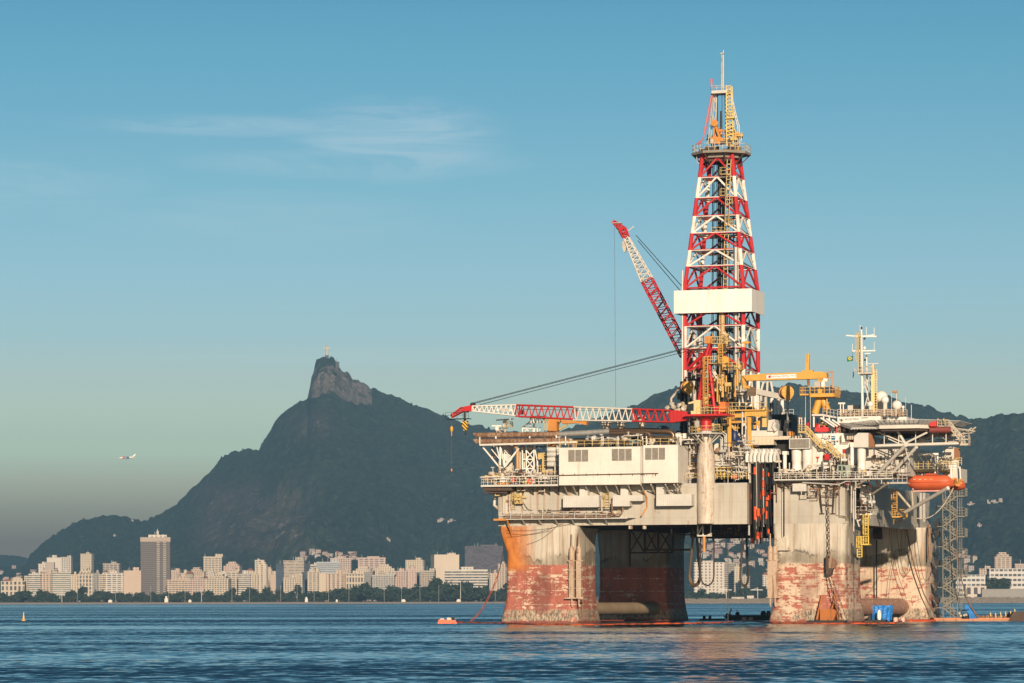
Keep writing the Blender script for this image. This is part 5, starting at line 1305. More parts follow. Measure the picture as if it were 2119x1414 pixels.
for a, c in (((979, 834, ), (1474, 706)), ((993, 838), (1476, 713)), ((979, 836), (1470, 709))):
    for dy in (-.3, .3):
        b.bar(P(*a, YC + dy), P(*c, YC + dy), .055, 5)
b.bar(P(1390, 852, YC), P(1000, 846, YC), .045, 4); t.part('pendant_line', b, CABLE)
b = MB(); b.bar(P(963, 852, YC), P(963, 872, YC), .13, 6); b.bar(P(961, 852, YC + .2), P(961, 872, YC + .2), .13, 6); b.bar(P(934.5, 866, YC), P(934.5, 976, YC), .035, 5); t.part('hoist_rope', b, CABLE)
k = NT('hazard_stripes'); x, y, z = k.xyz(); HAZ = k.fin(k.mix(k.math('LESS_THAN', k.math('FRACT', k.math('MULTIPLY', k.math('ADD', x, z), 1.6)), .5), (.75,.42,.03), (.02,.02,.02)), .5)
b = MB(); p = P(963, 881, YC); b.ext([p + Vector((-.45, -.3, .8)), p + Vector((.45, -.3, .8)), p + Vector((.5, -.3, -.1)), p + Vector((.2, -.3, -.9)), p + Vector((-.2, -.3, -.9)), p + Vector((-.5, -.3, -.1))], (0, .6, 0)); i_ = t.part('hook_block', b, HAZ)
b = MB(); b.path([p + Vector((0, 0, -.9)), p + Vector((0, 0, -1.15)), p + Vector((.16, 0, -1.35)), p + Vector((.0, 0, -1.6)), p + Vector((-.18, 0, -1.45))], .1, 6); t.part('hook', b, DARK, under=i_)
b = MB(); p = P(934.5, 888, YC); b.lathe(p - Vector((0, 0, .5)), [(.15, 0), (.28, .2), (.28, .75), (.12, 1.0)], 12); t.part('overhaul_ball', b, YEL)
b = MB(); b.lathe(P(934.5, 976, YC), [(.1, 0), (.16, .2), (.1, .5)], 8); b.lathe(P(934.5, 902, YC), [(.09, 0), (.09, .8)], 8); t.part('rope_weight', b, ORANGE)
crane = t.done()
INK = flat('sign_black', (.02,.02,.022), .6)
writing('SEATRAX', .46, RIG.inverted() @ (RIG @ P(1043.5, 848.7, YC - 1.03)), INK, t.parts[si][6], 'lettering', t.base)

# ------------------------------------------------------------------ rear crane, boom raised behind the derrick
YB = 58.0
t = T('rear_crane', 'second red and white crane with its lattice boom raised steeply behind the derrick', 'crane')
def PB(px, py): return P(px, py, YB)
ax = (PB(1283, 472) - PB(1408, 712)).normalized(); upb = Vector((0, 0, 1)).cross(Vector((0, 1, 0))); upb = Vector((-ax.z, 0, ax.x)) * -1
for a, wa, c, wc, m, n in (((1420, 735), 2.0, (1380, 658), 2.0, RED, 5), ((1380, 658), 2.0, (1352, 605), 2.0, RED, 4), ((1352, 605), 2.0, (1339, 580), 2.0, RED, 2), ((1339, 580), 2.0, (1296, 492), .8, WHITE, 9)):
    b = MB(); b.truss(PB(*a), PB(*c), upb, 1.8, wa * 1.0, 1.8 if m is RED else .9, wc, n, .14, .07); t.part('boom_section', b, m)
b = MB(); b.truss(PB(1296, 492), PB(1288, 474), upb, .9, .9, .9, 1.1, 2, .17, .1); b.truss(PB(1288, 474), PB(1269, 459), upb, .8, 1.0, .5, .5, 4, .13, .09); i_ = t.part('boom_tip', b, RED)
b = MB(); b.box(PB(1268, 461).x, PB(1287, 461).x, YB - .7, YB + .7, PB(1275, 463).z, PB(1275, 462).z); b.bar(PB(1271, 463), PB(1288, 492), .12, 5); b.bar(PB(1300, 478), PB(1312, 468), .1, 5); t.part('tip_walkway', b, WHITE, under=i_)
b = MB(); p = PB(1293, 510); b.ext([p + Vector((-.4, -.3, 1.0)), p + Vector((.4, -.3, 1.0)), p + Vector((.45, -.3, 0)), p + Vector((.15, -.3, -1.1)), p + Vector((-.15, -.3, -1.1)), p + Vector((-.45, -.3, 0))], (0, .6, 0)); b.bar(p, PB(1293, 488), .16, 6); t.part('hook_block', b, CREAM)
b = MB(); b.bar(PB(1271.5, 464), PB(1274, 842), .035, 5); t.part('hoist_rope', b, CABLE)
b = MB(); b.bar(PB(1316, 487), PB(1440, 625), .075, 5); b.bar(PB(1320, 498), PB(1440, 640), .075, 5); t.part('pendant_line', b, CABLE)
b = MB(); b.bar(PB(1425, 742), PB(1440, 600), .3, 7); b.bar(PB(1450, 745), PB(1440, 600), .3, 7); b.box(PB(1418, 740).x, PB(1462, 740).x, YB - 2, YB + 2, PB(1430, 750).z, PB(1430, 742).z); b.lathe((PB(1440, 800).x, YB, 0), [(1.6, ZD), (1.6, PB(1440, 752).z)], 18); t.part('crane_body', b, RED)
t.done()

# ------------------------------------------------------------------ small orange deck crane, left
t = T('deck_crane', 'small orange box-boom deck crane behind the rusty pipes', 'crane')
Y_ = 14
b = MB(); b.pb(1134, 1152, 866, 925, Y_, Y_ + 1.6); t.part('post', b, ORANGE)
b = MB(); b.ext([P(1160, 869, Y_), P(1214, 872, Y_), P(1213, 880, Y_), P(1196, 876, Y_), P(1162, 877, Y_)], (0, 1.2, 0)); b.bar(P(1160, 872, Y_ + .6), P(1150, 868, Y_ + .6), .45, 6); t.part('box_boom', b, ORANGE)
b = MB(); b.bar(P(1157, 889, Y_ + .6), P(1174, 879, Y_ + .6), .2, 6); b.ladder(XP(1131, Y_), Y_ - .2, ZP(1131, 925, Y_), ZP(1131, 866, Y_), .5); t.part('lift_cylinder', b, PYEL)
t.done()

# ------------------------------------------------------------------ yellow pipe-handling crane
Y_ = 5.0
t = T('pipe_handling_crane', 'yellow knuckle-boom crane with a long level beam and a white banner', 'crane')
b = MB(); yf = Y_ - .7
b.ext([P(1536, 777, yf), P(1590, 773, yf), P(1660, 770.5, yf), P(1696, 769, yf), P(1710, 771, yf), P(1711, 783, yf), P(1700, 784, yf), P(1590, 787, yf), P(1545, 788, yf)], (0, 1.4, 0)); i_ = t.part('main_beam', b, YEL)
BAN = flat('banner_white', (.85,.82,.80), .6)
b = MB(); b.ext([P(1586, 776.4, yf - .07), P(1648, 774.2, yf - .07), P(1648, 782.2, yf - .07), P(1586, 784, yf - .07)], (0, .05, 0)); bi = t.part('banner', b, BAN)
b = MB(); b.lathe(P(1592.5, 779.8, yf - .10), [(.24, 0), (.24, .02)], 14, (0, 1, 0)); t.part('banner_emblem', b, flat('emblem_red', (.45,.03,.03), .6), under=bi)
b = MB(); b.bar(P(1671, 771, Y_), P(1672, 733, Y_), .33, 4, .25); b.bar(P(1671.5, 748, Y_ - .4), P(1672, 731, Y_ - .4), .1, 5); b.box(XP(1661, Y_), XP(1684, Y_), yf + .1, yf + 1.2, ZP(1672, 771, Y_), ZP(1672, 767, Y_)); t.part('upright_arm', b, YEL)
b = MB(); b.bar(P(1538, 778, Y_), P(1541, 805, Y_), .4, 6); b.bar(P(1541, 800, Y_), P(1552, 803, Y_), .3, 6); t.part('gripper_arm', b, YEL)
b = MB(); b.pb(1692, 1702, 783, 822, Y_ - .5, Y_ + .6); t.part('king_post', b, YEL)
b = MB(); x0, x1 = XP(1660, Y_), XP(1733, Y_); z_ = ZP(1690, 816, Y_); b.box(XP(1682, Y_), x1, Y_ - 2.2, Y_ + 2.2, z_ - .6, z_); b.box(x0, XP(1682, Y_), Y_ - 1.6, Y_ + 1.0, z_ - .25, z_); i_ = t.part('work_platform', b, YEL)
b = MB(); b.rail([(x0, Y_ + 1.0, z_), (x0, Y_ - 1.6, z_), (XP(1682, Y_), Y_ - 1.6, z_)], 1.15, .8, .06, 2); b.rail([(XP(1682, Y_), Y_ - 2.15, z_), (x1, Y_ - 2.15, z_), (x1, Y_ + 2.2, z_)], 1.15, .8, .06, 2); t.part('platform_railing', b, YEL, under=i_)
b = MB(); b.pb(1685, 1697, 790, 802, Y_ - 1.2, Y_ + .8); t.part('control_box', b, GREY)
b = MB(); b.path([P(1703, 802, Y_ - 1), P(1703, 792, Y_ - 1), P(1706, 787, Y_ - 1), P(1713, 788, Y_ - 1)], .42, 8); t.part('exhaust_elbow', b, CLEANW)
b = MB()
for (a, c) in (((1698, 818), (1686, 856)), ((1700, 818), (1712, 850))): b.bar(P(*a, Y_), P(*c, Y_), .65, 10)
b.bar(P(1711, 822, Y_ - 1), P(1711, 858, Y_ - 1), .12, 5); b.bar(P(1709, 841, Y_ - 1), P(1716, 833, Y_ - 1), .1, 5)
t.part('pedestal_leg', b, YEL)
b = MB(); b.bar(P(1673, 786, Y_), P(1673, 799, Y_), .2, 7); b.bar(P(1671, 786, Y_), P(1671, 797, Y_), .1, 7); t.part('grab', b, RUST)
b = MB()
for px_ in (1716, 1723): b.bar(P(px_, 816, Y_ - 1), P(px_, 770, Y_ - 1), .07, 5)
b.bar(P(1708, 782, Y_ - 1), P(1724, 782, Y_ - 1), .07, 5); b.bar(P(1714, 770, Y_ - 1), P(1725, 770, Y_ - 1), .09, 5); t.part('hose_frame', b, ORANGE)
t.done()
writing('NATIONAL OILWELL VARCO', .34, P(1622, 778.8, yf - .10), flat('banner_print', (.42,.16,.12), .7), t.parts[bi][6], 'lettering', t.base, (R(90), R(-1.6), 0))

# ================================================================== derrick
YD0 = 26.0
xl, xr = XP(1417, YD0, 700), XP(1538, YD0, 700); DW = xr - xl; xm = (xl + xr) / 2; YD1 = YD0 + DW; ym = YD0 + DW / 2
zd = lambda py: ZP(1478, py, YD0 + 2)
Z_K, Z_T = zd(597), zd(322)                 # where the legs start to lean in, crown platform
WT = 62.0 / 121.0 * DW
def leg(i, z):
    f = 0 if z <= Z_K else (z - Z_K) / (Z_T - Z_K)
    w = DW + (WT - DW) * f; sx, sy = ((-1, -1), (1, -1), (1, 1), (-1, 1))[i]
    return Vector((xm + sx * w / 2, ym + sy * w / 2, z))
k = NT('derrick_paint'); x, y, z = k.xyz()
STOPS = [(zd(920), 1), (zd(767), 0), (zd(722), 1), (zd(676), 0), (zd(552), 1), (zd(518), 0), (zd(483), 1), (zd(447), 0), (zd(409), 1), (zd(366), 0)]
DBASE = Vector((xm, ym, ZD))
red = 0.0
f = None
zabs = k.math('ADD', z, ZD)
acc = 1.0
for zt_, v in STOPS:
    g = k.math('GREATER_THAN', zabs, zt_)
    # from this height up the paint is v (1 white, 0 red)
    acc = k.math('ADD', k.math('MULTIPLY', k.math('SUBTRACT', 1.0, g), acc), k.math('MULTIPLY', g, float(v)))
co = k.co(); tone = k.noise(co, .6, 4)
c = k.mix(acc, k.mix(tone, (.56,.022,.028), (.34,.014,.018)), k.mix(k.step(tone, .3, .7), (.80,.76,.70), (.60,.56,.50)))
sp = k.step(k.noise(co, 2.2, 5, .7), .66, .74); c = k.mix(k.math('MULTIPLY', sp, .8), c, (.20,.08,.035))
DRKP = k.fin(c, .5)
t = T('derrick', 'tall red and white banded drilling derrick with a white wind wall', 'derrick', base=DBASE)
levels = [ZD + 6.0] + [zd(p_) for p_ in (767, 722, 676, 640, 597, 552, 518, 483, 447, 409, 366, 326)]
for i in range(4):
    b = MB(); zs = [ZD + 1.5, Z_K, Z_T + .5]
    for a_, c_ in zip(zs, zs[1:]): b.bar(leg(i, a_), leg(i, c_), .40 if a_ < Z_K else .36, 8)
    t.part('leg', b, DRKP)
NAMES = ['front_bracing', 'side_bracing', 'rear_bracing', 'side_bracing']
for s in range(4):
    b = MB(); i, j = s, (s + 1) % 4
    for n_, (za, zb_) in enumerate(zip(levels, levels[1:])):
        A, B_, C_, D_ = leg(i, za), leg(j, za), leg(i, zb_), leg(j, zb_); top = (C_ + D_) / 2
        if s == 0 and n_ == 0: continue
        b.bar(C_, D_, .17, 6)
        b.bar(A, top, .19, 6); b.bar(B_, top, .19, 6)
        if s in (1, 3) and n_ % 2 == 0: b.bar((A + C_) / 2, (A + top) / 2, .1, 4); b.bar((B_ + D_) / 2, (B_ + top) / 2, .1, 4)
    t.part(NAMES[s], b, DRKP)
# wind wall
WWM = paint('wind_wall_white', (.88,.85,.80), .10, .10)
k = NT('wind_wall_sheet'); x, y, z = k.xyz()
rib = k.math('LESS_THAN', k.math('FRACT', k.math('DIVIDE', k.math('ADD', x, y), 1.15)), .05)
tone = k.noise(k.co((.4, .4, .1)), 1, 4)
k_c = k.mix(k.step(tone, .35, .7), (.78,.75,.70), (.70,.66,.60)); k_c = k.mix(k.math('MULTIPLY', rib, .35), k_c, (.5,.45,.38))
k_c = k.mix(k.math('MULTIPLY', k.step(k.noise(k.co((1.2, 1.2, .08)), 1, 5), .6, .7), .35), k_c, (.45,.33,.22)); WSHEET = k.fin(k_c, .5)
yw = YD0 - 1.6; wx0, wx1 = XP(1394.5, yw, 620), XP(1555.5, yw, 620); wz0, wz1 = ZP(1475, 647, yw), ZP(1475, 599.5, yw); wy1 = yw + 9.4
b = MB(); b.box(wx0, wx1, yw, yw + .12, wz0, wz1); b.box(wx1 - .12, wx1, yw + .12, wy1, wz0, wz1); b.box(wx0, wx0 + .12, yw + .12, wy1, wz0, wz1); t.part('wind_wall', b, WSHEET)
b = MB(); b.box(wx0 + .2, wx1 - .2, yw + .2, YD0 + 4, wz0 + .6, wz0 + .8); b.box(wx0 + .2, wx1 - .2, wy1 - 2, wy1, wz0 + .6, wz0 + .8)
for i in range(9): x_ = xl + .8 + i * 1.15; b.box(x_, x_ + .12, YD0 + 1, YD0 + 6, wz0 + 1.4, wz0 + 1.6)
t.part('racking_board', b, DARK)
# inside: stands of pipe, rails, travelling gear
b = MB(); b.box(xm - .62, xm - .1, ym - .4, ym + .4, zd(900), zd(335)); b.box(xm + .3, xm + .44, ym - .4, ym + .4, zd(900), zd(335)); t.part('guide_rail', b, DARK)
for (px_, yy, y0_, y1_, r_, m_, nm) in ((1522.5, YD0 + .6, 900, 512, .42, GALV, 'standpipe'), (1527.5, YD0 + .4, 840, 512, .1, CREAM, 'hose_line'), (1495, YD0 + .2, 840, 648, .46, paint('tan_pipe', (.46,.30,.14), .4, .3), 'standpipe'), (1437, YD0 + 7, 900, 688, .35, CREAM, 'standpipe'), (1412, YD0 - .4, 880, 560, .16, WHITE, 'riser_line'), (1415.5, YD0 - .3, 880, 600, .12, RED, 'riser_line')):
    b = MB(); b.bar(P(px_, y0_, yy), P(px_, y1_, yy), r_, 10); t.part(nm, b, m_)
rd_ = random.Random(2); b = MB()
for i in range(26):
    x_ = xm + rd_.uniform(-4.4, 4.4); y_ = ym + rd_.uniform(1.5, 4.5); b.bar((x_, y_, zd(890)), (x_, y_, zd(rd_.uniform(648, 700))), .08, 5)
for i in range(8):
    x_ = xm + rd_.uniform(-1.2, 1.2); b.bar((x_, ym + .5, zd(800)), (x_ * .6 + xm * .4, ym + .5, zd(330)), .05, 4)
t.scatter('drill_pipe_stand', b, DARK)
b = MB()
for za_, zb2 in zip(levels[1:], levels[2:]):
    A, B_, C_, D_ = leg(0, zb2), leg(1, zb2), leg(2, zb2), leg(3, zb2); A2, B2, C2_, D2 = leg(0, za_), leg(1, za_), leg(2, za_), leg(3, za_)
    for f_ in (.33, .67): b.bar(A.lerp(D_, f_), B_.lerp(C_, f_), .11, 5)
    for f_ in (.3, .7): b.bar(D2.lerp(C2_, f_), D_.lerp(C_, f_), .12, 5)
    b.bar(A.lerp(B_, .5), D_.lerp(C_, .5), .1, 5); b.bar(A.lerp(D_, .5), D_.lerp(C_, .5), .09, 5); b.bar(B_.lerp(C_, .5), D_.lerp(C_, .5), .09, 5)
t.part('inner_bracing', b, DKRUST)
b = MB()
for dx_, yy_, r2_ in ((-1.9, 1.0, .07), (-2.6, 2.5, .09), (1.5, .4, .08), (2.1, 2.2, .1), (.9, -.6, .06), (-.9, -.8, .05)):
    b.bar((xm + dx_, ym + yy_, zd(890)), (xm + dx_ * .8, ym + yy_ * .8, zd(335)), r2_, 5)
t.part('hoist_line', b, DARK)
b = MB(); b.box(xm - 2.6, xm + 2.2, ym - 1.4, ym + 1.4, zd(835), zd(780)); b.box(xm - 1.2, xm + 1, ym - 1.2, ym + 1.2, zd(780), zd(765)); t.part('top_drive', b, flat('dark_brown_machinery', (.07,.045,.028), .5))
b = MB()
for i in range(34):
    x_ = xm + rd_.uniform(-3.6, 3.6); y_ = ym - 3 + rd_.uniform(-1, 2); z_ = zd(rd_.uniform(775, 860)); v = Vector((rd_.choice((0, 0, 1)), 0, rd_.choice((1, 1, 0)))) * rd_.uniform(.6, 2.6)
    b.bar((x_, y_, z_), Vector((x_, y_, z_)) + v, rd_.uniform(.06, .2), 5)
t.scatter('drilling_pipework', b, paint('brown_pipework', (.30,.17,.06), .4, .4))
b = MB(); b.ext([P(1494, 765, YD0 - .8), P(1507, 762, YD0 - .8), P(1508, 740, YD0 - .8), P(1499, 737, YD0 - .8), P(1494, 741, YD0 - .8)], (0, 2.2, 0)); t.part('yellow_machine_housing', b, YEL)
for (pa, pb_, py) in ((1495, 1536, 764), (1500, 1512, 466) , (1505, 1513, 420), (1490, 1500, 404), (1490, 1503, 360)):
    b = MB(); yy = YD0 - 1.5 if py > 700 else YD0 + 1.0; z_ = ZP(pa, py, yy); b.box(XP(pa, yy, py), XP(pb_, yy, py), yy, yy + 1.8, z_ - .12, z_); i_ = t.part('platform', b, PYEL)
    b = MB(); b.rail([(XP(pa, yy, py), yy + .05, z_), (XP(pb_, yy, py), yy + .05, z_), (XP(pb_, yy, py), yy + 1.8, z_)], 1.15, .9, .055, 2); t.part('platform_railing', b, PYEL, under=i_)
b = MB(); b.pb(1473, 1499, 484, 486, YD0 + 1.5, YD0 + 3); b.rail([P(1473, 484, YD0 + 1.5), P(1499, 484, YD0 + 1.5)], 1.15, .8, .05, 2); t.part('platform', b, PYEL)
b = MB()
for a_, c_, pa, pb_ in ((845, 648, 1493, 1493), (598, 466, 1501, 1504), (466, 330, 1504, 1509)):
    pp, qq = P(pa, a_, YD0 - .1), P(pb_, c_, YD0 + 2.0 if c_ < 590 else YD0 - .1)
    n_ = int((qq - pp).length / .9)
    for s_ in (-.35, .35): b.bar(pp + Vector((s_, 0, 0)), qq + Vector((s_, 0, 0)), .06, 4)
    for i in range(n_): m_ = pp.lerp(qq, i / n_); b.bar(m_ - Vector((.35, 0, 0)), m_ + Vector((.35, 0, 0)), .05, 4)
    for i in range(0, n_, 2):
        m_ = pp.lerp(qq, i / n_); b.path([m_ + Vector((.45 * math.cos(u_), -.75 * math.sin(u_), 0)) for u_ in np.linspace(0, PI, 5)], .05, 4)
t.part('caged_ladder', b, PYEL)
# crown platform and water table
zc_ = zd(318); cr_ = 5.45
ring = lambda r_, z_, n_=8: [(xm + r_ * math.cos(2*PI*(i+.5)/n_), ym + r_ * math.sin(2*PI*(i+.5)/n_), z_) for i in range(n_)]
b = MB(); b.ext(ring(cr_, zc_), (0, 0, .45)); b.ext(ring(cr_ - 1.6, zc_ - .7), (0, 0, .69)); i_ = t.part('crown_platform', b, paint('crown_grey', (.26,.23,.19), .4, .4))
b = MB(); b.rail(ring(cr_ - .1, zc_ + .45), 1.3, 1.1, .06, 2, True); t.part('crown_railing', b, CREAM, under=i_)
b = MB()
for p_ in ring(cr_ - .3, zc_): 
    q_ = Vector((xm, ym, zc_ - 2.6)).lerp(Vector(p_), .52); q_.z = zc_ - 2.4; b.bar(p_, q_, .1, 4)
b.box(xm - WT/2, xm + WT/2, ym - WT/2, ym + WT/2, zc_ - 1.3, zc_ - .72); t.part('crown_strut', b, DKRUST, under=i_)
b = MB(); pts = [P(1441, 316, YD0 + 3), P(1442, 332, YD0 + 3), P(1447, 342, YD0 + 3)]; b.path(pts, .09, 5); b.path([p_ + Vector((.5, 0, 0)) for p_ in pts], .09, 5); t.part('crown_pipe', b, GREY)
rc_ = random.Random(8); b = MB()
for i in range(18):
    a_ = rc_.uniform(0, 6.28); r_ = rc_.uniform(1, 4); x_, y_ = xm + r_ * math.cos(a_), ym + r_ * math.sin(a_); w_ = rc_.uniform(.3, .9); b.box(x_ - w_, x_ + w_, y_ - .4, y_ + .4, zc_ + .45, zc_ + rc_.uniform(.8, 1.9))
t.scatter('crown_machinery', b, BRONZE)
# gin-pole frame on top
PINK = paint('faded_red_pipe', (.50,.13,.14), .2, .3)
Yt_ = ym - .6
b = MB(); b.path([P(1441, 299, Yt_), P(1455, 288, Yt_), P(1459, 264, Yt_), P(1473, 194, Yt_), P(1471, 163, Yt_)], .13, 6); b.path([P(1445, 301, Yt_), P(1452, 292, Yt_)], .12, 6); b.path([P(1475, 196, Yt_), P(1463, 262, Yt_), P(1453, 291, Yt_)], .08, 5); b.bar(P(1478, 182, Yt_), P(1473, 163, Yt_), .09, 5)
for i in range(8): b.bar(P(1474 - 1.9 * i, 198 + 9 * i, Yt_), P(1476 - 1.9 * i, 203 + 9 * i, Yt_), .06, 4)
t.part('gin_pole_pipe', b, PINK)
b = MB()
for px0_, px1_ in ((1479, 1470), (1483, 1480), (1500, 1503), (1476, 1465)):
    b.bar(P(px0_, 194, Yt_ + 1), P(px1_, 298, Yt_ + 1), .11, 5)
for i in range(5): f_ = i / 5; b.bar(P(1478 - 8 * f_, 198 + 98 * f_, Yt_ + 1), P(1481 - 3 * f_, 212 + 98 * f_, Yt_ + 1), .07, 4)
t.part('top_frame', b, CREAM)
b = MB(); b.bar(P(1484, 196, Yt_ + 1.2), P(1484, 300, Yt_ + 1.2), .16, 6); b.bar(P(1492, 230, Yt_ + 1.2), P(1491, 300, Yt_ + 1.2), .18, 6); b.bar(P(1494, 198, Yt_ + 1.2), P(1494.5, 290, Yt_ + 1.2), .06, 5); t.part('hoist_cylinder', b, DARK)
b = MB(); b.pb(1472, 1505, 187, 193, Yt_ - .8, Yt_ + 2.2); i_ = t.part('top_deck', b, LGREY)
b = MB(); b.rail([P(1473, 187, Yt_ - .7), P(1504, 186, Yt_ - .7)], .8, .9, .05, 2); t.part('top_railing', b, CREAM, under=i_)
for j, (pa, pb_, y0_, y1_) in enumerate(((1507.5, 1512, 178, 300),)):
    b = MB(); pp, qq = P(1507.5, 178, Yt_ - .6), P(1511, 302, Yt_ - .6); sd = Vector((.42, 0, 0))
    for s_ in (-1, 1): b.bar(pp + sd * s_, qq + sd * s_ * 1.5, .1, 5); b.bar(pp + sd * s_ + Vector((0, .9, 0)), qq + sd * s_ * 1.5 + Vector((0, .9, 0)), .1, 5)
    for i in range(17):
        m_ = pp.lerp(qq, i / 16); w_ = sd * (1 + .5 * i / 16); b.bar(m_ - w_, m_ + w_, .07, 4)
        if i < 16: n2 = pp.lerp(qq, (i + 1) / 16); b.bar(m_ - w_, n2 + w_, .05, 4)
    b.pb(1504, 1519, 243, 245, Yt_ - 1.2, Yt_ + .6); b.rail([P(1504, 243, Yt_ - 1.2), P(1519, 243, Yt_ - 1.2)], 1.1, .6, .05, 2)
    t.part('ladder_tower', b, paint('ladder_yellow', (.70,.50,.12), .2, .3))
b = MB(); b.path([P(1513, 192, Yt_), P(1524, 240, Yt_), P(1530, 262, Yt_), P(1531, 296, Yt_)], .07, 5); b.path([P(1513, 200, Yt_), P(1521, 240, Yt_), P(1527, 264, Yt_), P(1527, 298, Yt_)], .07, 5)
for i in range(8): b.bar(P(1513 + 2.1 * i, 194 + 9.2 * i, Yt_), P(1513 + 1.75 * i, 202 + 9.2 * i, Yt_), .05, 4)
t.part('top_ladder', b, WHITE)
for (px_, py_, r_) in ((1478.5, 255, .62), (1479, 290, .75), (1490, 292, .7)):
    b = MB(); b.lathe(P(px_, py_, Yt_ - .4), [(r_ * .4, -.05), (r_, 0), (r_, .12), (r_ * .8, .2), (r_, .28), (r_, .4), (r_ * .4, .45)], 18, (0, 1, 0)); t.part('sheave', b, ORANGE)
b = MB(); b.ext([P(1477, 256, Yt_), P(1482, 256, Yt_), P(1493, 290, Yt_), P(1489, 292, Yt_)], (0, .5, 0)); b.ext([P(1476, 262, Yt_), P(1479, 262, Yt_), P(1478, 292, Yt_), P(1475, 292, Yt_)], (0, .5, 0)); t.part('sheave_frame', b, ORANGE)
b = MB()
for i in range(14): x_ = rc_.uniform(1503, 1526); y_ = rc_.uniform(262, 296); p_ = P(x_, y_, Yt_ + .4); b.bar(p_, p_ + Vector((rc_.uniform(-.7, .7), 0, rc_.uniform(.2, 1.2))), rc_.uniform(.07, .2), 5)
t.scatter('top_pipework', b, PYEL)
b = MB(); b.bar(P(1493.5, 187, Yt_ + .5), P(1493.5, 110, Yt_ + .5), .17, 8, .12); i_ = t.part('top_mast', b, CREAM)
b = MB(); b.bar(P(1497, 187, Yt_ + .8), P(1497, 104, Yt_ + .8), .08, 5)
for i in range(20): b.bar(P(1493.5, 184 - 3.8 * i, Yt_ + .5), P(1497, 182 - 3.8 * i, Yt_ + .8), .045, 4)
b.box(XP(1491.5, Yt_), XP(1498, Yt_), Yt_ + .2, Yt_ + 1, ZP(1494, 111, Yt_), ZP(1494, 109, Yt_)); t.part('mast_ladder', b, LGREY, under=i_)
t.done()

# ================================================================== drill floor and its surroundings
t = T('drill_floor', 'dark machinery-filled drill floor base under the derrick', 'drill floor')
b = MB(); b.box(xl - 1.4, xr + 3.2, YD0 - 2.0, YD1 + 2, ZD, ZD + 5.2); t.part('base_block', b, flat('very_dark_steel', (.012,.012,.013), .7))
b = MB()
for px_ in (1411, 1420, 1428): b.bar(P(px_, 905, 22), P(px_, 790 + (px_ - 1411) * 2, 22), .32 if px_ < 1425 else .2, 8)
t.part('hoist_leg', b, DARK)
b = MB(); b.path([P(1428, 798, 22), P(1437, 806, 22)], .25, 6); b.path([P(1408, 801, 22), P(1389, 825, 22), P(1389, 836, 22)], .22, 7); t.part('bent_vent_pipe', b, CREAM)
b = MB(); b.bar(P(1417, 900, 21.5), P(1417, 812, 21.5), .14, 6); b.bar(P(1424, 880, 21.5), P(1424.5, 815, 21.5), .18, 6); t.part('tensioner_rod', b, GALV)
b = MB()
for i in range(44):
    px_ = rd_.uniform(1400, 1560); py_ = rd_.uniform(800, 900); p_ = P(px_, py_, rd_.uniform(17, 23)); v = Vector((rd_.uniform(-1, 1), 0, rd_.uniform(-.3, 1)))
    if rd_.random() < .5: b.bar(p_, p_ + v * 1.6, rd_.uniform(.06, .18), 5)
    else: s_ = rd_.uniform(.25, .8); b.box(p_.x - s_, p_.x + s_, p_.y, p_.y + s_, p_.z - s_ * .8, p_.z + s_ * .8)
t.scatter('drilling_machinery', b, paint('grimy_machinery', (.13,.095,.06), .5, .5))
b = MB()
for i in range(16):
    px_ = rd_.uniform(1478, 1530); py_ = rd_.uniform(790, 850); p_ = P(px_, py_, rd_.uniform(15, 20)); b.bar(p_, p_ + Vector((0, 0, rd_.uniform(.8, 3.0))), rd_.uniform(.1, .26), 6)
t.scatter('yellow_machinery', b, YEL)
b = MB(); b.bar(P(1477, 770, 20), P(1495, 806, 20), .36, 6, .28); b.bar(P(1478, 806, 20), P(1500, 809, 20), .32, 6); t.part('white_brace', b, WHITE)
b = MB(); b.bar(P(1511, 845, 18), P(1511, 812, 18), .15, 6); b.bar(P(1522, 845, 18), P(1522, 812, 18), .15, 6); t.part('guide_column', b, GALV)
t.done()

def sheave(px, py, y, rpx, label):
    y -= 3.5
    r_ = rpx * .0855; c = P(px, py, y); t = T('tensioner_sheave', label, 'sheave', 'big yellow tensioner sheaves')
    ax = Vector((.55, -.83, 0)).normalized()
    b = MB(); b.lathe(c - ax * 1.6, [(r_ * .9, 0), (r_, .05), (r_, .5), (r_ * .86, .55), (r_ * .86, 1.0), (r_, 1.05), (r_, 1.5), (r_ * .9, 1.6)], 30, ax); w_ = t.part('wheel', b, ORANGE)
    b = MB(); b.lathe(c + ax * .01, [(r_ * .96, 0), (r_ * .96, .08), (r_ * .2, .12)], 30, ax)
    sd = Vector((ax.y, -ax.x, 0))
    for a_ in np.linspace(0, PI, 5)[:-1]:
        v = (sd * math.cos(a_) + Vector((0, 0, 1)) * math.sin(a_)) * r_ * .92; b.bar(c + ax * .12 - v, c + ax * .12 + v, .07, 4)
    t.part('side_plate', b, YEL, under=w_)
    b = MB(); b.ext([c + ax * .02 + sd * r_ * .75 - Vector((0, 0, r_ * .6)), c + ax * .02 - sd * r_ * .75 - Vector((0, 0, r_ * .6)), c + ax * .02 - Vector((0, 0, r_ * 1.55))], ax * .12); t.part('bracket', b, YEL)
    b = MB(); b.bar(c - Vector((0, 0, r_ * 1.5)), c - Vector((0, 0, r_ * 1.5 + 7)), .22, 8); t.part('rod', b, GALV); t.done()
sheave(1425, 801, 20, 12.5, 'big yellow tensioner sheave left of the derrick base')
sheave(1630, 812, 24, 14, 'big yellow tensioner sheave at the right end of the white slanting beam')

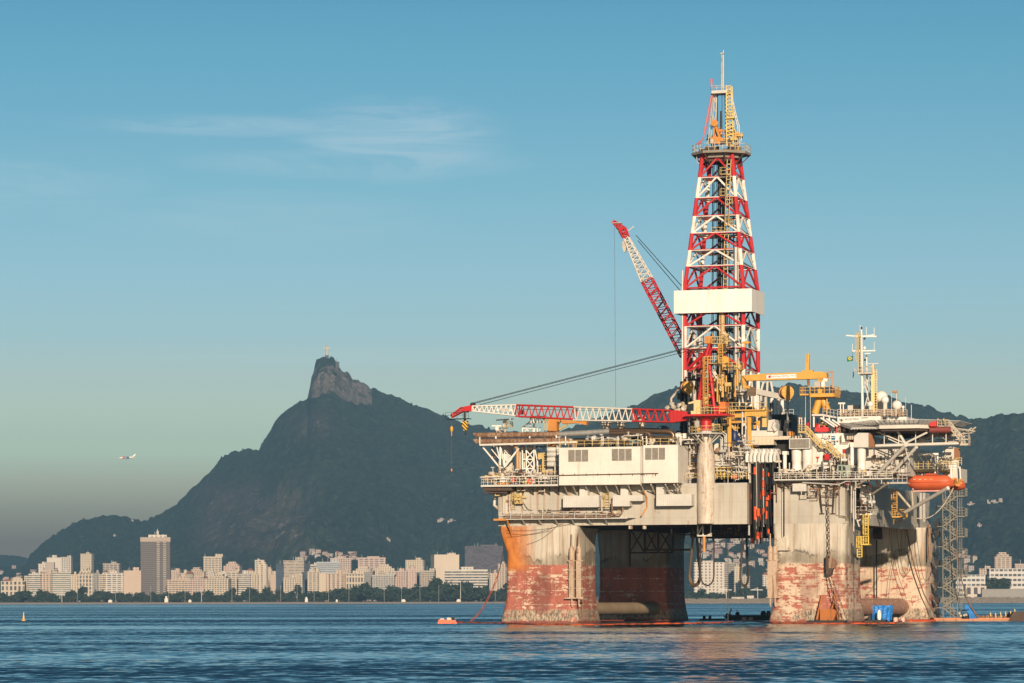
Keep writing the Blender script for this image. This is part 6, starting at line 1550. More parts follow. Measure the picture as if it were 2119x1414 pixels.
t = T('tensioner_rack', 'white slanting beam with hanging riser cylinders right of the derrick base', 'tensioner rack')
yy = 20.0
b = MB(); pa, pb_ = P(1531, 805, yy), P(1628, 826, yy + 12); b.ext([pa + Vector((0, 0, .55)), pb_ + Vector((0, 0, .55)), pb_ - Vector((0, 0, .45)), pa - Vector((0, 0, .45))], (.7, -.3, 0)); t.part('slanting_beam', b, WHITE)
for (px_, y0_, y1_, m_) in ((1543, 812, 842, CLEANW), (1553, 812, 842, CLEANW), (1563, 815, 844, CLEANW), (1574, 816, 830, GREY), (1584, 818, 850, GREY), (1597, 822, 834, CLEANW), (1610, 824, 850, CLEANW), (1618.5, 826, 862, CLEANW)):
    y_ = yy + (px_ - 1531) / 97 * 12 - .5; b = MB(); b.bar(P(px_, y0_, y_), P(px_, y1_, y_), .34, 12); b.bar(P(px_, y1_, y_), P(px_, y1_ + 16, y_), .14, 6); t.part('riser_cylinder', b, m_)
b = MB()
for px_ in (1574, 1584, 1597): y_ = yy + (px_ - 1531) / 97 * 12 - .3; b.bar(P(px_, 832, y_), P(px_, 862, y_), .33, 10)
t.scatter('dark_cylinder', b, DARK)
b = MB(); b.bar(P(1532, 810, yy), P(1539, 838, yy), .18, 6); b.bar(P(1549, 814, yy), P(1544, 826, yy), .12, 5); t.part('truss_strut', b, WHITE)
b = MB(); b.box(XP(1600, 26), XP(1640, 26), 25, 30, ZP(1620, 900, 26), ZP(1620, 858, 26)); t.part('dark_block', b, DARK)
b = MB(); x0, x1 = XP(1626, 30), XP(1645, 30); z_ = ZP(1635, 862, 30); b.box(x0, x1, 29, 32, z_ - .15, z_); b.rail([(x0, 29, z_), (x1, 29, z_)], 1.2, .8, .05, 2); t.part('end_platform', b, WHITE)
for i, px_ in enumerate((1580, 1588, 1595)):
    b = MB(); b.bar(P(px_, 790, YD1 - 1), P(px_ - 6 + i * 5, 812, YD1 - 1), .22, 6); t.part('white_strut', b, WHITE)
t.done()

t = T('yellow_substructure', 'yellow steel gantry frame with platform in front of the drill floor', 'gantry')
yy = 8.0
b = MB()
for px_, y0_, y1_ in ((1509, 962, 866), (1550, 965, 864)): b.bar(P(px_, y0_, yy), P(px_, y1_, yy), .42, 8); 
t.part('gantry_leg', b, YEL)
b = MB(); b.bar(P(1505, 861, yy), P(1545, 860, yy), .33, 4); b.bar(P(1514, 874, yy), P(1548, 873, yy), .22, 6); b.ext([P(1541, 850, yy - .5), P(1586, 852, yy - .5), P(1586, 860, yy - .5), P(1577, 861, yy - .5), P(1570, 864, yy - .5), P(1558, 861, yy - .5), P(1541, 862, yy - .5)], (0, 1.4, 0)); t.part('crossbeam', b, YEL)
b = MB(); b.box(XP(1501, yy), XP(1586, yy), yy - 1, yy + 4, ZP(1540, 851, yy), ZP(1540, 848.5, yy)); i_ = t.part('deck_plate', b, YEL)
b = MB(); b.rail([P(1501, 848.5, yy - .9), P(1586, 848.5, yy - .9)], 1.25, 1.2, .06, 2); t.part('railing', b, PYEL, under=i_)
b = MB()
for px_ in (1555, 1562, 1569, 1577, 1583): b.pb(px_, px_ + 1.2, 851.5, 860, yy - .62, yy - .5)
b.pb(1578, 1586, 843, 862, yy - .4, yy + 1); b.pb(1577, 1586, 862, 884, yy + .5, yy + 2); t.part('beam_stiffener', b, PYEL)
b = MB(); b.bar(P(1513, 880, yy + 1), P(1523, 893, yy + 1), .25, 6); b.bar(P(1528, 898, yy + 1), P(1534, 906, yy + 1), .2, 6); t.part('slanting_pipe', b, CREAM)
b = MB(); b.lathe((XP(1520, yy + 1), yy + 1, ZP(1520, 912, yy + 1)), [(.55, 0), (.6, .3), (.6, 1.3), (.35, 1.7)], 12); b.box(XP(1525, yy + 1), XP(1535, yy + 1), yy + 1, yy + 2.5, ZP(1530, 920, yy), ZP(1530, 895, yy)); t.part('blue_hoist', b, flat('navy_paint', (.012,.03,.11), .45))
b = MB(); b.bar(P(1536, 900, yy - .4), P(1536, 852, yy - .4), .13, 6); b.bar(P(1543, 960, yy - .4), P(1543, 855, yy - .4), .11, 6); t.part('vertical_pipe', b, LGREY)
b = MB(); b.rail([P(1536, 934, yy - .6), P(1557, 934, yy - .6)], 1.4, .6, .06, 3); t.part('foot_railing', b, YEL)
t.done()

# ================================================================== deck equipment, left half
for (y, top, bot, x0, xe, bend, label) in ((3.2, 895.5, 907, 980, 1385, 1, 'upper rusty exhaust pipe running along the left deck edge'), (1.6, 908.5, 919.5, 980, 1183, 2, 'lower rusty exhaust pipe ending in a downward elbow')):
    t = T('exhaust_pipe', label, 'pipe', 'rusty exhaust pipes'); r_ = (ZP(1080, top, y) - ZP(1080, bot, y)) / 2; pm = (top + bot) / 2
    a = P(x0 + 8, pm, y); m_ = P(1158, pm - 2, y)
    b = MB(); b.lathe(a, [(r_ * .9, 0)] + [(r_ * (1.05 if i % 6 == 0 else 1), (m_ - a).length * i / 40) for i in range(1, 41)], 18, (m_ - a)); b.ext([a + Vector((0, -.3, r_)), a + Vector((0, -.3, -r_)), P(x0 - 1, top + 1, y) + Vector((0, -.3, 0))], (0, .6, 0)); t.part('rusty_section', b, RUST)
    if bend == 1:
        b = MB(); e = P(1262, 893, y); b.lathe(P(1158, pm - 2, y), [(r_ * .95, 0), (r_, .1)] + [(r_ * (1.04 if i % 3 == 0 else .97), (e - m_).length * i / 26) for i in range(1, 27)], 18, (e - m_)); t.part('lagged_section', b, [GALV])
        b = MB(); b.path([e, P(1330, 892, y), P(1381, 893, y), P(1389, 895, y), P(1393, 900, y), P(1393.5, 918, y)], r_ * 1.05, 14); b.path([P(1262, 897, y - 1.8), P(1335, 895, y - 1.8), P(1343, 898, y - 1.8), P(1347, 908, y - 1.8)], r_ * .8, 12); t.part('browned_section', b, BRONZE)
    else:
        b = MB(); b.path([m_, P(1172, 911, y), P(1182, 913, y), P(1187, 919, y), P(1188, 928, y)], r_, 14); t.part('elbow', b, RUST)
    t.done()
t = T('pipe_support_frame', 'white braced frame carrying the rusty exhaust pipes over the left deck edge', 'frame')
y = 2.0
b = MB(); b.bar(P(993, 921, 1), P(1195, 915, 1), .16, 4); b.bar(P(995, 921, 5), P(1195, 914, 5), .14, 4); b.bar(P(993, 905, 1), P(993, 921, 1), .1, 4); t.part('runner_beam', b, WHITE)
b = MB()
for (a, c, r_) in (((996, 922), (1034, 968), .16), ((1026, 903), (1026, 921), .15), ((1027, 920), (1035, 956), .12), ((1035, 920), (1035, 1000), .18), ((1037, 928), (1043, 964), .11), ((1044, 932), (1055, 945), .1), ((1072, 930), (1044, 964), .14), ((1074, 928), (1046, 966), .10), ((1017, 930), (1034, 951), .1), ((1096, 903), (1096, 920), .13), ((1151, 901), (1151, 918), .15), ((1152, 918), (1156, 944), .11), ((1034, 968), (1042, 968), .12), ((1044, 936), (1044, 968), .13), ((1060, 962), (1046, 970), .08)):
    b.bar(P(*a, y), P(*c, y), r_, 6)
t.scatter('diagonal_strut', b, CLEANW); t.done()
t = T('mud_silo', 'pale grey rounded silo behind the white pipe frame', 'silo')
b = MB(); b.lathe((XP(1045, 7), 7, 0), [(1.45, ZP(1045, 992, 7)), (1.5, ZP(1045, 950, 7)), (1.5, ZP(1045, 922, 7)), (1.1, ZP(1045, 917, 7))], 22); t.part('tank', b, LGREY)
b = MB(); b.lathe((XP(1052, 6.2), 6.2, 0), [(1.1, ZP(1052, 1000, 6)), (1.1, ZP(1052, 962, 6)), (.7, ZP(1052, 956, 6))], 18); b.bar(P(1019, 918, 7), P(1021, 948, 7), .32, 8); t.part('lower_tank', b, CREAM); t.done()
t = T('vertical_pipe', 'thick brown vertical pipe left of the white lattice tower', 'pipe')
b = MB(); y = 2.2; b.path([P(1063, 921, y), P(1068, 925, y), P(1071, 932, y), P(1071, 990, y)], .33, 12); t.part('pipe', b, paint('tan_brown_pipe', (.42,.24,.12), .35, .35)); t.done()
t = T('lattice_tower', 'white cross-braced tower of two tanks behind the left railing', 'tower')
y = 4.0
b = MB(); xs = [XP(p_, y) for p_ in (1081, 1089, 1105)]
for x_ in xs: b.bar((x_, y, ZP(1090, 1000, y)), (x_, y, ZP(1090, 926, y)), .13, 5); b.bar((x_, y + 3, ZP(1090, 1000, y)), (x_, y + 3, ZP(1090, 926, y)), .12, 5)
for a_, c_ in ((932, 951), (951, 970), (970, 988)):
    b.bar((xs[1], y, ZP(1090, a_, y)), (xs[2], y, ZP(1090, c_, y)), .09, 4); b.bar((xs[2], y, ZP(1090, a_, y)), (xs[1], y, ZP(1090, c_, y)), .09, 4); b.bar((xs[0], y, ZP(1090, c_, y)), (xs[2], y, ZP(1090, c_, y)), .1, 4)
b.bar(P(1107, 930, y), P(1112, 954, y), .1, 4); b.bar(P(1112, 954, y), P(1112, 996, y), .16, 5)
t.part('tower_frame', b, CLEANW)
for px_, r_ in ((1081, .62), (1098, .85)):
    b = MB(); b.lathe((XP(px_, y + 1.5), y + 1.5, 0), [(.25, ZP(px_, 936, y)), (r_, ZP(px_, 931, y)), (r_, ZP(px_, 926, y)), (r_ * .6, ZP(px_, 921.5, y)), (.1, ZP(px_, 920, y))], 16); t.part('hopper', b, CREAM)
b = MB(); b.lathe((XP(1076, y + 1), y + 1, 0), [(.22, ZP(1076, 995, y)), (.22, ZP(1076, 935, y))], 10); b.lathe((XP(1085, y + 1), y + 1, 0), [(.3, ZP(1076, 985, y)), (.3, ZP(1076, 938, y))], 10); t.part('riser', b, CREAM); t.done()
t = T('access_frame', 'yellow access frame beside the stacked white pipe ducts', 'frame')
y = 3.0; b = MB(); b.box(XP(1113, y), XP(1125, y), y, y + .3, ZP(1118, 950, y), ZP(1118, 939, y)); b.bar(P(1124, 938, y), P(1124, 975, y), .16, 4); b.bar(P(1131, 937, y), P(1131, 978, y), .12, 4); b.bar(P(1114, 939, y), P(1132, 938, y), .1, 4); b.ladder(XP(1128, y), y - .2, ZP(1128, 996, y), ZP(1128, 938, y), .6); b.rail([P(1112, 976, y), P(1132, 976, y)], 1.1, .7, .05, 2); t.part('frame', b, PYEL); t.done()
t = T('duct_stack', 'stack of four horizontal white ducts left of the machinery house', 'duct')
for i, py in enumerate((928, 938, 948.5, 958.5)):
    b = MB(); y = 1.0; b.lathe(P(1133, py + 3, y), [(.42, 0), (.45, .05), (.45, 2.2), (.42, 2.25)], 14, (1, 0, 0)); t.part('duct', b, LGREY if i % 2 else WHITE)
b = MB(); b.box(XP(1133, 2.2), XP(1157, 2.2), 2, 3, ZP(1140, 1000, 2), ZP(1140, 925, 2)); b.bar(P(1149, 957, .5), P(1149, 985, .5), .22, 5); t.part('backing_frame', b, GREY); t.done()
# railing clutter: cabinets, lifebuoys
for (px, py, lab, m_) in ((1062, 994, 'orange-red fire cabinet on the left walkway railing', paint('fire_red', (.55,.07,.02), .1, .2)), (1006, 990, 'yellow storage box at the left end of the railing', YEL)):
    t = T('deck_cabinet', lab, 'cabinet'); b = MB(); b.pb(px - 3, px + 3, py - 6, py + 5, -2.9, -2.2); t.part('body', b, m_); b = MB(); b.pb(px - 2.4, px + 2.4, py - 5.4, py + 4, -2.95, -2.9); t.part('door', b, m_); t.done()
b = MB(); c = P(1097, 996, -3.3); b.path([c + Vector((.36 * math.cos(a), 0, .36 * math.sin(a))) for a in np.linspace(0, 2*PI, 19)], .11, 7); solo('lifebuoy', 'round orange lifebuoy hung on the left walkway railing', 'lifebuoy', b, FLOATO)
t = T('wrapped_bundle', 'white wrapped bundle lying on orange crates behind the left railing', 'bundle'); b = MB(); y = -1.6
b.ext([P(1033, 997, y), P(1037, 990, y), P(1042, 987, y), P(1047, 991, y), P(1049, 996, y), P(1042, 999, y)], (0, 1.2, 0)); t.part('cover', b, CLEANW); b = MB(); b.pb(1030, 1036, 1000, 1003, y, y + 1); b.pb(1036, 1052, 999, 1003, y, y + 1); t.part('crate', b, ORANGE); t.done()
rq = random.Random(31)
t = T('deck_machinery', 'cluster of small pumps, valves and pipes on the left deck behind the railing', 'machinery')
for nm, m_, n_ in (('pump_body', CREAM, 14), ('valve', PYEL, 12), ('pipe_run', WHITE, 22), ('dark_motor', DARK, 12), ('rusty_pipe', RUST, 12)):
    b = MB()
    for i in range(n_):
        p = P(rq.uniform(1010, 1155), rq.uniform(978, 1001), rq.uniform(-.5, 5)); s_ = rq.uniform(.15, .5)
        if nm in ('pump_body', 'dark_motor'): b.lathe(p, [(s_ * .8, 0), (s_, .1), (s_, s_ * 2.4), (s_ * .7, s_ * 2.6)], 10, rq.choice(((1, 0, 0), (0, 0, 1))))
        elif nm == 'valve': b.lathe(p, [(s_ * .5, 0), (s_ * .5, .1)], 10, (0, 1, 0)); b.bar(p, p + Vector((0, 0, -.6)), .06, 5)
        else: L_ = rq.uniform(1, 5); b.path([p, p + Vector((L_, 0, 0)), p + Vector((L_, 0, rq.choice((-1, 1)) * rq.uniform(.5, 1.6)))], rq.uniform(.06, .13), 6)
    t.scatter(nm, b, m_)
t.done()
# radar scanners
for (px, py, w, ys, base, lab) in ((1045, 868.5, 18, 3.9, 912, 'larger white bar radar scanner on a yellow-railed post at the left'), (1028, 881.5, 10, 3.9, 905, 'smaller white bar radar scanner low at the left')):
    t = T('radar_scanner', lab, 'radar', 'radar scanners on the left of the platform'); c = P(px, py, ys)
    b = MB(); b.bar(P(px - w, py + (1.2 if w > 12 else 0), ys), P(px + w, py - (1.2 if w > 12 else 0), ys), .12, 4); t.part('scanner_bar', b, CLEANW)
    b = MB(); b.lathe(c - Vector((0, 0, .85)), [(.3, 0), (.42, .3), (.38, .7), (.15, .85)], 12); t.part('gearbox', b, CLEANW)
    b = MB(); b.bar(P(px, py + 9, ys), P(px, base, ys), .16 if w > 12 else .1, 7)
    if w > 12: b.box(c.x - .3, c.x + .3, ys - .3, ys + .3, ZP(px, 886, ys), ZP(px, 876, ys)); b.lathe((c.x, ys, ZP(px, 887, ys)), [(.5, 0), (.7, .15), (.5, .3)], 10)
    else: b.bar(P(px, 889, ys), P(px + 16, 890, ys), .09, 5); b.bar(P(px, 889, ys), P(px + 12, 897, ys), .1, 5)
    t.part('post', b, CREAM)
    if w > 12:
        b = MB(); z_ = ZP(px, 886, ys); b.rail([(c.x + .2, ys - .5, z_), (c.x + 1.2, ys - .5, z_), (c.x + 1.2, ys + .8, z_)], 1.1, .5, .05, 3); t.part('platform_railing', b, PYEL)
    t.done()
t = T('white_gantry_frame', 'white sloping gantry frame with a railed top beside the orange crane post', 'frame'); y = 4.6
b = MB(); F_ = lambda a, c, r_: b.bar(P(*a, y), P(*c, y), r_, 5)
for a, c, r_ in (((1081, 895), (1081, 885), .14), ((1081, 886), (1096, 874), .16), ((1096, 874), (1132, 874), .16), ((1081, 887), (1112, 887), .12), ((1097, 874), (1097, 887), .12), ((1105, 866), (1105, 895), .2), ((1112, 887), (1112, 895), .13), ((1086, 893), (1090, 889), .12), ((1094, 893), (1090, 889), .12), ((1102, 893), (1108, 885), .12), ((1116, 892), (1119, 884), .12)): F_(a, c, r_)
t.part('frame', b, CLEANW)
b = MB(); b.rail([P(1097, 873, y), P(1132, 873, y)], 1.0, .55, .05, 3)
for i in range(10): p = P(1098 + 3.3 * i, 868, y + .5); b.bar(p, p + Vector((0, 0, .6)), .12, 5)
t.part('top_railing', b, PYEL); t.done()
def mush(px, top, bot, w, y, lab):
    c = XP(px, y); u = .0862; t = T('mushroom_vent', lab, 'vent', 'white mushroom vents'); z0, z1 = ZP(px, bot, y), ZP(px, top, y)
    b = MB(); b.lathe((c, y, 0), [(w * .35 * u, z0), (w * .35 * u, z1 - .45)], 18); t.part('stem', b, CREAM)
    b = MB(); b.lathe((c, y, 0), [(w * .4 * u, z1 - .62), (w * .5 * u, z1 - .5), (w * .5 * u, z1 - .08), (w * .42 * u, z1)], 20); t.part('cap', b, LGREY); t.done()
mush(1254, 870, 892, 27, 4.4, 'widest white mushroom vent under the level boom'); mush(1285, 870, 890, 23, 4.4, 'middle white mushroom vent under the level boom'); mush(1328, 860, 895, 20, 4.4, 'white mushroom vent under the red boom section'); 
b = MB(); b.ball(P(1372, 888, 8), 1.15, 18, .55, 0); solo('blue_dome', 'low blue domed cover under the red boom heel', 'dome', b, flat('blue_dome_paint', (.03,.11,.20), .5))
b = MB(); 
for i in range(26): a = rq.uniform(0, 6.28); p = P(1403, 848, 12) + Vector((rq.uniform(-1.6, 1.6), rq.uniform(-1, 1), rq.uniform(-.9, .9))); b.lathe(p, [(.1, 0), (.45, .1), (.45, .45), (.1, .55)], 8, (rq.uniform(-1, 1), rq.uniform(-1, 0), rq.uniform(0, 1)))
solo('coiled_hose', 'pale coiled hose heap behind the red boom heel', 'hose', b, CREAM)
# roof clutter on the machinery house
t = T('roof_machinery', 'pipes, winches and grey bundles crowding the machinery house roof', 'machinery')
for nm, m_, n_ in (('roof_pipe', BRONZE, 16), ('white_bundle', CREAM, 12), ('dark_box', DARK, 14), ('roof_post', WHITE, 8)):
    b = MB()
    for i in range(n_):
        px_ = rq.uniform(1170, 1410); p = P(px_, rq.uniform(903, 921), rq.uniform(-2.5, 4)); s_ = rq.uniform(.25, .7)
        if nm == 'roof_pipe': L_ = rq.uniform(1.5, 7); b.bar(p, p + Vector((L_, 0, rq.uniform(-.1, .1))), rq.uniform(.08, .2), 6)
        elif nm == 'roof_post': b.bar(P(px_, 922, -3), P(px_, 903, -3), .12, 5)
        else: b.lathe(p - Vector((0, 0, s_ * .5)), [(s_ * .7, 0), (s_, s_ * .4), (s_ * .8, s_ * .9), (s_ * .3, s_ * 1.1)], 9)
    t.scatter(nm, b, m_)
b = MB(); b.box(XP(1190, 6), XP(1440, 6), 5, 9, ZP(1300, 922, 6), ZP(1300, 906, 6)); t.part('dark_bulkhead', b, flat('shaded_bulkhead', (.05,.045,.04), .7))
b = MB(); b.pb(1398, 1409, 897, 906, 1, 3); b.pb(1413, 1419, 897, 907, 1, 2); t.scatter('white_cabinet', b, CLEANW)
b = MB(); b.pb(1302, 1314, 910, 921, -1, 1); t.part('blue_grey_panel', b, flat('panel_blue_grey', (.16,.26,.28), .5))
t.done()
t = T('deck_rack', 'grey pipe rack and valves between the machinery house and the crane pedestal', 'rack')
b = MB(); y = 4; b.pb(1421, 1442, 921, 938, y, y + .3); b.bar(P(1420, 940, y), P(1420, 910, y), .12, 4); b.bar(P(1441, 940, y), P(1441, 905, y), .1, 4); t.part('rack_frame', b, LGREY)
b = MB()
for py in (940, 946, 958, 962, 974): b.bar(P(1417, py, y - 1), P(1444, py - .5, y - 1), .16, 6)
t.part('pipe_run', b, BRONZE)
b = MB()
for i in range(12): p = P(rq.uniform(1424, 1440), rq.uniform(926, 938), y - .5); b.bar(p, p + Vector((rq.uniform(-.6, .6), 0, rq.uniform(-.6, .6))), .1, 5)
t.scatter('valve_pipework', b, PYEL)
b = MB(); b.pb(1417, 1445, 964, 990, 3, 4); t.part('back_panel', b, CREAM); t.done()
# deck block between pedestal and hose saddle
t = T('deck_house', 'low cream deckhouse with pipes between the crane pedestal and the hose saddle', 'deckhouse')
y = 4.0
b = MB(); b.pb(1470, 1548, 940, 990, y, y + 5); t.part('wall', b, CREAM)
for i, py in enumerate((952, 956, 961, 966, 972)):
    b = MB(); b.path([P(1480, py, y - .4 - .2 * i), P(1512 + 4 * i, py, y - .4 - .2 * i), P(1516 + 4 * i, py + (4 if i % 2 else -3), y - .4 - .2 * i), P(1540, py + (4 if i % 2 else -3), y - .4 - .2 * i)], .16, 7); t.part('wall_pipe', b, (LGREY, BRONZE, WHITE, GREY, CREAM)[i])
b = MB()
for px_ in (1492, 1495, 1500, 1503): b.path([P(px_, 956, y - .6), P(px_, 912 - (px_ - 1490), y - .6), P(px_ - 8, 906 - (px_ - 1490), y - .6)], .12, 6)
t.scatter('riser_pipe', b, LGREY)
b = MB(); b.pb(1478, 1492, 918, 942, y + 1, y + 2); b.pb(1516, 1536, 922, 940, y + .5, y + 2); t.scatter('white_locker', b, WHITE)
b = MB(); b.lathe(P(1485, 932, y - .2), [(.45, 0), (.5, .3)], 12, (0, 1, 0)); b.box(XP(1505, y), XP(1516, y), y - .3, y, ZP(1510, 940, y), ZP(1510, 925, y)); t.scatter('rust_red_rack', b, RUST)
b = MB(); b.rail([P(1484, 991, 1), P(1514, 991, 1)], 1.9, .7, .09, 3); t.part('yellow_frame', b, paint('bright_yellow_paint', (.66,.46,.07), .2, .3))
b = MB(); b.pb(1486, 1510, 978, 988, 2, 3); t.part('dark_opening', b, DARK)
b = MB(); b.pb(1514, 1525, 983, 991, 1, 2); t.part('red_box', b, paint('salmon_paint', (.60,.16,.09), .1, .2)); t.done()

# ================================================================== right half
# white hose saddle with hanging hoses
t = T('hose_saddle', 'row of white curved hose saddles over the opening in the front deck', 'saddle')
y = 1.5; r_ = 1.55
for i in range(8):
    px_ = 1552 + 8.1 * i; c = P(px_, 951, y + 1.0)
    b = MB()
    ring_o = [c + Vector((.62 * math.cos(a) , -1.6 * math.cos(a) * .6, 1.55 * math.sin(a))) for a in np.linspace(-.15, PI + .15, 11)]
    b.path([c + Vector((-.10 + .28 * math.cos(a), -1.25 * math.sin(a) * .9, 1.55 * math.sin(a) if a < 9 else 0)) for a in np.linspace(0, PI, 9)], .30, 9)
    b.path([c + Vector((-.22, -1.3, -.5)), c + Vector((-.22, -1.35, .4)), c + Vector((-.15, -1.05, 1.1)), c + Vector((0, -.4, 1.55)), c + Vector((.1, .5, 1.6)), c + Vector((.15, 1.1, 1.1))], .30, 9)
    t.part('saddle', b, (CLEANW, LGREY)[i % 2])
b = MB(); b.bar(P(1549, 957, y), P(1617, 955, y), .18, 4); b.bar(P(1549, 957, y), P(1549, 992, y), .13, 5); b.bar(P(1612, 957, y), P(1616, 990, y), .13, 5); t.part('support_beam', b, CREAM)
b = MB(); b.pb(1619, 1629, 934, 941, y, y + 1.2); b.bar(P(1624, 940, y + .4), P(1624, 985, y + .4), .34, 10); t.part('end_post', b, CLEANW); t.done()
k = NT('hose_buoyancy'); x, y_, z = k.xyz()
rh = random.Random(77)
for i in range(18):
    px_ = 1551 + 2.9 * i + rh.uniform(-.6, .6); yy = rh.uniform(.6, 4.5); bot = rh.choice((1118, 1108, 1095, 1125, 1090, 1105, 1085)); pts = []
    n_ = 14
    for j in range(n_ + 1): f_ = j / n_; pts.append(P(px_ + 1.5 * math.sin(f_ * 5 + i) * f_, 955 + (bot - 955) * f_, yy))
    t = T('hanging_hose', ('black hose with orange floats hanging from the saddle', 'bare black hose hanging from the saddle')[i % 2], 'hose', ('float-collared hoses hanging from the saddle', 'bare hoses hanging from the saddle')[i % 2])
    b = MB(); b.path(pts, .13 if i % 4 else .17, 7); t.part('hose', b, BLACK if i % 5 else GREY)
    if i % 2 == 0:
        for q in range(rh.choice((3, 4, 5))):
            f_ = rh.uniform(.02, .95); j = int(f_ * n_); p, q_ = pts[j], pts[min(n_, j + 1)]
            b = MB(); L_ = rh.uniform(.7, 1.5); p2 = p + Vector((0, -.02, -L_)); b.lathe(p2, [(.14, 0), (.25, .12), (.25, L_ - .12), (.14, L_)], 9); t.part('float_collar', b, FLOATO)
    t.done()
# loops hanging under the deck
for j, (x0, x1, low, yy, n_, lab) in enumerate(((1433, 1443, 1214, 12, 3, 'leftmost bundle of hose loops hanging under the deck'), (1450, 1477, 1212, 10, 1, 'wide single hose loop hanging in the middle under the deck'), (1536, 1545, 1214, 10, 2, 'narrow double hose loop hanging right under the deck'))):
    b = MB()
    for i in range(n_):
        pts = []
        xm_ = (x0 + x1) / 2; w0 = (x1 - x0) / 2 - (i if n_ > 1 else 0) * 1.2; wl = (12.5 if j == 0 else 14 if j == 1 else 9) - i * 1.3; lo = low - i * 2.5
        for a in np.linspace(0, 1, 9): pts.append(P(xm_ - w0 - (wl - w0) * a ** 1.3, 1100 + (lo - 22 - 1100) * a, yy + i * .2))
        for a in np.linspace(PI, 2 * PI, 11)[1:-1]: pts.append(P(xm_ + wl * math.cos(a), lo - 22 - 22 * math.sin(a) * 1.0, yy + i * .2))
        for a in np.linspace(1, 0, 9): pts.append(P(xm_ + w0 + (wl - w0) * a ** 1.3, 1100 + (lo - 22 - 1100) * a, yy + i * .2))
        b.path(pts, .14, 7)
    solo('hose_loop', lab, 'hose', b, flat('dark_brown_hose', (.05,.035,.025), .5) if j != 0 else BRONZE)
b = MB(); b.bar(P(1506.5, 1108, 14), P(1506.5, 1288, 14), .05, 5); solo('hanging_wire', 'single thin vertical wire running from the deck down to the water', 'wire', b, CABLE)
b = MB(); b.path([P(1553, 1100, 3), P(1553, 1125, 3), P(1556, 1134, 3), P(1561, 1137, 3), P(1565, 1128, 3), P(1565, 1080, 3)], .05, 5); solo('thin_cable_loop', 'thin short cable loop below the hanging hoses', 'cable', b, CABLE)
# beige module block and the black box under it
t = T('cargo_module', 'beige ribbed module block under the drill floor edge, right of the yellow gantry', 'module')
y = 9
k = NT('ribbed_beige'); x, yq, z = k.xyz(); rib = k.math('LESS_THAN', k.math('FRACT', k.math('DIVIDE', x, .72)), .07)
RIBB = k.fin(k.mix(k.math('MULTIPLY', rib, .5), k.mix(k.noise(k.co((.5, .5, .1)), 1, 4), (.52,.44,.33), (.62,.54,.43)), (.2,.15,.1)), .6)
b = MB(); b.pb(1552, 1601, 903, 921, y, y + 4); i_ = t.part('lower_block', b, RIBB)
b = MB(); b.pb(1555, 1610, 891, 902.5, y + .5, y + 4); t.part('upper_block', b, WHITE)
b = MB(); b.pb(1601, 1678, 902.5, 909.5, y, y + 6); t.part('extension_beam', b, RIBB)
b = MB(); b.pb(1552, 1640, 909.7, 990, y + 2.5, y + 9); t.part('black_void_block', b, flat('very_dark_steel', (.012,.012,.013), .7))  # near-black box fills the void; the shade there is put into its colour
b = MB(); b.lathe((XP(1633, y - .6), y + .5, 0), [(.45, ZP(1633, 902, y)), (.45, ZP(1633, 893, y))], 12); b.lathe((XP(1637, y), y + 1, 0), [(.3, ZP(1637, 902, y)), (.4, ZP(1637, 895, y))], 12); t.scatter('orange_drum', b, ORANGE)
b = MB(); b.ext([P(1590, 870, y), P(1602, 868, y), P(1605, 878, y), P(1604, 892, y), P(1588, 892, y)], (0, 3, 0)); b.path([P(1606, 892, y), P(1600, 884, y), P(1604, 874, y)], .35, 7); t.part('grey_hopper', b, LGREY)
b = MB()
for i in range(9): p = P(rq.uniform(1558, 1584), rq.uniform(876, 890), y + 1); b.bar(p, p + Vector((0, 0, rq.uniform(.5, 1.4))), rq.uniform(.15, .35), 7)
t.scatter('yellow_winch', b, YEL); t.done()
# silos with louvred air intake
def intake(silos, box, side, label, ySilo, louv_front):
    t = T('air_intake', label, 'air intake')
    for (pa, pb_, top, bot) in silos:
        c = (pa + pb_) / 2; r_ = (pb_ - pa) / 2 * .0825; xx = XP(c, ySilo + r_); z0, z1 = ZP(c, bot, ySilo), ZP(c, top, ySilo); h = z1 - z0
        b = MB(); b.lathe((xx, ySilo + r_, 0), [(r_ * 1.12, z0 - .6), (r_ * 1.12, z0), (r_ * .93, z0 + .9), (r_ * .93, z0 + h * .46), (r_, z0 + h * .48), (r_, z1 - .3), (r_ * 1.03, z1)], 24); t.part('duct_cylinder', b, CLEANW)
    pa, pb_, top, bot, chf = box; yb = ySilo - .6; d = side
    b = MB()
    if chf: b.ext([P(pa, bot, yb), P(pb_, bot, yb), P(pb_, top, yb), P(pa + 9, top, yb), P(pa + 2, top + 6, yb), P(pa, top + 12, yb)], (0, d, 0))
    else: b.pb(pa, pb_, top, bot, yb, yb + d)
    i_ = t.part('hood', b, LGREY)
    b = MB()
    if louv_front:
        b.pb(pa + 2, pb_ - 2, top + 2, bot - 2, yb - .06, yb + .01)
        for i in range(7): yy_ = top + 3 + i * (bot - top - 5) / 7; b.pb(pa + 2.4, pb_ - 2.4, yy_, yy_ + .9, yb - .12, yb - .06)
        for f_ in (.25, .5, .75): px_ = pa + (pb_ - pa) * f_; b.pb(px_ - .3, px_ + .3, top + 2, bot - 2, yb - .16, yb - .12)
        t.part('louvre', b, LOUV, under=i_)
    else:
        x_ = XP(pb_, yb, bot); z0, z1 = ZP(pb_, bot, yb), ZP(pb_, top, yb); b.box(x_, x_ + .06, yb + .15, yb + d - .15, z0 + .12, z1 - .12)
        for i in range(9): q = yb + .3 + i * (d - .6) / 8; b.box(x_ + .06, x_ + .14, q, q + .12, z0 + .12, z1 - .12)
        t.part('louvre', b, BROWNL, under=i_)
    t.done()
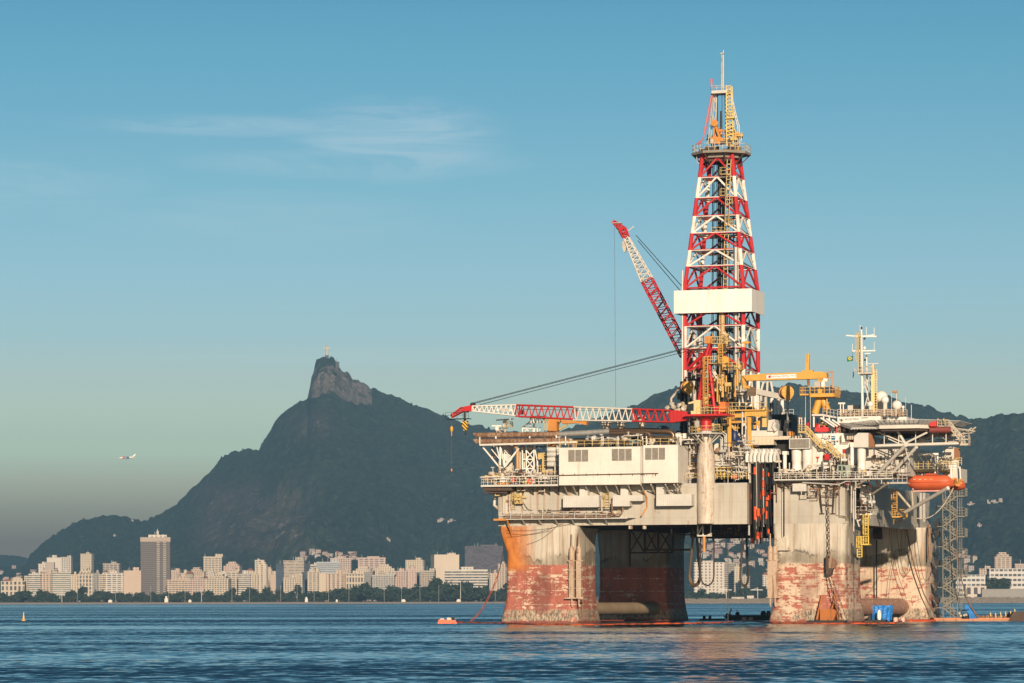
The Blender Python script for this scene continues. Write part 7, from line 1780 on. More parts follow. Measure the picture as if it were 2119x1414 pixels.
intake([(1638, 1659, 930, 978), (1660.5, 1682, 930, 978)], (1633, 1676, 907, 929, 0), 3.2, 'double white air intake under a grey louvred box', 2.0, True)
intake([(1774, 1792, 926, 976)], (1767, 1797, 896, 926, 1), 4.6, 'white air intake with bent hood and brown louvre, left of the helideck braces', 1.0, False)
intake([(1955, 1985, 952, 995)], (1950, 1974, 925, 951.5, 1), 5.2, 'white air intake with bent hood and brown louvre at the right deck end', 22.0, False)
b = MB()
for px_, py, r_ in ((1671, 974, .5), (1676, 966, .35), (1690, 976, .5)): b.lathe(P(px_, py, .8), [(r_, 0), (r_, .3), (r_ * .5, .5)], 14, (-.3, -1, 0))
b.lathe((XP(1655, 1.6), 1.6, ZP(1655, 990, 1.6)), [(.9, 0), (.9, 1.0), (.5, 1.3)], 14)
solo('valve_cluster', 'round white valve covers at the foot of the double air intake', 'valve', b, CREAM)

# accommodation block and stairs
t = T('accommodation_block', 'white accommodation block with a blue door behind the yellow stairs', 'deckhouse')
y = 4.0
b = MB(); b.pb(1684, 1775, 897, 985, y, y + 22); i_ = t.part('wall', b, CLEANW)
b = MB(); b.pb(1658, 1690, 922, 985, y - .4, y + 4); t.part('lower_wall', b, WHITE)
b = MB(); b.pb(1717, 1728, 902.5, 921, y - .07, y + .02); d_ = t.part('door', b, flat('door_blue', (.01,.22,.42), .45))
b = MB(); b.pb(1717, 1728, 911.5, 912.3, y - .1, y - .07); t.part('door_rail', b, CLEANW, under=d_)
b = MB(); b.pb(1691, 1712, 893.5, 894.6, y - .05, y); b.pb(1686, 1714, 885, 893, y + .5, y + 2.5); t.part('red_locker', b, paint('fire_red2', (.58,.03,.03), .1, .2))
for px_ in (1692, 1707): b = MB(); b.lathe((XP(px_, y + 1.4), y + 1.4, ZP(px_, 886, y)), [(.5, 0), (.55, .5), (.35, .75), (.1, .85)], 12); t.part('red_drum', b, RED)
b = MB(); b.pb(1721, 1731, 940, 951, y - .5, y); t.part('hatch_box', b, WHITE)
b = MB(); b.pb(1776, 1876, 925, 985, y + 5, y + 26); t.part('rear_wall', b, LGREY)
b = MB()
for px_, py in ((1862, 948), (1868, 949)): b.pb(px_, px_ + 1.6, py, py + 6, y + 4.95, y + 5.02)
t.scatter('slot_window', b, GLASS)
b = MB()
for i in range(7): b.path([P(1754 + 5 * i, 910, y - 1), P(1754 + 5 * i, 901, y - 1), P(1757 + 5 * i, 898.5, y - 1), P(1759 + 5 * i, 901, y - 1)], .2, 7)
t.scatter('gooseneck_vent', b, CREAM)
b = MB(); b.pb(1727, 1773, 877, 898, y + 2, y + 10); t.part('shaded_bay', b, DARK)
t.done()
t = T('deck_stairs', 'two yellow-railed stair flights descending to the right across the white block', 'stairs')
b = MB(); y = 2.0; b.stair(P(1699, 926.5, y), P(1667, 893, y), .9); b.stair(P(1742, 955, y), P(1709, 925, y), .9); t.part('flight', b, PYEL)
b = MB(); z_ = ZP(1703, 926, y); b.box(XP(1698, y), XP(1711, y), y, y + 1.2, z_ - .15, z_); b.rail([(XP(1698, y), y, z_), (XP(1711, y), y, z_)], 1.1, .6, .05, 2); z_ = ZP(1660, 893, y); b.box(XP(1653, y), XP(1669, y), y - .4, y + 1.6, z_ - .25, z_); b.rail([(XP(1653, y), y + 1.5, z_), (XP(1653, y), y - .35, z_), (XP(1667, y), y - .35, z_)], 1.2, .6, .05, 3); z_ = ZP(1746, 956, y); b.box(XP(1740, y), XP(1753, y), y - .2, y + 1.4, z_ - .15, z_); b.rail([(XP(1742, y), y - .2, z_), (XP(1753, y), y - .2, z_)], 1.1, .5, .05, 2); t.scatter('landing', b, PYEL)
b = MB()
for px_ in (1654, 1659, 1666): b.bar(P(px_, 893, y + 1), P(px_, 864, y + 1), .09, 5)
b.bar(P(1653, 866, y + 1), P(1657, 866, y + 1), .1, 4); b.bar(P(1654, 893, y), P(1658, 905, y + 1), .12, 5); t.part('light_post', b, WHITE); t.done()
for (px, py, r_, lab, ax) in ((1717, 968, 1.15, 'large grey hose reel wheel on the right walkway', (-.9, -.45, 0)), (1756, 952, 1.0, 'grey round cover plate beside the white post', (-.95, -.3, 0))):
    t = T('hose_reel', lab, 'reel'); c = P(px, py, .4); ax = Vector(ax).normalized()
    b = MB(); b.lathe(c, [(r_ * .2, 0), (r_, .05), (r_, .15), (r_ * .25, .2), (r_ * .25, 1.2), (r_, 1.25), (r_, 1.35), (r_ * .2, 1.4)], 26, ax); t.part('wheel', b, LGREY); b = MB(); b.box(c.x - .5, c.x + .9, c.y - .3, c.y + .8, c.z - 2.1, c.z - .9); b.bar(c, c - Vector((0, 0, 1.4)), .15, 5); t.part('stand', b, CREAM); t.done()
t = T('green_container', 'dark green open-framed container on the right walkway', 'container'); y = -.9
GRN = paint('dark_green_paint', (.07,.10,.075), .2, .3)
b = MB(); b.pb(1735, 1751, 966, 986, y + .2, y + 2.4); t.part('body', b, flat('container_dark', (.018,.028,.022), .6))
b = MB(); x0, x1 = XP(1734, y), XP(1751, y); z0, z1 = ZP(1740, 987.5, y), ZP(1740, 963.5, y)
for x_ in (x0, (x0 + x1) / 2, x1):
    b.bar((x_, y, z0), (x_, y, z1), .1, 4)
for z_ in (z0, (z0 + z1) / 2, z1): b.bar((x0, y, z_), (x1, y, z_), .1, 4)
b.box(x1 + .1, x1 + .8, y, y + 2.4, z0, z1); t.part('frame', b, paint('pale_green_grey', (.30,.34,.29), .2, .3)); t.done()
t = T('white_post', 'thick white vertical vent post between the stairs and the bent-hood intake', 'vent'); b = MB(); b.bar(P(1763, 965, .8), P(1763, 917, .8), .33, 10); b.box(XP(1759, .4), XP(1767, .4), .4, 1.6, ZP(1763, 925, .8), ZP(1763, 916, .8)); t.part('post', b, CLEANW); b = MB(); b.bar(P(1763, 990, .8), P(1763, 965, .8), .4, 10); t.part('foot', b, ORANGE); t.done()
t = T('red_hose_box', 'small red fire hose box on the white wall under the stairs', 'cabinet'); b = MB(); b.pb(1706, 1716, 940, 952, 2.6, 3.4); t.part('body', b, RED); b = MB(); b.pb(1707, 1715, 941, 951, 2.54, 2.6); t.part('door', b, RED); t.done()
t = T('deck_machinery', 'crowded small pumps, drums and pipes along the right walkway', 'machinery')
for nm, m_, n_ in (('pump_body', CREAM, 16), ('valve', PYEL, 8), ('pipe_run', WHITE, 20), ('dark_motor', DARK, 16), ('rusty_pipe', BRONZE, 16)):
    b = MB()
    for i in range(n_):
        p = P(rq.uniform(1608, 1850), rq.uniform(972, 990), rq.uniform(-1.8, 2)); s_ = rq.uniform(.15, .5)
        if nm in ('pump_body', 'dark_motor'): b.lathe(p, [(s_ * .8, 0), (s_, .1), (s_, s_ * 2.2), (s_ * .7, s_ * 2.4)], 10, rq.choice(((1, 0, 0), (0, 0, 1))))
        elif nm == 'valve': b.lathe(p, [(s_ * .5, 0), (s_ * .5, .1)], 10, (0, 1, 0)); b.bar(p, p + Vector((0, 0, -.6)), .06, 5)
        else: L_ = rq.uniform(.8, 3.5); b.path([p, p + Vector((L_, 0, 0)), p + Vector((L_, 0, rq.choice((-1, 1)) * rq.uniform(.4, 1.4)))], rq.uniform(.06, .13), 6)
    t.scatter(nm, b, m_)
t.done()
t = T('deck_machinery', 'pipes and white boxes in the shade beneath the helideck', 'machinery')
for nm, m_, n_ in (('pipe_run', CREAM, 22), ('white_box', CLEANW, 10), ('red_pipe', paint('dull_red_pipe', (.30,.05,.04), .2, .3), 4), ('dark_motor', DARK, 12)):
    b = MB()
    for i in range(n_):
        p = P(rq.uniform(1815, 1960), rq.uniform(897, 918), rq.uniform(10, 22)); s_ = rq.uniform(.25, .7); L_ = rq.uniform(1, 6)
        if nm.endswith('pipe') or nm == 'pipe_run': b.path([p, p + Vector((L_, 0, 0)), p + Vector((L_, 0, rq.uniform(-1, 1)))], rq.uniform(.06, .14), 6)
        else: b.box(p.x - s_, p.x + s_, p.y, p.y + s_, p.z - s_ * .8, p.z + s_ * .8)
    t.scatter(nm, b, m_)
t.done()

# bridge deckhouse with mast, radomes
t = T('bridge_house', 'white top deckhouse band carrying black registration lettering', 'deckhouse')
yb = 6.5
b = MB(); b.pb(1733, 1822, 862, 875, yb, yb + 16); b.pb(1832, 1876, 863, 873.5, yb + 3, yb + 14); wi = t.part('wall', b, CLEANW)
b = MB(); b.pb(1822, 1832, 864, 874, yb + 2, yb + 8); t.part('dark_recess', b, DARK)
b = MB(); b.pb(1783, 1796, 863.5, 865, yb - .25, yb); t.part('wall_lamp', b, GREY)
b = MB(); z_ = ZP(1780, 862, yb); b.rail([P(1733, 862, yb + .1), P(1822, 862, yb + .1), P(1876, 862.5, yb + 3.1), P(1878, 862.5, yb + 13)], 1.2, .75, .06, 3); t.part('roof_railing', b, CREAM)
b = MB()
for i in range(60):
    px_ = rq.uniform(1736, 1872); p = P(px_, 861.5, yb + rq.uniform(.6, 6)); s_ = rq.uniform(.15, .45); b.box(p.x - s_, p.x + s_, p.y, p.y + s_, p.z, p.z + rq.uniform(.4, 1.3))
t.scatter('roof_fitting', b, paint('brown_grey_fitting', (.30,.22,.15), .4, .4))
b = MB(); b.pb(1754, 1765, 839, 850, yb + 4, yb + 5); t.part('grey_panel', b, LGREY); b = MB(); b.pb(1766, 1777, 839, 850, yb + 4, yb + 5); t.part('dark_panel', b, DARK)
b = MB(); b.bar(P(1739, 862, yb + 2), P(1739, 836, yb + 2), .1, 5); b.bar(P(1745, 862, yb + 2), P(1745, 836, yb + 2), .1, 5); b.bar(P(1735, 835, yb + 2), P(1749, 835, yb + 2), .14, 4); t.part('aerial_frame', b, CLEANW)
b = MB(); b.bar(P(1845, 862, yb), P(1845, 815, yb), .035, 4); b.bar(P(1874, 860, yb + 4), P(1874, 822, yb + 4), .03, 4); b.bar(P(1886, 870, yb + 4), P(1886, 838, yb + 4), .05, 4); t.part('whip_aerial', b, LGREY)
t.done()
writing('IMO NO:8770041', .47, P(1757, 868.2, yb - .012), INK, t.parts[wi][6], 'lettering', t.base, (R(90), R(-.8), 0))
def dome(px, cy, rpx, y, foot, label):
    u = .0838; r_ = rpx * u; c = P(px, cy, y); t = T('radome', label, 'radome', 'white radomes on the bridge roof')
    b = MB(); b.ball(c, r_, 24, 1.0, -.82); t.part('dome', b, CLEANW)
    b = MB(); b.lathe((c.x, y, 0), [(r_ * .55, ZP(px, foot, y)), (r_ * .55, c.z - r_ * .95), (r_ * .62, c.z - r_ * .75)], 16); t.part('base', b, WHITE); t.done()
dome(1824, 822, 13, yb + 5, 862, 'largest white radome behind the yellow ladder post'); dome(1831.5, 828, 8.2, yb + 2, 862, 'medium white radome overlapping the largest one'); dome(1856, 839, 10.3, yb + 4, 862, 'white radome standing apart at the right'); dome(1801, 837, 6.5, yb + 3, 862, 'small white drum-like radome left of the yellow ladder post'); dome(1869, 843, 3.6, yb + 5, 862, 'tiny white radome at the right end of the roof')
t = T('signal_mast', 'white signal mast with crossarms, ladders and a railed platform', 'mast')
ym_ = yb + 4
MP = lambda px, py, d=0: P(px, py, ym_ + d)
b = MB(); b.bar(MP(1785, 862), MP(1782.5, 683), .26, 8, .15); b.bar(MP(1796, 862, 1.5), MP(1793, 735, 1.5), .17, 7, .14); b.bar(MP(1779, 770, 1), MP(1777.5, 690, 1), .13, 5); t.part('mast_pole', b, CLEANW)
b = MB(); b.bar(MP(1751, 694.5), MP(1772, 696), .11, 4); b.bar(MP(1772, 696), MP(1814, 696.5), .13, 4); b.bar(MP(1790, 696), MP(1809, 693), .1, 4); b.bar(MP(1764, 726.5), MP(1812, 726), .11, 4)
for px_, y0_, y1_ in ((1809, 693, 678), (1809, 726, 708), (1764, 727, 712), (1793, 694, 677), (1780, 684, 673)): b.bar(MP(px_, y0_), MP(px_, y1_), .04, 4)
t.part('crossarm', b, CLEANW)
b = MB(); b.ladder(MP(1773.5, 0).x, ym_ - .2, MP(1773, 747).z, MP(1773, 688).z, .45, False, .055); b.ladder(MP(1779, 0).x, ym_ - .4, MP(1779, 772).z, MP(1779, 690).z, .4, False, .05); t.part('mast_ladder', b, PYEL)
b = MB(); b.box(MP(1776, 0).x, MP(1806, 0).x, ym_ - 1, ym_ + 2, MP(1790, 775).z, MP(1790, 772).z); b.rail([MP(1776, 772, -.9), MP(1806, 772, -.9)], 1.1, .7, .05, 2); b.bar(MP(1776, 772), MP(1766, 761), .08, 4); t.part('mast_platform', b, CREAM)
b = MB()
for a, c in (((1784, 778), (1802, 812)), ((1802, 780), (1786, 805)), ((1788, 850), (1795, 822)), ((1792, 850), (1806, 822)), ((1787, 780), (1798, 830)), ((1797, 780), (1805, 806))): b.bar(MP(*a, .8), MP(*c, .8), .09, 4)
t.part('mast_stay', b, LGREY)
b = MB()
for px_, py_ in ((1782.5, 681), (1789, 703), (1790, 747)): b.lathe(MP(px_, py_), [(.16, 0), (.2, .2), (.1, .35)], 8)
t.scatter('signal_lamp', b, DARK)
b = MB(); b.lathe(MP(1789, 724), [(.15, 0), (.28, .15), (.28, .45), (.1, .6)], 10); b.box(MP(1788, 0).x, MP(1800, 0).x, ym_, ym_ + .5, MP(1790, 733).z, MP(1790, 731).z); t.scatter('antenna_drum', b, CLEANW)
b = MB(); b.path([MP(1765.5, 770), MP(1766, 776), MP(1765, 782)], .1, 5); t.part('hanging_shape', b, BRONZE)
t.done()
t = T('ladder_post', 'pale yellow ladder post with a radar bar beside the white signal mast', 'post')
b = MB(); x_ = MP(1806, 0).x; b.box(x_ - .35, x_ + .15, ym_ - .3, ym_ + .3, MP(1806, 862).z, MP(1806, 757).z); b.ladder(x_ + .45, ym_ - .3, MP(1806, 862).z, MP(1806, 765).z, .45, False, .05); t.part('post', b, paint('cream_yellow', (.74,.56,.24), .15, .2))
b = MB(); b.lathe(MP(1806, 757), [(.2, 0), (.28, .2), (.2, .35)], 10); b.bar(MP(1796, 753), MP(1818, 752.5), .08, 4); t.part('radar_bar', b, LGREY)
b = MB(); b.lathe(MP(1814, 783, -.2), [(.28, 0), (.28, .1)], 12, (0, 1, 0)); t.part('horn', b, GREY); t.done()
# the flag
k = NT('flag_cloth'); x, yq, z = k.xyz()
dia = k.math('LESS_THAN', k.math('ADD', k.math('DIVIDE', k.math('ABSOLUTE', x), .42), k.math('DIVIDE', k.math('ABSOLUTE', k.math('SUBTRACT', z, .42)), .30)), 1.0)
r2 = k.math('ADD', k.math('POWER', x, 2.0), k.math('POWER', k.math('SUBTRACT', z, .42), 2.0)); cir = k.math('LESS_THAN', r2, .022)
FLAG = k.fin(k.mix(cir, k.mix(dia, (.0, .15, .035), (.72, .50, .02)), (.03, .06, .28)), .7)
t = T('ensign_flag', 'small green flag with a yellow diamond flying left of the signal mast', 'flag'); c = MP(1759, 742)
b = MB(); vs = []; 
for i in range(9):
    for j in range(2): f_ = i / 8; vs.append(c + Vector((.5 - f_ * 1.0, .07 * math.sin(f_ * 6), -.40 + .8 * j - .18 * f_ * (1 if j == 0 else .8))))
b.add(vs, [(2*i, 2*i+1, 2*i+3, 2*i+2) for i in range(8)]); t.part('cloth', b, FLAG)
b = MB(); b.bar(MP(1764, 748), MP(1764, 727), .02, 4); t.part('halyard', b, CABLE); t.base = c + Vector((0, 0, -.42)); t.done()
t = T('windsock', 'small orange windsock on a thin pole above the right radome', 'windsock'); b = MB(); b.bar(P(1855, 862, yb), P(1855, 811, yb), .05, 5); t.part('pole', b, WHITE); b = MB(); b.lathe(P(1856, 812, yb), [(.22, 0), (.16, .8)], 8, (-1, 0, .15)); t.part('sock', b, ORANGE); t.done()

# helideck
t = T('helideck', 'grey cantilevered helicopter deck with safety nets on the right side', 'helideck')
zh = ZP(1880, 882, 4)
hx0, hx1 = XP(1768, 0), XP(1962, 2); hc_ = ((hx0 + hx1) / 2, 9.5); rx, ry = (hx1 - hx0) / 2 + .5, 11.0
oct_ = lambda k_, z_: [(hc_[0] + rx * k_ * math.cos(R(22.5 + 45 * i)) * 1.05, hc_[1] + ry * k_ * math.sin(R(22.5 + 45 * i)) * 1.05, z_) for i in range(8)]
b = MB(); b.ext(oct_(1, zh), (0, 0, .35)); t.part('landing_deck', b, paint('helideck_grey', (.30,.29,.27), .2, .3))
b = MB(); b.ext(oct_(.985, zh - .62), (0, 0, .61)); t.part('rim_beam', b, WHITE)
b = MB(); b.ext(oct_(.93, zh - 1.0), (0, 0, .375)); t.part('underside_shade_plate', b, DKRUST)  # dark plate added below the rim; the underside's shade is in its colour
b = MB(); O1, O2 = [Vector(p) for p in oct_(1.0, zh + .1)], [Vector(p) for p in oct_(1.17, zh + .75)]
for i in range(8):
    j = (i + 1) % 8
    for f_ in np.linspace(0, 1, 10): b.bar(O1[i].lerp(O1[j], f_), O2[i].lerp(O2[j], f_), .055, 4)
    for f_ in np.linspace(0, 1, 6): b.bar(O1[i].lerp(O2[i], f_), O1[j].lerp(O2[j], f_), .04, 4)
t.part('safety_net', b, LGREY)
b = MB(); zlow = ZP(1900, 920, 4)
for (xa_, ya_, xb_, yb_) in ((1812, 2, 1990, 2), (1815, 16, 1985, 16)): b.bar((XP(xa_, ya_), ya_, ZP(1900, 921.5, ya_)), (XP(xb_, ya_), ya_, ZP(1900, 919, ya_)), .28, 6)
for px_ in (1830, 1860, 1895, 1930, 1958): b.bar((XP(px_, 2), 2, zlow), (XP(px_, 2), 2, zh - .6), .07, 4)
b.bar(P(1874, 920, 2), P(1855, 888, 2), .24, 7); b.bar(P(1872, 918, 2), P(1921, 894, 2), .18, 7); b.bar(P(1874, 918, 2), P(1815, 894, 2), .12, 6); b.bar(P(1868, 922, 2), P(1838, 908, 2), .1, 5); b.bar(P(1900, 915, 8), P(1955, 890, 8), .12, 5); b.bar(P(1925, 890, 8), P(1960, 912, 8), .1, 5); b.bar(P(1873, 925, 1), P(1880, 952, 1), .08, 5)
t.part('support_truss', b, WHITE)
b = MB(); b.pb(1926, 1937, 871, 882.5, .2, 1.4); b.pb(1923, 1926, 872, 882, .3, 1.2); t.part('fire_monitor_box', b, paint('fire_red2', (.58,.03,.03), .1, .2))
b = MB(); b.lathe(P(1922, 890, 1.2), [(.25, 0), (.55, .2), (.55, 3.6), (.25, 3.8)], 12, (1, 0, 0)); t.part('foam_tank', b, paint('maroon_paint', (.22,.05,.04), .2, .3))
b = MB(); b.stair(P(1992, 917, 1), P(1964, 884, 1), .9); z_ = ZP(1995, 918, 1); b.box(XP(1988, 1), XP(2005, 1), .5, 2.4, z_ - .35, z_); b.rail([(XP(1990, 1), .6, z_), (XP(2005, 1), .6, z_), (XP(2005, 1), 2.3, z_)], 1.25, .7, .06, 2); t.part('access_stairs', b, CREAM)
b = MB(); b.rail([P(1940, 882.5, .8), P(1964, 882.5, .8)], 1.1, .6, .06, 2); b.bar(P(1941, 872, .8), P(1941, 866, .8), .08, 4); b.bar(P(1953, 872, .8), P(1953, 866, .8), .08, 4); t.part('yellow_railing', b, PYEL)
b = MB()
for px_, py_ in ((1975, 892), (1985, 895), (1993, 897), (2003, 891), (2012, 889)): b.bar(P(px_, py_, 6), P(px_ + 8, py_ - 5, 6), .13, 5); b.bar(P(px_, py_, 6), P(px_ + 2, py_ + 8, 6), .1, 5)
b.bar(P(1968, 885, 5), P(2018, 893, 5), .12, 5); b.bar(P(1968, 900, 5), P(2012, 896, 5), .1, 5); t.part('end_bracket', b, CREAM)
t.done()
t = T('helideck_wing', 'slanting netted wing frame linking the bridge house to the helideck', 'frame')
b = MB(); pa, pb_, pc, pd = P(1738, 878.5, 5), P(1830, 876, 5), P(1812, 886, -.5), P(1762, 887, -.5); b.ext([pa, pb_, pc, pd], (0, 0, .18)); t.part('net_panel', b, GREY)
b = MB()
for f_ in np.linspace(0, 1, 9): b.bar(pa.lerp(pb_, f_) - Vector((0, 0, .1)), pd.lerp(pc, f_) - Vector((0, 0, .1)), .09, 4)
b.bar(pd, pc, .12, 5); t.part('net_frame', b, LGREY); t.done()
t = T('crane_landing', 'white girder platform under the yellow crane with sloping braces', 'platform'); y = 5
b = MB(); b.ext([P(1680, 857, 3), P(1702, 857, 3), P(1733, 863, 7), P(1733, 866, 7), P(1702, 861, 3), P(1680, 861, 3)], (0, 3, 0)); t.part('girder', b, WHITE)
b = MB()
for a, c in (((1698, 865), (1727, 884)), ((1710, 867), (1733, 883)), ((1722, 869), (1738, 880)), ((1684, 861), (1684, 884)), ((1704, 862), (1704, 868)), ((1716, 864), (1716, 872))): b.bar(P(*a, 3.5), P(*c, 3.5), .16, 6)
t.part('brace', b, CLEANW)
b = MB(); b.rail([P(1703, 858, 3.2), P(1733, 863, 6)], 1.1, .8, .05, 2); t.part('railing', b, CREAM)
b = MB(); 
for px_ in (1667, 1677): b.bar(P(px_, 897, 3), P(px_, 820, 3), .035, 4)
t.part('guy_wire', b, LGREY); t.done()

# lifeboats and their platform
def lifeboat(px0, px1, top, bot, y, label, full=True):
    t = T('lifeboat', label, 'lifeboat', 'orange lifeboats on the right side')
    pm = (px0 + px1) / 2; x0, x1 = XP(px0, y, 1000), XP(px1, y, 1000); z0, z1 = ZP(pm, bot, y), ZP(pm, top, y); H_ = z1 - z0; L_ = x1 - x0
    b = MB(); n_ = 18; secs = []
    for i in range(n_ + 1):
        f_ = i / n_; e = 1 - abs(2 * f_ - 1) ** 3.2; wb = max(.06, 1.45 * e ** .55); zk = z0 + H_ * (.0 + .30 * (abs(2 * f_ - 1)) ** 3); zt = z0 + H_ * (.62 + .36 * min(1, e * 1.35) ** .8)
        zg = z0 + H_ * .52
        ring_ = []
        for (wy, zz_) in ((0, zk), (.55, zk + (zg - zk) * .22), (.95, zk + (zg - zk) * .65), (1.0, zg), (.97, zg + .02), (.86, zg + (zt - zg) * .55), (.55, zg + (zt - zg) * .9), (0, zt)): ring_.append((wb * wy, zz_))
        full_ = [(x0 + L_ * f_, y + 1.5 - w_, z_) for w_, z_ in ring_] + [(x0 + L_ * f_, y + 1.5 + w_, z_) for w_, z_ in reversed(ring_[1:-1])]
        secs.append(full_)
    m_ = len(secs[0]); vs = [v for s_ in secs for v in s_]; fs = []
    for i in range(n_): fs += [(i*m_+j, i*m_+(j+1)%m_, (i+1)*m_+(j+1)%m_, (i+1)*m_+j) for j in range(m_)]
    fs += [tuple(range(m_)), tuple(reversed(range(n_*m_, (n_+1)*m_)))]
    b.add(vs, fs); t.part('hull', b, LIFEO)
    b = MB(); pts = [(x0 + L_ * f_, y + 1.5 - max(.06, 1.45 * (1 - abs(2 * f_ - 1) ** 3.2) ** .55) - .03, z0 + H_ * .525) for f_ in np.linspace(.02, .98, 15)]; b.path(pts, .05, 5); t.part('rubbing_strake', b, paint('dark_orange', (.35,.05,.02), .1, .2))
    if full:
        b = MB(); b.box(x0 + L_ * .42, x0 + L_ * .66, y + .7, y + 2.2, z1 - .12, z1 + .22); t.part('canopy_hatch', b, paint('dark_orange', (.35,.05,.02), .1, .2))
        b = MB()
        for f_ in (.16, .28, .4, .52): b.box(x0 + L_ * f_, x0 + L_ * f_ + .45, y + .2, y + .24, z0 + H_ * .68, z0 + H_ * .72)
        t.scatter('grab_rail', b, CREAM)
        b = MB(); b.lathe((x0 + 1.1, y + .9, z0 + .1), [(.1, 0), (.2, .15), (.1, .3)], 8); b.box(x0 + 1, x1 - 1.4, y + 1.44, y + 1.56, z0 - .15, z0 + .05); t.part('keel', b, paint('pale_pink_paint', (.70,.35,.28), .1, .2))
    t.done()
lifeboat(1874, 1969, 982, 1015, 14, 'big orange enclosed lifeboat hanging nearest on the right side')
lifeboat(1955, 1994, 993, 1015, 20, 'second orange lifeboat partly hidden behind the first, farther right', False)
t = T('davit_platform', 'railed lifeboat davit platform with a white gantry above the orange lifeboat', 'davit')
y = 16
b = MB(); z_ = ZP(1930, 970, y); b.box(XP(1882, y), XP(1962, y), y, y + 5, z_ - .55, z_); t.part('deck_beam', b, paint('olive_brown_paint', (.30,.24,.12), .3, .3))
b = MB(); b.rail([(XP(1880, y), y + .1, z_), (XP(1962, y), y + .1, z_)], 1.3, .9, .06, 3); b.rail([P(1945, 966, y + 4), P(1990, 963, y + 4)], 1.3, .9, .06, 3); t.part('railing', b, PYEL)
b = MB(); b.bar(P(1900, 941, y), P(1942, 940, y), .2, 4); b.bar(P(1940, 940, y), P(1940, 985, y), .17, 5); b.bar(P(1935, 942, y), P(1935, 985, y), .15, 5); b.bar(P(1902, 943, y), P(1912, 957, y), .1, 5); b.bar(P(1928, 943, y), P(1926, 957, y), .12, 5); t.part('gantry', b, CLEANW)
b = MB()
for i in range(22): p = P(rq.uniform(1890, 1945), rq.uniform(972, 982), y + rq.uniform(1, 3)); b.lathe(p, [(.15, 0), (.22, .1), (.15, .3)], 8, (0, 1, 0))
t.scatter('white_fitting', b, CLEANW)
b = MB(); b.pb(1954, 1988, 970, 998, y + 4, y + 10); t.part('cabin', b, WHITE)
b = MB(); b.bar(P(1968, 968, y), P(1968, 1005, y), .18, 6); b.bar(P(1986, 966, y + 3), P(1988, 1000, y + 3), .14, 6); t.part('post', b, CLEANW)
b = MB()
for i in range(14): p = P(rq.uniform(1968, 1992), rq.uniform(984, 1002), y + 1); s_ = rq.uniform(.15, .4); b.box(p.x - s_, p.x + s_, p.y, p.y + s_, p.z - s_, p.z + s_)
t.scatter('orange_fitting', b, ORANGE)
b = MB(); b.rail([P(1848, 998, 8), P(1877, 998, 8)], 1.3, .8, .06, 2); z_ = ZP(1860, 998, 8); b.box(XP(1812, 8), XP(1878, 8), 7.5, 10, z_ - .3, z_); t.part('walkway', b, GREY)
b = MB(); b.rail([P(1817, 990, 0), P(1850, 991, 3)], 1.2, .8, .06, 2); t.part('walkway_railing', b, YEL)
t.done()

# stair tower
STAIRM = paint('scaffold_grey', (.20,.19,.165), .35, .45, .6)
t = T('stair_tower', 'tall galvanised scaffold stair tower zigzagging down the right side', 'stair tower')
y = 63.0
xA, xB, xC = XP(1951, y, 1150), XP(1981, y, 1150), XP(1997, y, 1150); zt_, zb_ = ZP(1970, 1015, y), ZP(1970, 1279, y)
b = MB()
for x_ in (xA, xB, xA + .5 * (xB - xA)):
    for y_ in (y, y + 2.6): b.bar((x_, y_, zb_), (x_, y_, zt_), .085, 5)
for x_ in (XP(1985, y), XP(1989, y)): b.bar((x_, y + .5, zb_), (x_, y + .5, zt_), .06, 5)
nf = 13
for i in range(nf + 1):
    z_ = zb_ + (zt_ - zb_) * i / nf
    for y_ in (y, y + 2.6): b.bar((xA, y_, z_), (xB, y_, z_), .05, 4)
    b.bar((xA, y, z_), (xA, y + 2.6, z_), .05, 4); b.bar((xB, y, z_), (xB, y + 2.6, z_), .05, 4)
    if i < nf: z2 = zb_ + (zt_ - zb_) * (i + 1) / nf; b.bar((xA, y, z_), (xA, y + 2.6, z2), .04, 4); b.bar((xB, y, z_), (xB, y + 2.6, z2), .04, 4)
t.part('scaffold_frame', b, STAIRM)
ys_ = [1279, 1257, 1236, 1215, 1193, 1171, 1152, 1131, 1110, 1089, 1068, 1047, 1026]
for i in range(len(ys_) - 1):
    L_, H_ = (xA, xB) if i % 2 == 1 else (xB, xA)
    b = MB(); b.stair((L_, y - .1, ZP(1966, ys_[i], y)), (H_, y - .1, ZP(1966, ys_[i + 1], y)), .9, (0, 1, 0), .065, True); t.part('flight', b, STAIRM)
    if i % 2 == 1:
        z_ = ZP(1985, ys_[i + 1], y); b = MB(); b.box(xB, xC, y - .2, y + 2.4, z_ - .2, z_); i_ = t.part('landing', b, STAIRM)
        b = MB(); b.rail([(xB, y - .15, z_), (xC, y - .15, z_), (xC, y + 2.3, z_)], 1.5, .55, .05, 3); t.part('landing_railing', b, STAIRM, under=i_)
    else:
        z_ = ZP(1950, ys_[i + 1], y); b = MB(); b.box(xA - 1.0, xA, y - .2, y + 2.4, z_ - .15, z_); i_ = t.part('landing', b, STAIRM)
b = MB()
for py in (1085, 1103, 1162, 1208, 1240):
    p = P(1938, py, y); s_ = 1.0; b.ext([p + Vector((-.6, 0, .5)), p + Vector((.5, 0, .3)), p + Vector((.5, 0, -.5)), p + Vector((.0, 0, -.9)), p + Vector((-.4, 0, -.1))], (0, 1.2, 0))
for i in range(18): p = P(rq.uniform(1934, 1946), rq.uniform(1030, 1230), y); b.bar(p, p + Vector((rq.uniform(-.5, .5), 0, -rq.uniform(.5, 2.4))), .08, 5)
t.scatter('wall_bracket', b, DARK)
t.done()

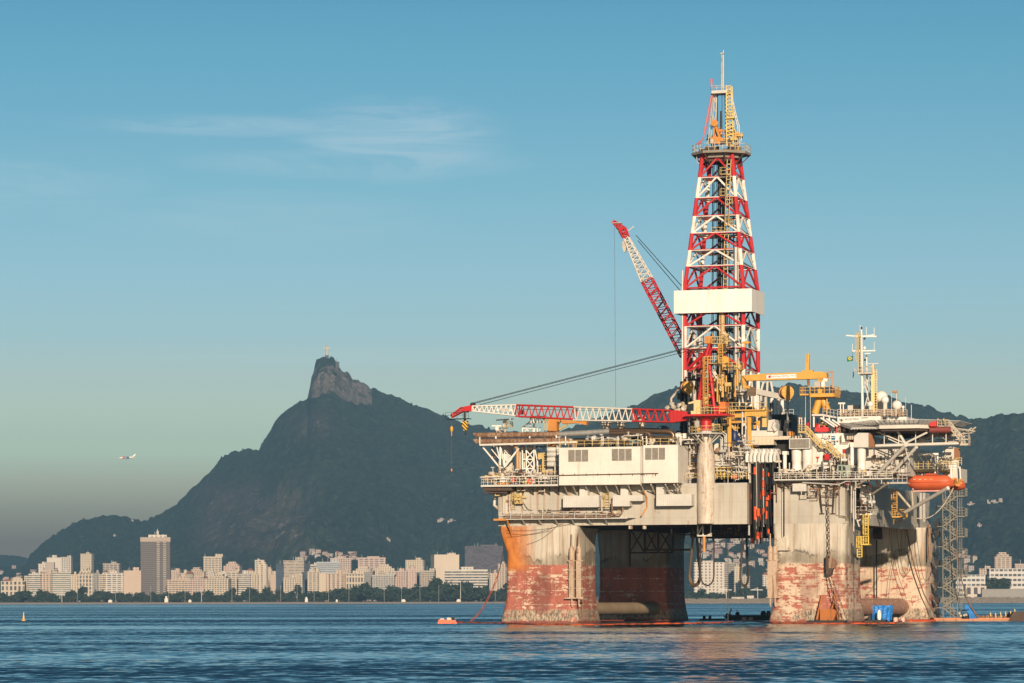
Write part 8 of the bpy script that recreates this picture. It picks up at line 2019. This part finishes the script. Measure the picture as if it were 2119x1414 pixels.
# chains and moorings
def chain(name, label, pts, r_, mat, link=.62):
    b = MB(); pts = [Vector(p) for p in pts]; n_ = 0
    for p, q in zip(pts, pts[1:]):
        k_ = max(1, int((q - p).length / link))
        for i in range(k_):
            a_, c_ = p.lerp(q, i / k_), p.lerp(q, (i + 1.25) / k_); d = (c_ - a_).normalized(); s_ = d.orthogonal().normalized(); s_ = (s_ if n_ % 2 else d.cross(s_)) * r_ * 1.5; n_ += 1
            b.path([a_, a_ + s_ + d * link * .25, c_ + s_ - d * link * .25, c_, c_ - s_ - d * link * .25, a_ - s_ + d * link * .25, a_], r_ * .6, 4)
    return solo(name, label, 'chain', b, mat)
CHN = paint('rusty_chain', (.13,.075,.05), .5, .4, .8)
chain('anchor_chain', 'heavy dark anchor chain hanging down the right front column', [P(1712, 1000, -1.2), P(1714, 1060, -1.3), P(1716, 1150, -1.3)], .105, CHN)
t = T('chain_fairlead', 'rusty swivel fairlead wheel on the right front column', 'fairlead'); c = P(1718, 1166, -1.0)
b = MB(); b.lathe(c + Vector((.25, -.5, 0)), [(.3, 0), (.95, .06), (.75, .3), (.75, .6), (.95, .84), (.3, .9)], 22, (0, 1, 0)); t.part('wheel', b, RUST)
b = MB(); b.ext([P(1709, 1150, -1.7), P(1713, 1150, -1.7), P(1714, 1176, -1.7), P(1722, 1176, -1.7), P(1719, 1190, -1.7), P(1709, 1189, -1.7)], (0, 1.5, 0)); t.part('housing', b, DKRUST); t.done()
chain('mooring_chain', 'steep chain from the fairlead down to the anchor rack', [P(1713, 1188, -1.4), P(1724, 1235, -2.2), P(1743, 1290, -3)], .085, CHN)
chain('mooring_chain', 'right-hand chain from the fairlead slanting to the float line', [P(1718, 1188, -1.4), P(1737, 1240, -2.2), P(1756, 1291, -3)], .085, CHN)
t = T('anchor_rack', 'rust-orange triangular anchor rack at the foot of the right front column', 'anchor'); y = -2.2; OR2 = paint('rust_orange_steel', (.40,.13,.03), .5, .4, .8)
b = MB(); b.bar(P(1701, 1232, -.6), P(1690, 1283, y), .2, 6); b.bar(P(1726, 1232, -.6), P(1735, 1283, y), .2, 6); b.bar(P(1728, 1236, -.6), P(1715, 1283, y), .18, 6); t.part('rack_leg', b, OR2)
b = MB(); b.ext([P(1697, 1261, y), P(1721, 1260, y), P(1732, 1264, y), P(1724, 1284, y), P(1697, 1284, y)], (0, 2.2, 0)); t.part('anchor_body', b, OR2)
b = MB(); b.box(XP(1671, y), XP(1750, y), y - .8, y + 2, .02, .5); t.part('floating_base', b, DARK); t.done()
mr_ = [P(1043, 1122, -.8)] + [P(1043 - 68 * f_ ** 1.6, 1122 + 163 * (1 - (1 - f_) ** 1.25), -.8 - 3 * f_) for f_ in np.linspace(.1, 1, 9)]
b = MB(); b.path(mr_[:4], .07, 5); solo('mooring_rope', 'thin dark rope from the left column to the top of the red mooring chain', 'rope', b, CABLE)
chain('mooring_chain', 'red-brown mooring chain sloping from the left column down to the orange raft', mr_[3:], .10, paint('red_chain', (.28,.06,.03), .4, .4, .8))
for i, (pts, r_, lab, m_) in enumerate((([(1814, 1118), (1814, 1243)], .13, 'straight black cable hanging down the shaded rear right column', BLACK), ([(1767, 1150), (1767, 1290)], .05, 'thin vertical line left of the blue tarpaulin', CABLE), ([(1853, 1075), (1862, 1150), (1868, 1180), (1875, 1190), (1882, 1182), (1886, 1160), (1888, 1120)], .05, 'left slack cable loop on the rear right column', CABLE), ([(1894, 1090), (1903, 1160), (1911, 1198), (1918, 1203), (1926, 1190), (1932, 1165)], .05, 'right slack cable loop on the rear right column', CABLE), ([(1874, 1085), (1885, 1145), (1896, 1185), (1912, 1230), (1932, 1268)], .12, 'thick rusty hawser slanting across the rear right column to the stair foot', CHN), ([(1835, 1020), (1842, 1120), (1858, 1190), (1876, 1240)], .045, 'thin slanting cable crossing the rear right column', CABLE), ([(1852, 1150), (1842, 1200), (1838, 1240)], .04, 'short thin cable left of the slack loops', CABLE), ([(1976, 1070), (1985, 1180), (2000, 1240), (2024, 1278)], .09, 'brown hawser falling past the stair tower to the barge', CHN))):
    b = MB(); P_ = [P(x_, y_, LB - 2 if i != 1 else 3) for x_, y_ in pts]
    Q = []
    for p, q in zip(P_, P_[1:]): Q += [p.lerp(q, f_) for f_ in np.linspace(0, 1, 4)[:-1]]
    b.path(Q + [P_[-1]], r_, 6); solo('hawser' if r_ > .08 else 'slack_cable', lab, 'cable', b, m_)

# ================================================================== at the waterline
WY = lambda px, py: F * CAMH / (py - HY - ROLL * (CX - px) * -1 - 0) 
def sea(px, py):
    """point of the water surface seen at a pixel"""
    dx, dz = ray(px, py); tt = -CAMH / dz; return Vector((dx * tt, tt, 0))
k = NT('dirty_float_orange'); nf_ = k.noise(k.co((.5, .5, .5)), 1, 5, .7); FLOATM = k.fin(k.mix(k.step(nf_, .42, .6), (.62,.10,.022), (.16,.045,.02)), .6)
def seabar(pts, r_, name, label, cat, mat, wob=0.0, n=4, group=None):
    Q = []
    r0 = random.Random(len(pts))
    for (a, c) in zip(pts, pts[1:]):
        pa, pc = sea(*a), sea(*c); k_ = max(2, int((pc - pa).length / 1.6))
        Q += [pa.lerp(pc, i / k_) + Vector((0, r0.uniform(-wob, wob), r0.uniform(0, .12))) for i in range(k_)]
    Q.append(sea(*pts[-1])); b = MB(); b.path(Q, r_, 7); return solo(name, label, cat, b, mat, group, ID4)
seabar([(945, 1289.5), (1000, 1290.2), (1040, 1291), (1110, 1293.5), (1180, 1294), (1240, 1294.2), (1330, 1292.5), (1440, 1291)], .18, 'float_line', 'long orange oil-boom line floating along the foot of the left columns', 'float line', FLOATM, .35)
seabar([(1440, 1291), (1500, 1289.5), (1540, 1285.5), (1560, 1287), (1600, 1290.5)], .18, 'float_line', 'orange float line rising between the front columns', 'float line', FLOATM, .4)
seabar([(1600, 1290.8), (1680, 1291.5), (1760, 1291.8), (1850, 1291), (1868, 1286.5), (1885, 1282.5)], .16, 'float_line', 'orange float line along the foot of the right front column', 'float line', FLOATM, .4)
seabar([(1885, 1287), (1920, 1286.5), (1945, 1285.5)], .32, 'float_line', 'thick short orange float line beside the stair tower foot', 'float line', FLOATO, .1)
for (px, py, lab) in ((1540, 1284, 'left pink-white float between the front columns'), (1553, 1283.5, 'right pink-white float between the front columns'), (1853, 1284, 'left small pinkish drum below the wrapped brace'), (1868, 1284, 'right small pinkish drum below the wrapped brace'), (1777, 1279, 'big round white fender left of the blue tarpaulin')):
    p = sea(px, py + 3); r_ = .42 if px != 1777 else .9; b = MB(); b.lathe(p, [(r_ * .7, -.2), (r_, .1), (r_, r_ * 1.5), (r_ * .7, r_ * 1.9)], 14); solo('float_drum', lab, 'float', b, paint('pinkish_drum', (.66,.42,.35), .2, .3) if px != 1777 else CREAM, None, ID4)
t = T('orange_raft', 'small orange raft with clutter at the left end of the float line', 'raft', frame=ID4); c = sea(926, 1290.5)
b = MB(); b.ext([c + Vector((-1.7, -1, 0)), c + Vector((1.7, -1, 0)), c + Vector((1.4, -1, .55)), c + Vector((-1.5, -1, .7))], (0, 2, 0)); t.part('float', b, FLOATO)
b = MB(); rz_ = random.Random(4)
for i in range(9): q = c + Vector((rz_.uniform(-1.4, 1.2), rz_.uniform(-.8, .6), .55)); s_ = rz_.uniform(.15, .35); b.box(q.x - s_, q.x + s_, q.y, q.y + s_, q.z, q.z + s_ * 1.4)
t.scatter('clutter', b, CREAM); b = MB(); b.lathe(c + Vector((1.0, -.6, .55)), [(.3, 0), (.32, .4), (.2, .5)], 10); t.part('dark_drum', b, DARK); t.done()
# dark work barge behind the front columns
t = T('work_barge', 'low dark work barge in the shade between the columns', 'barge', frame=ID4)
pb0, pb1 = sea(1502, 1284.0), sea(1600, 1284.0); yb_ = pb0.y
b = MB(); b.box(pb0.x + 1.2, pb1.x + 4, yb_, yb_ + 7, -.5, 1.0); b.ext([(pb0.x + 1.2, yb_, -.2), (pb0.x + 1.2, yb_, 1.0), (pb0.x + .1, yb_, 1.0), (pb0.x, yb_, .6)], (0, 7, 0)); t.part('hull', b, DARK)
b = MB(); u = yb_ / F
for px_, w, h_ in ((1528, 9, 7), (1583, 11, 9), (1594, 9, 9), (1507, 8, 4)): x_ = sea(px_, 1284).x; b.lathe((x_, yb_ + 2, 1.0), [(w * u * .5, 0), (w * u * .55, h_ * u * .5), (w * u * .3, h_ * u)], 9)
b.path([(sea(1513, 1284).x, yb_ + 2, 1), (sea(1512, 1284).x, yb_ + 2, 1 + 7*u), (sea(1514, 1284).x, yb_ + 2, 1 + 9*u), (sea(1514.5, 1284).x, yb_ + 2, 1 + 14*u)], .12, 6); b.bar((sea(1527, 1284).x, yb_ + 2, 1), (sea(1527, 1284).x, yb_ + 2, 1 + 13*u), .05, 5)
t.scatter('deck_gear', b, BLACK); t.done()
b = MB(); a, c = sea(1448, 1284.5), sea(1502, 1284.5); b.box(a.x, c.x, a.y, a.y + 3, -.2, .35)
for px_ in (1458, 1470): x_ = sea(px_, 1284.5).x; b.box(x_ - .28, x_ + .28, a.y + .5, a.y + 1, .35, .95)
solo('float_pontoon', 'thin dark pontoon with two bollards left of the work barge', 'pontoon', b, DARK, None, ID4)
# rusty barge on the right
t = T('rusty_barge', 'long low rusty barge with orange edge moored right of the stair tower', 'barge', frame=ID4)
a, c = sea(1944, 1286.5), sea(2150, 1285.0)
b = MB(); yy = (a.y + c.y) / 2; b.box(a.x, c.x, yy, yy + 6, -.4, .62); t.part('hull', b, paint('barge_rust', (.40,.22,.12), .55, .4, .8))
b = MB(); b.ext([(sea(2093, 1286).x, yy - .3, -.3), (c.x, yy - .3, -.3), (c.x, yy - .3, 1.9), (sea(2106, 1286).x, yy - .3, 1.7), (sea(2099, 1286).x, yy - .3, .9)], (0, 6, 0)); t.part('dark_bow', b, DKRUST)
b = MB(); u = yy / F
for i in range(26): x_ = sea(rz_.uniform(2015, 2090), 1286).x; q = Vector((x_, yy + rz_.uniform(.5, 4), .6)); s_ = rz_.uniform(.15, .45); b.lathe(q, [(s_, 0), (s_ * 1.1, s_ * .8), (s_ * .5, s_ * 1.3)], 8)
t.scatter('deck_clutter', b, RUST)
b = MB()
for px_, h_ in ((2060, 11), (2071, 10), (2082, 12), (2093, 13), (2104, 14), (2113, 18), (2117, 12)): x_ = sea(px_, 1286).x; b.bar((x_, yy + 2, .6), (x_ - .1, yy + 2, .6 + h_ * u), .12, 6)
t.scatter('mooring_post', b, PYEL)
b = MB(); b.box(a.x, sea(2105, 1286).x, yy - .06, yy - .005, .30, .52); t.part('orange_edge', b, paint('orange_edge_paint', (.50,.13,.03), .4, .4)); t.done()
def tarp(px0, px1, top, bot, label, y_, seed):
    r0 = random.Random(seed); n_, m_ = 26, 14; vs = []
    for i in range(n_ + 1):
        ph = r0.uniform(-.09, .09)
        for j in range(m_ + 1):
            f_, g_ = i / n_, j / m_; hang = bot + 2.5 * math.sin(f_ * 9 + 1) + r0.uniform(-.5, .5)
            p = P(px0 + (px1 - px0) * f_ + .8 * math.sin(g_ * 4 + i), top + (hang - top) * g_, y_)
            p.y += -.5 * g_ ** .5 + .16 * math.sin(i * 1.15 + g_ * 1.5) * (.2 + g_) + .10 * math.sin(j * 1.3 + i * .6) + ph * g_; vs.append(p)
    k_ = m_ + 1; N_ = len(vs)
    fs = [(i*k_+j, (i+1)*k_+j, (i+1)*k_+j+1, i*k_+j+1) for i in range(n_) for j in range(m_)]
    b = MB(); b.add(vs + [Vector((v.x, v.y + .05, v.z)) for v in vs], fs + [tuple(q + N_ for q in reversed(f)) for f in fs])
    solo('blue_tarpaulin', label, 'tarpaulin', b, BLUE)
yt0 = 20.0
tarp(1806, 1848, 1253, 1284, 'bright blue tarpaulin draped over the wrapped brace', 9.5, 3)
t = T('blue_covered_gear', 'leaning blue tarpaulin and dark gear heaped on the barge beside the stair tower', 'tarpaulin'); y = 38
b = MB(); b.ext([P(1996, 1253, y), P(2003, 1252, y), P(2022, 1280, y), P(2006, 1281, y), P(2004, 1268, y), P(1998, 1262, y)], (0, 1.4, 0)); t.part('cover', b, BLUE)
b = MB(); b.bar(P(1990, 1264, y), P(2006, 1262, y), .09, 5); b.bar(P(1990, 1264, y), P(1990, 1280, y), .09, 5); b.pb(1990, 2004, 1270, 1281, y + .5, y + 2); t.part('dark_gear', b, DARK)
b = MB()
for px_, py_ in ((1985, 1272), (1988, 1277), (1995, 1276), (1999, 1275)): b.lathe(P(px_, py_, y - .3), [(.2, 0), (.3, .15), (.15, .4)], 9)
t.scatter('white_bundle', b, CREAM)
b = MB(); b.bar(P(2003, 1246, y), P(2022, 1276, y), .13, 6); t.part('slanting_spar', b, RUST); t.done()
t = T('work_raft', 'small dark work raft with a white-clothed bundle in front of the blue tarpaulin', 'raft'); y = 6.5
b = MB(); b.pb(1792, 1832, 1283, 1287, y, y + 2); t.part('deck', b, DARK)
b = MB(); b.lathe((XP(1817, y), y + .7, ZP(1817, 1283, y)), [(.3, 0), (.4, .5), (.35, 1.1), (.2, 1.7)], 10); t.scatter('white_bundle', b, CLEANW)
b = MB(); b.pb(1796, 1803, 1273, 1284, y + .4, y + 1.2); t.part('dark_box', b, DARK); t.done()
b = MB()
b.rail([P(1778, 1250, 11.5), P(1900, 1248, 11.5)], .9, 1.2, .05, 2)
for i in range(9): px_ = 1784 + 13 * i; b.bar(P(px_, 1249, 11.5), P(px_, 1254, 11.9), .05, 4)
solo('brace_scaffold', 'rusty handrail scaffold along the wrapped brace', 'scaffold', b, RUST)

# ================================================================== dense pipework and fittings
rk_ = random.Random(101)
def pipenet(t, name, rect, ys, n, mats, rr=(.05, .13), span=(1.5, 5.5), vert=(.5, 2.2)):
    """n connected pipe runs with branches, flanges and hand wheels, each one part"""
    for i in range(n):
        y = rk_.uniform(*ys); p = P(rk_.uniform(rect[0], rect[1]), rk_.uniform(rect[2], rect[3]), y); r_ = rk_.uniform(*rr); b = MB()
        if rk_.random() < .35:
            L_ = rk_.uniform(*vert) * 1.6; q = p + Vector((0, 0, -L_)); b.bar(p, q, r_, 6); q2 = q + Vector((rk_.choice((-1, 1)) * rk_.uniform(.4, 1.6), 0, 0)); b.bar(q, q2, r_, 6); b.lathe(q, [(r_ * 1.1, -r_), (r_ * 1.1, r_)], 6)
            for f_ in (.3, .7): b.lathe(p.lerp(q, f_), [(r_ * 1.7, 0), (r_ * 1.7, .09)], 8)
        else:
            L_ = rk_.uniform(*span); q = p + Vector((L_, 0, 0)); b.bar(p, q, r_, 6)
            for k_ in range(rk_.randint(2, 4)):
                m_ = p.lerp(q, rk_.uniform(.05, .95)); h_ = rk_.choice((-1, 1)) * rk_.uniform(*vert) * .6
                b.bar(m_, m_ + Vector((0, 0, h_)), r_ * .7, 5)
                if rk_.random() < .6: e = m_ + Vector((0, -.05, h_)); b.lathe(e, [(r_ * 2.0, 0), (r_ * 2.0, .08)], 9, rk_.choice(((0, 1, 0), (0, 0, 1))))
                if rk_.random() < .3: b.box(m_.x - .22, m_.x + .22, m_.y - .2, m_.y + .12, m_.z - .2, m_.z + .25)
            for f_ in (.0, .5, .97): b.lathe(p.lerp(q, f_), [(r_ * 1.6, 0), (r_ * 1.6, .08)], 8, (1, 0, 0))
        t.part(name, b, rk_.choice(mats))
def boxes(t, name, rect, ys, n, mats, s=(.2, .6)):
    for i in range(n):
        p = P(rk_.uniform(rect[0], rect[1]), rk_.uniform(rect[2], rect[3]), rk_.uniform(*ys)); w, h = rk_.uniform(*s), rk_.uniform(*s); b = MB()
        b.box(p.x - w, p.x + w, p.y, p.y + w, p.z - h, p.z + h); b.box(p.x - w * .7, p.x + w * .7, p.y - .05, p.y + .01, p.z - h * .7, p.z + h * .7); b.bar((p.x, p.y + w * .5, p.z - h), (p.x, p.y + w * .5, p.z - h - .8), .06, 5)
        t.part(name, b, rk_.choice(mats))
MIXP = [CREAM, LGREY, RUST, BRONZE, WHITE, DKRUST, GREY]
MIXY = [YEL, PYEL, BRONZE, DKRUST, RUST]
t = T('deck_pipework', 'tangle of pale pipes, valves and cabinets around the crane pedestal', 'pipework')
pipenet(t, 'pipe_run', (1418, 1436, 905, 988), (1.5, 3.5), 10, MIXP, (.05, .11), (.8, 1.6)); pipenet(t, 'pipe_run', (1480, 1535, 905, 985), (-.3, 2.0), 26, MIXP, (.05, .12), (1.2, 4.0)); boxes(t, 'cabinet', (1480, 1540, 915, 984), (.5, 3), 12, [WHITE, DARK, CREAM, GREY, DKRUST]); pipenet(t, 'pipe_run', (1500, 1560, 870, 935), (8.8, 10), 16, MIXY + [DARK], (.06, .16), (.6, 2.0)); t.done()
t = T('drill_floor_pipework', 'brown and yellow pipes and hoses crowded round the derrick foot', 'pipework')
pipenet(t, 'pipe_run', (1410, 1530, 775, 895), (16, 20), 40, MIXY + [DARK, DARK], (.07, .2), (.8, 3.5), (.8, 3)); boxes(t, 'machine_box', (1410, 1530, 790, 895), (17, 21), 22, MIXY + [DARK, DARK, GREY], (.25, .8)); pipenet(t, 'pipe_run', (1470, 1535, 690, 770), (21, 24.5), 16, MIXY, (.06, .14), (.6, 2.5)); t.done()
t = T('module_pipework', 'small pipes and lights fixed on the white block around the stairs', 'pipework')
pipenet(t, 'pipe_run', (1685, 1770, 900, 985), (3.2, 3.8), 26, MIXP + [CLEANW], (.04, .10), (.8, 3.0)); boxes(t, 'wall_box', (1690, 1770, 905, 980), (3.4, 3.9), 12, [RED, CREAM, GREY, DARK, WHITE], (.12, .4)); pipenet(t, 'pipe_run', (1640, 1735, 870, 900), (4.5, 7), 16, MIXP + [RED, PYEL], (.05, .11), (.6, 2.5)); boxes(t, 'wall_box', (1735, 1775, 878, 898), (4.5, 5.8), 8, [CREAM, GREY, RUST], (.15, .4)); t.done()
t = T('module_pipework', 'pipes and fittings on the grey block below the helideck', 'pipework')
pipenet(t, 'pipe_run', (1798, 1872, 930, 985), (8.2, 8.9), 20, MIXP, (.05, .12), (.8, 3.0)); boxes(t, 'wall_box', (1800, 1872, 935, 985), (8.2, 8.8), 8, [CREAM, GREY, DKRUST], (.15, .45)); pipenet(t, 'pipe_run', (1885, 1955, 940, 985), (17, 20), 14, MIXP, (.05, .12), (.8, 3.0)); t.done()
t = T('deck_pipework', 'tangle of white pipes and rusty fittings behind the left walkway railing', 'pipework')
pipenet(t, 'pipe_run', (1008, 1140, 970, 1001), (-1.8, 1.5), 30, MIXP + [PYEL], (.05, .11), (.8, 3.5), (.4, 1.6)); pipenet(t, 'pipe_run', (1062, 1150, 925, 985), (4.5, 7), 20, MIXP + [PYEL, CLEANW], (.05, .12), (.6, 2.4)); boxes(t, 'cabinet', (1010, 1150, 985, 1000), (-1.6, 2), 12, [WHITE, DARK, RUST, YEL, GREY], (.2, .5)); t.done()
t = T('roof_pipework', 'row of pipes, hoists and lamps on the machinery house roof', 'pipework')
pipenet(t, 'pipe_run', (1190, 1405, 902, 920), (-1.5, 1.5), 26, MIXP, (.06, .14), (1.0, 5), (.4, 1.2)); boxes(t, 'roof_box', (1200, 1410, 910, 922), (-1, 3), 14, [WHITE, DARK, RUST, GREY, BRONZE], (.25, .6)); t.done()
t = T('walkway_pipework', 'rusty pipes and brackets under the right deck walkway', 'pipework')
pipenet(t, 'pipe_run', (1606, 1750, 998, 1014), (-1.6, -.3), 22, [RUST, BRONZE, GREY, DKRUST, CREAM], (.05, .11), (.8, 4), (.4, 1.6)); pipenet(t, 'pipe_run', (1770, 1800, 1000, 1060), (1.0, 3), 12, MIXP, (.05, .1), (.4, 1.4)); pipenet(t, 'pipe_run', (1605, 1840, 975, 990), (-2.0, .5), 30, MIXP + [PYEL, RED], (.05, .1), (.6, 2.4), (.3, 1.2)); t.done()
t = T('wall_pipework', 'thin rusty pipes on the left front deck wall above the catwalk', 'pipework')
pipenet(t, 'pipe_run', (1085, 1250, 1050, 1068), (-1.5, -.3), 20, [RUST, BRONZE, CREAM, DKRUST], (.05, .1), (1, 4.5), (.3, .9)); pipenet(t, 'pipe_run', (1042, 1064, 1018, 1066), (-.5, -.2), 8, MIXP, (.04, .08), (.4, 1.2)); t.done()
t = T('crown_fittings', 'small pipes, lamps and wires cluttering the derrick crown platform', 'fittings')
pipenet(t, 'pipe_run', (1456, 1530, 270, 300), (30, 33), 16, [YEL, PYEL, BRONZE, DKRUST, ORANGE], (.06, .14), (.5, 2), (.4, 1.8)); boxes(t, 'fitting_box', (1452, 1530, 290, 303), (29, 32), 8, [CREAM, BRONZE, DKRUST], (.2, .5)); t.done()
# floodlights along the deck edge
for i, (px, py, y) in enumerate(((1020, 968, -3), (1157, 905, -3), (1245, 900, -3), (1320, 899, -3), (1405, 897, -3), (1612, 968, -2.4), (1690, 966, -2.4), (1800, 968, -2.4), (1835, 966, -2.4))):
    t = T('deck_floodlight', 'thin pale lamp pole on the %s' % ('left walkway' if i == 0 else 'machinery house roof edge' if i < 5 else 'right deck edge'), 'lamp', 'lamp poles along the deck edges')
    b = MB(); b.bar(P(px, py + 24, y), P(px, py, y), .055, 5); t.part('pole', b, WHITE); b = MB(); c = P(px, py, y); b.box(c.x - .28, c.x + .28, y - .2, y + .1, c.z - .08, c.z + .12); t.part('lamp_head', b, GREY); t.done()
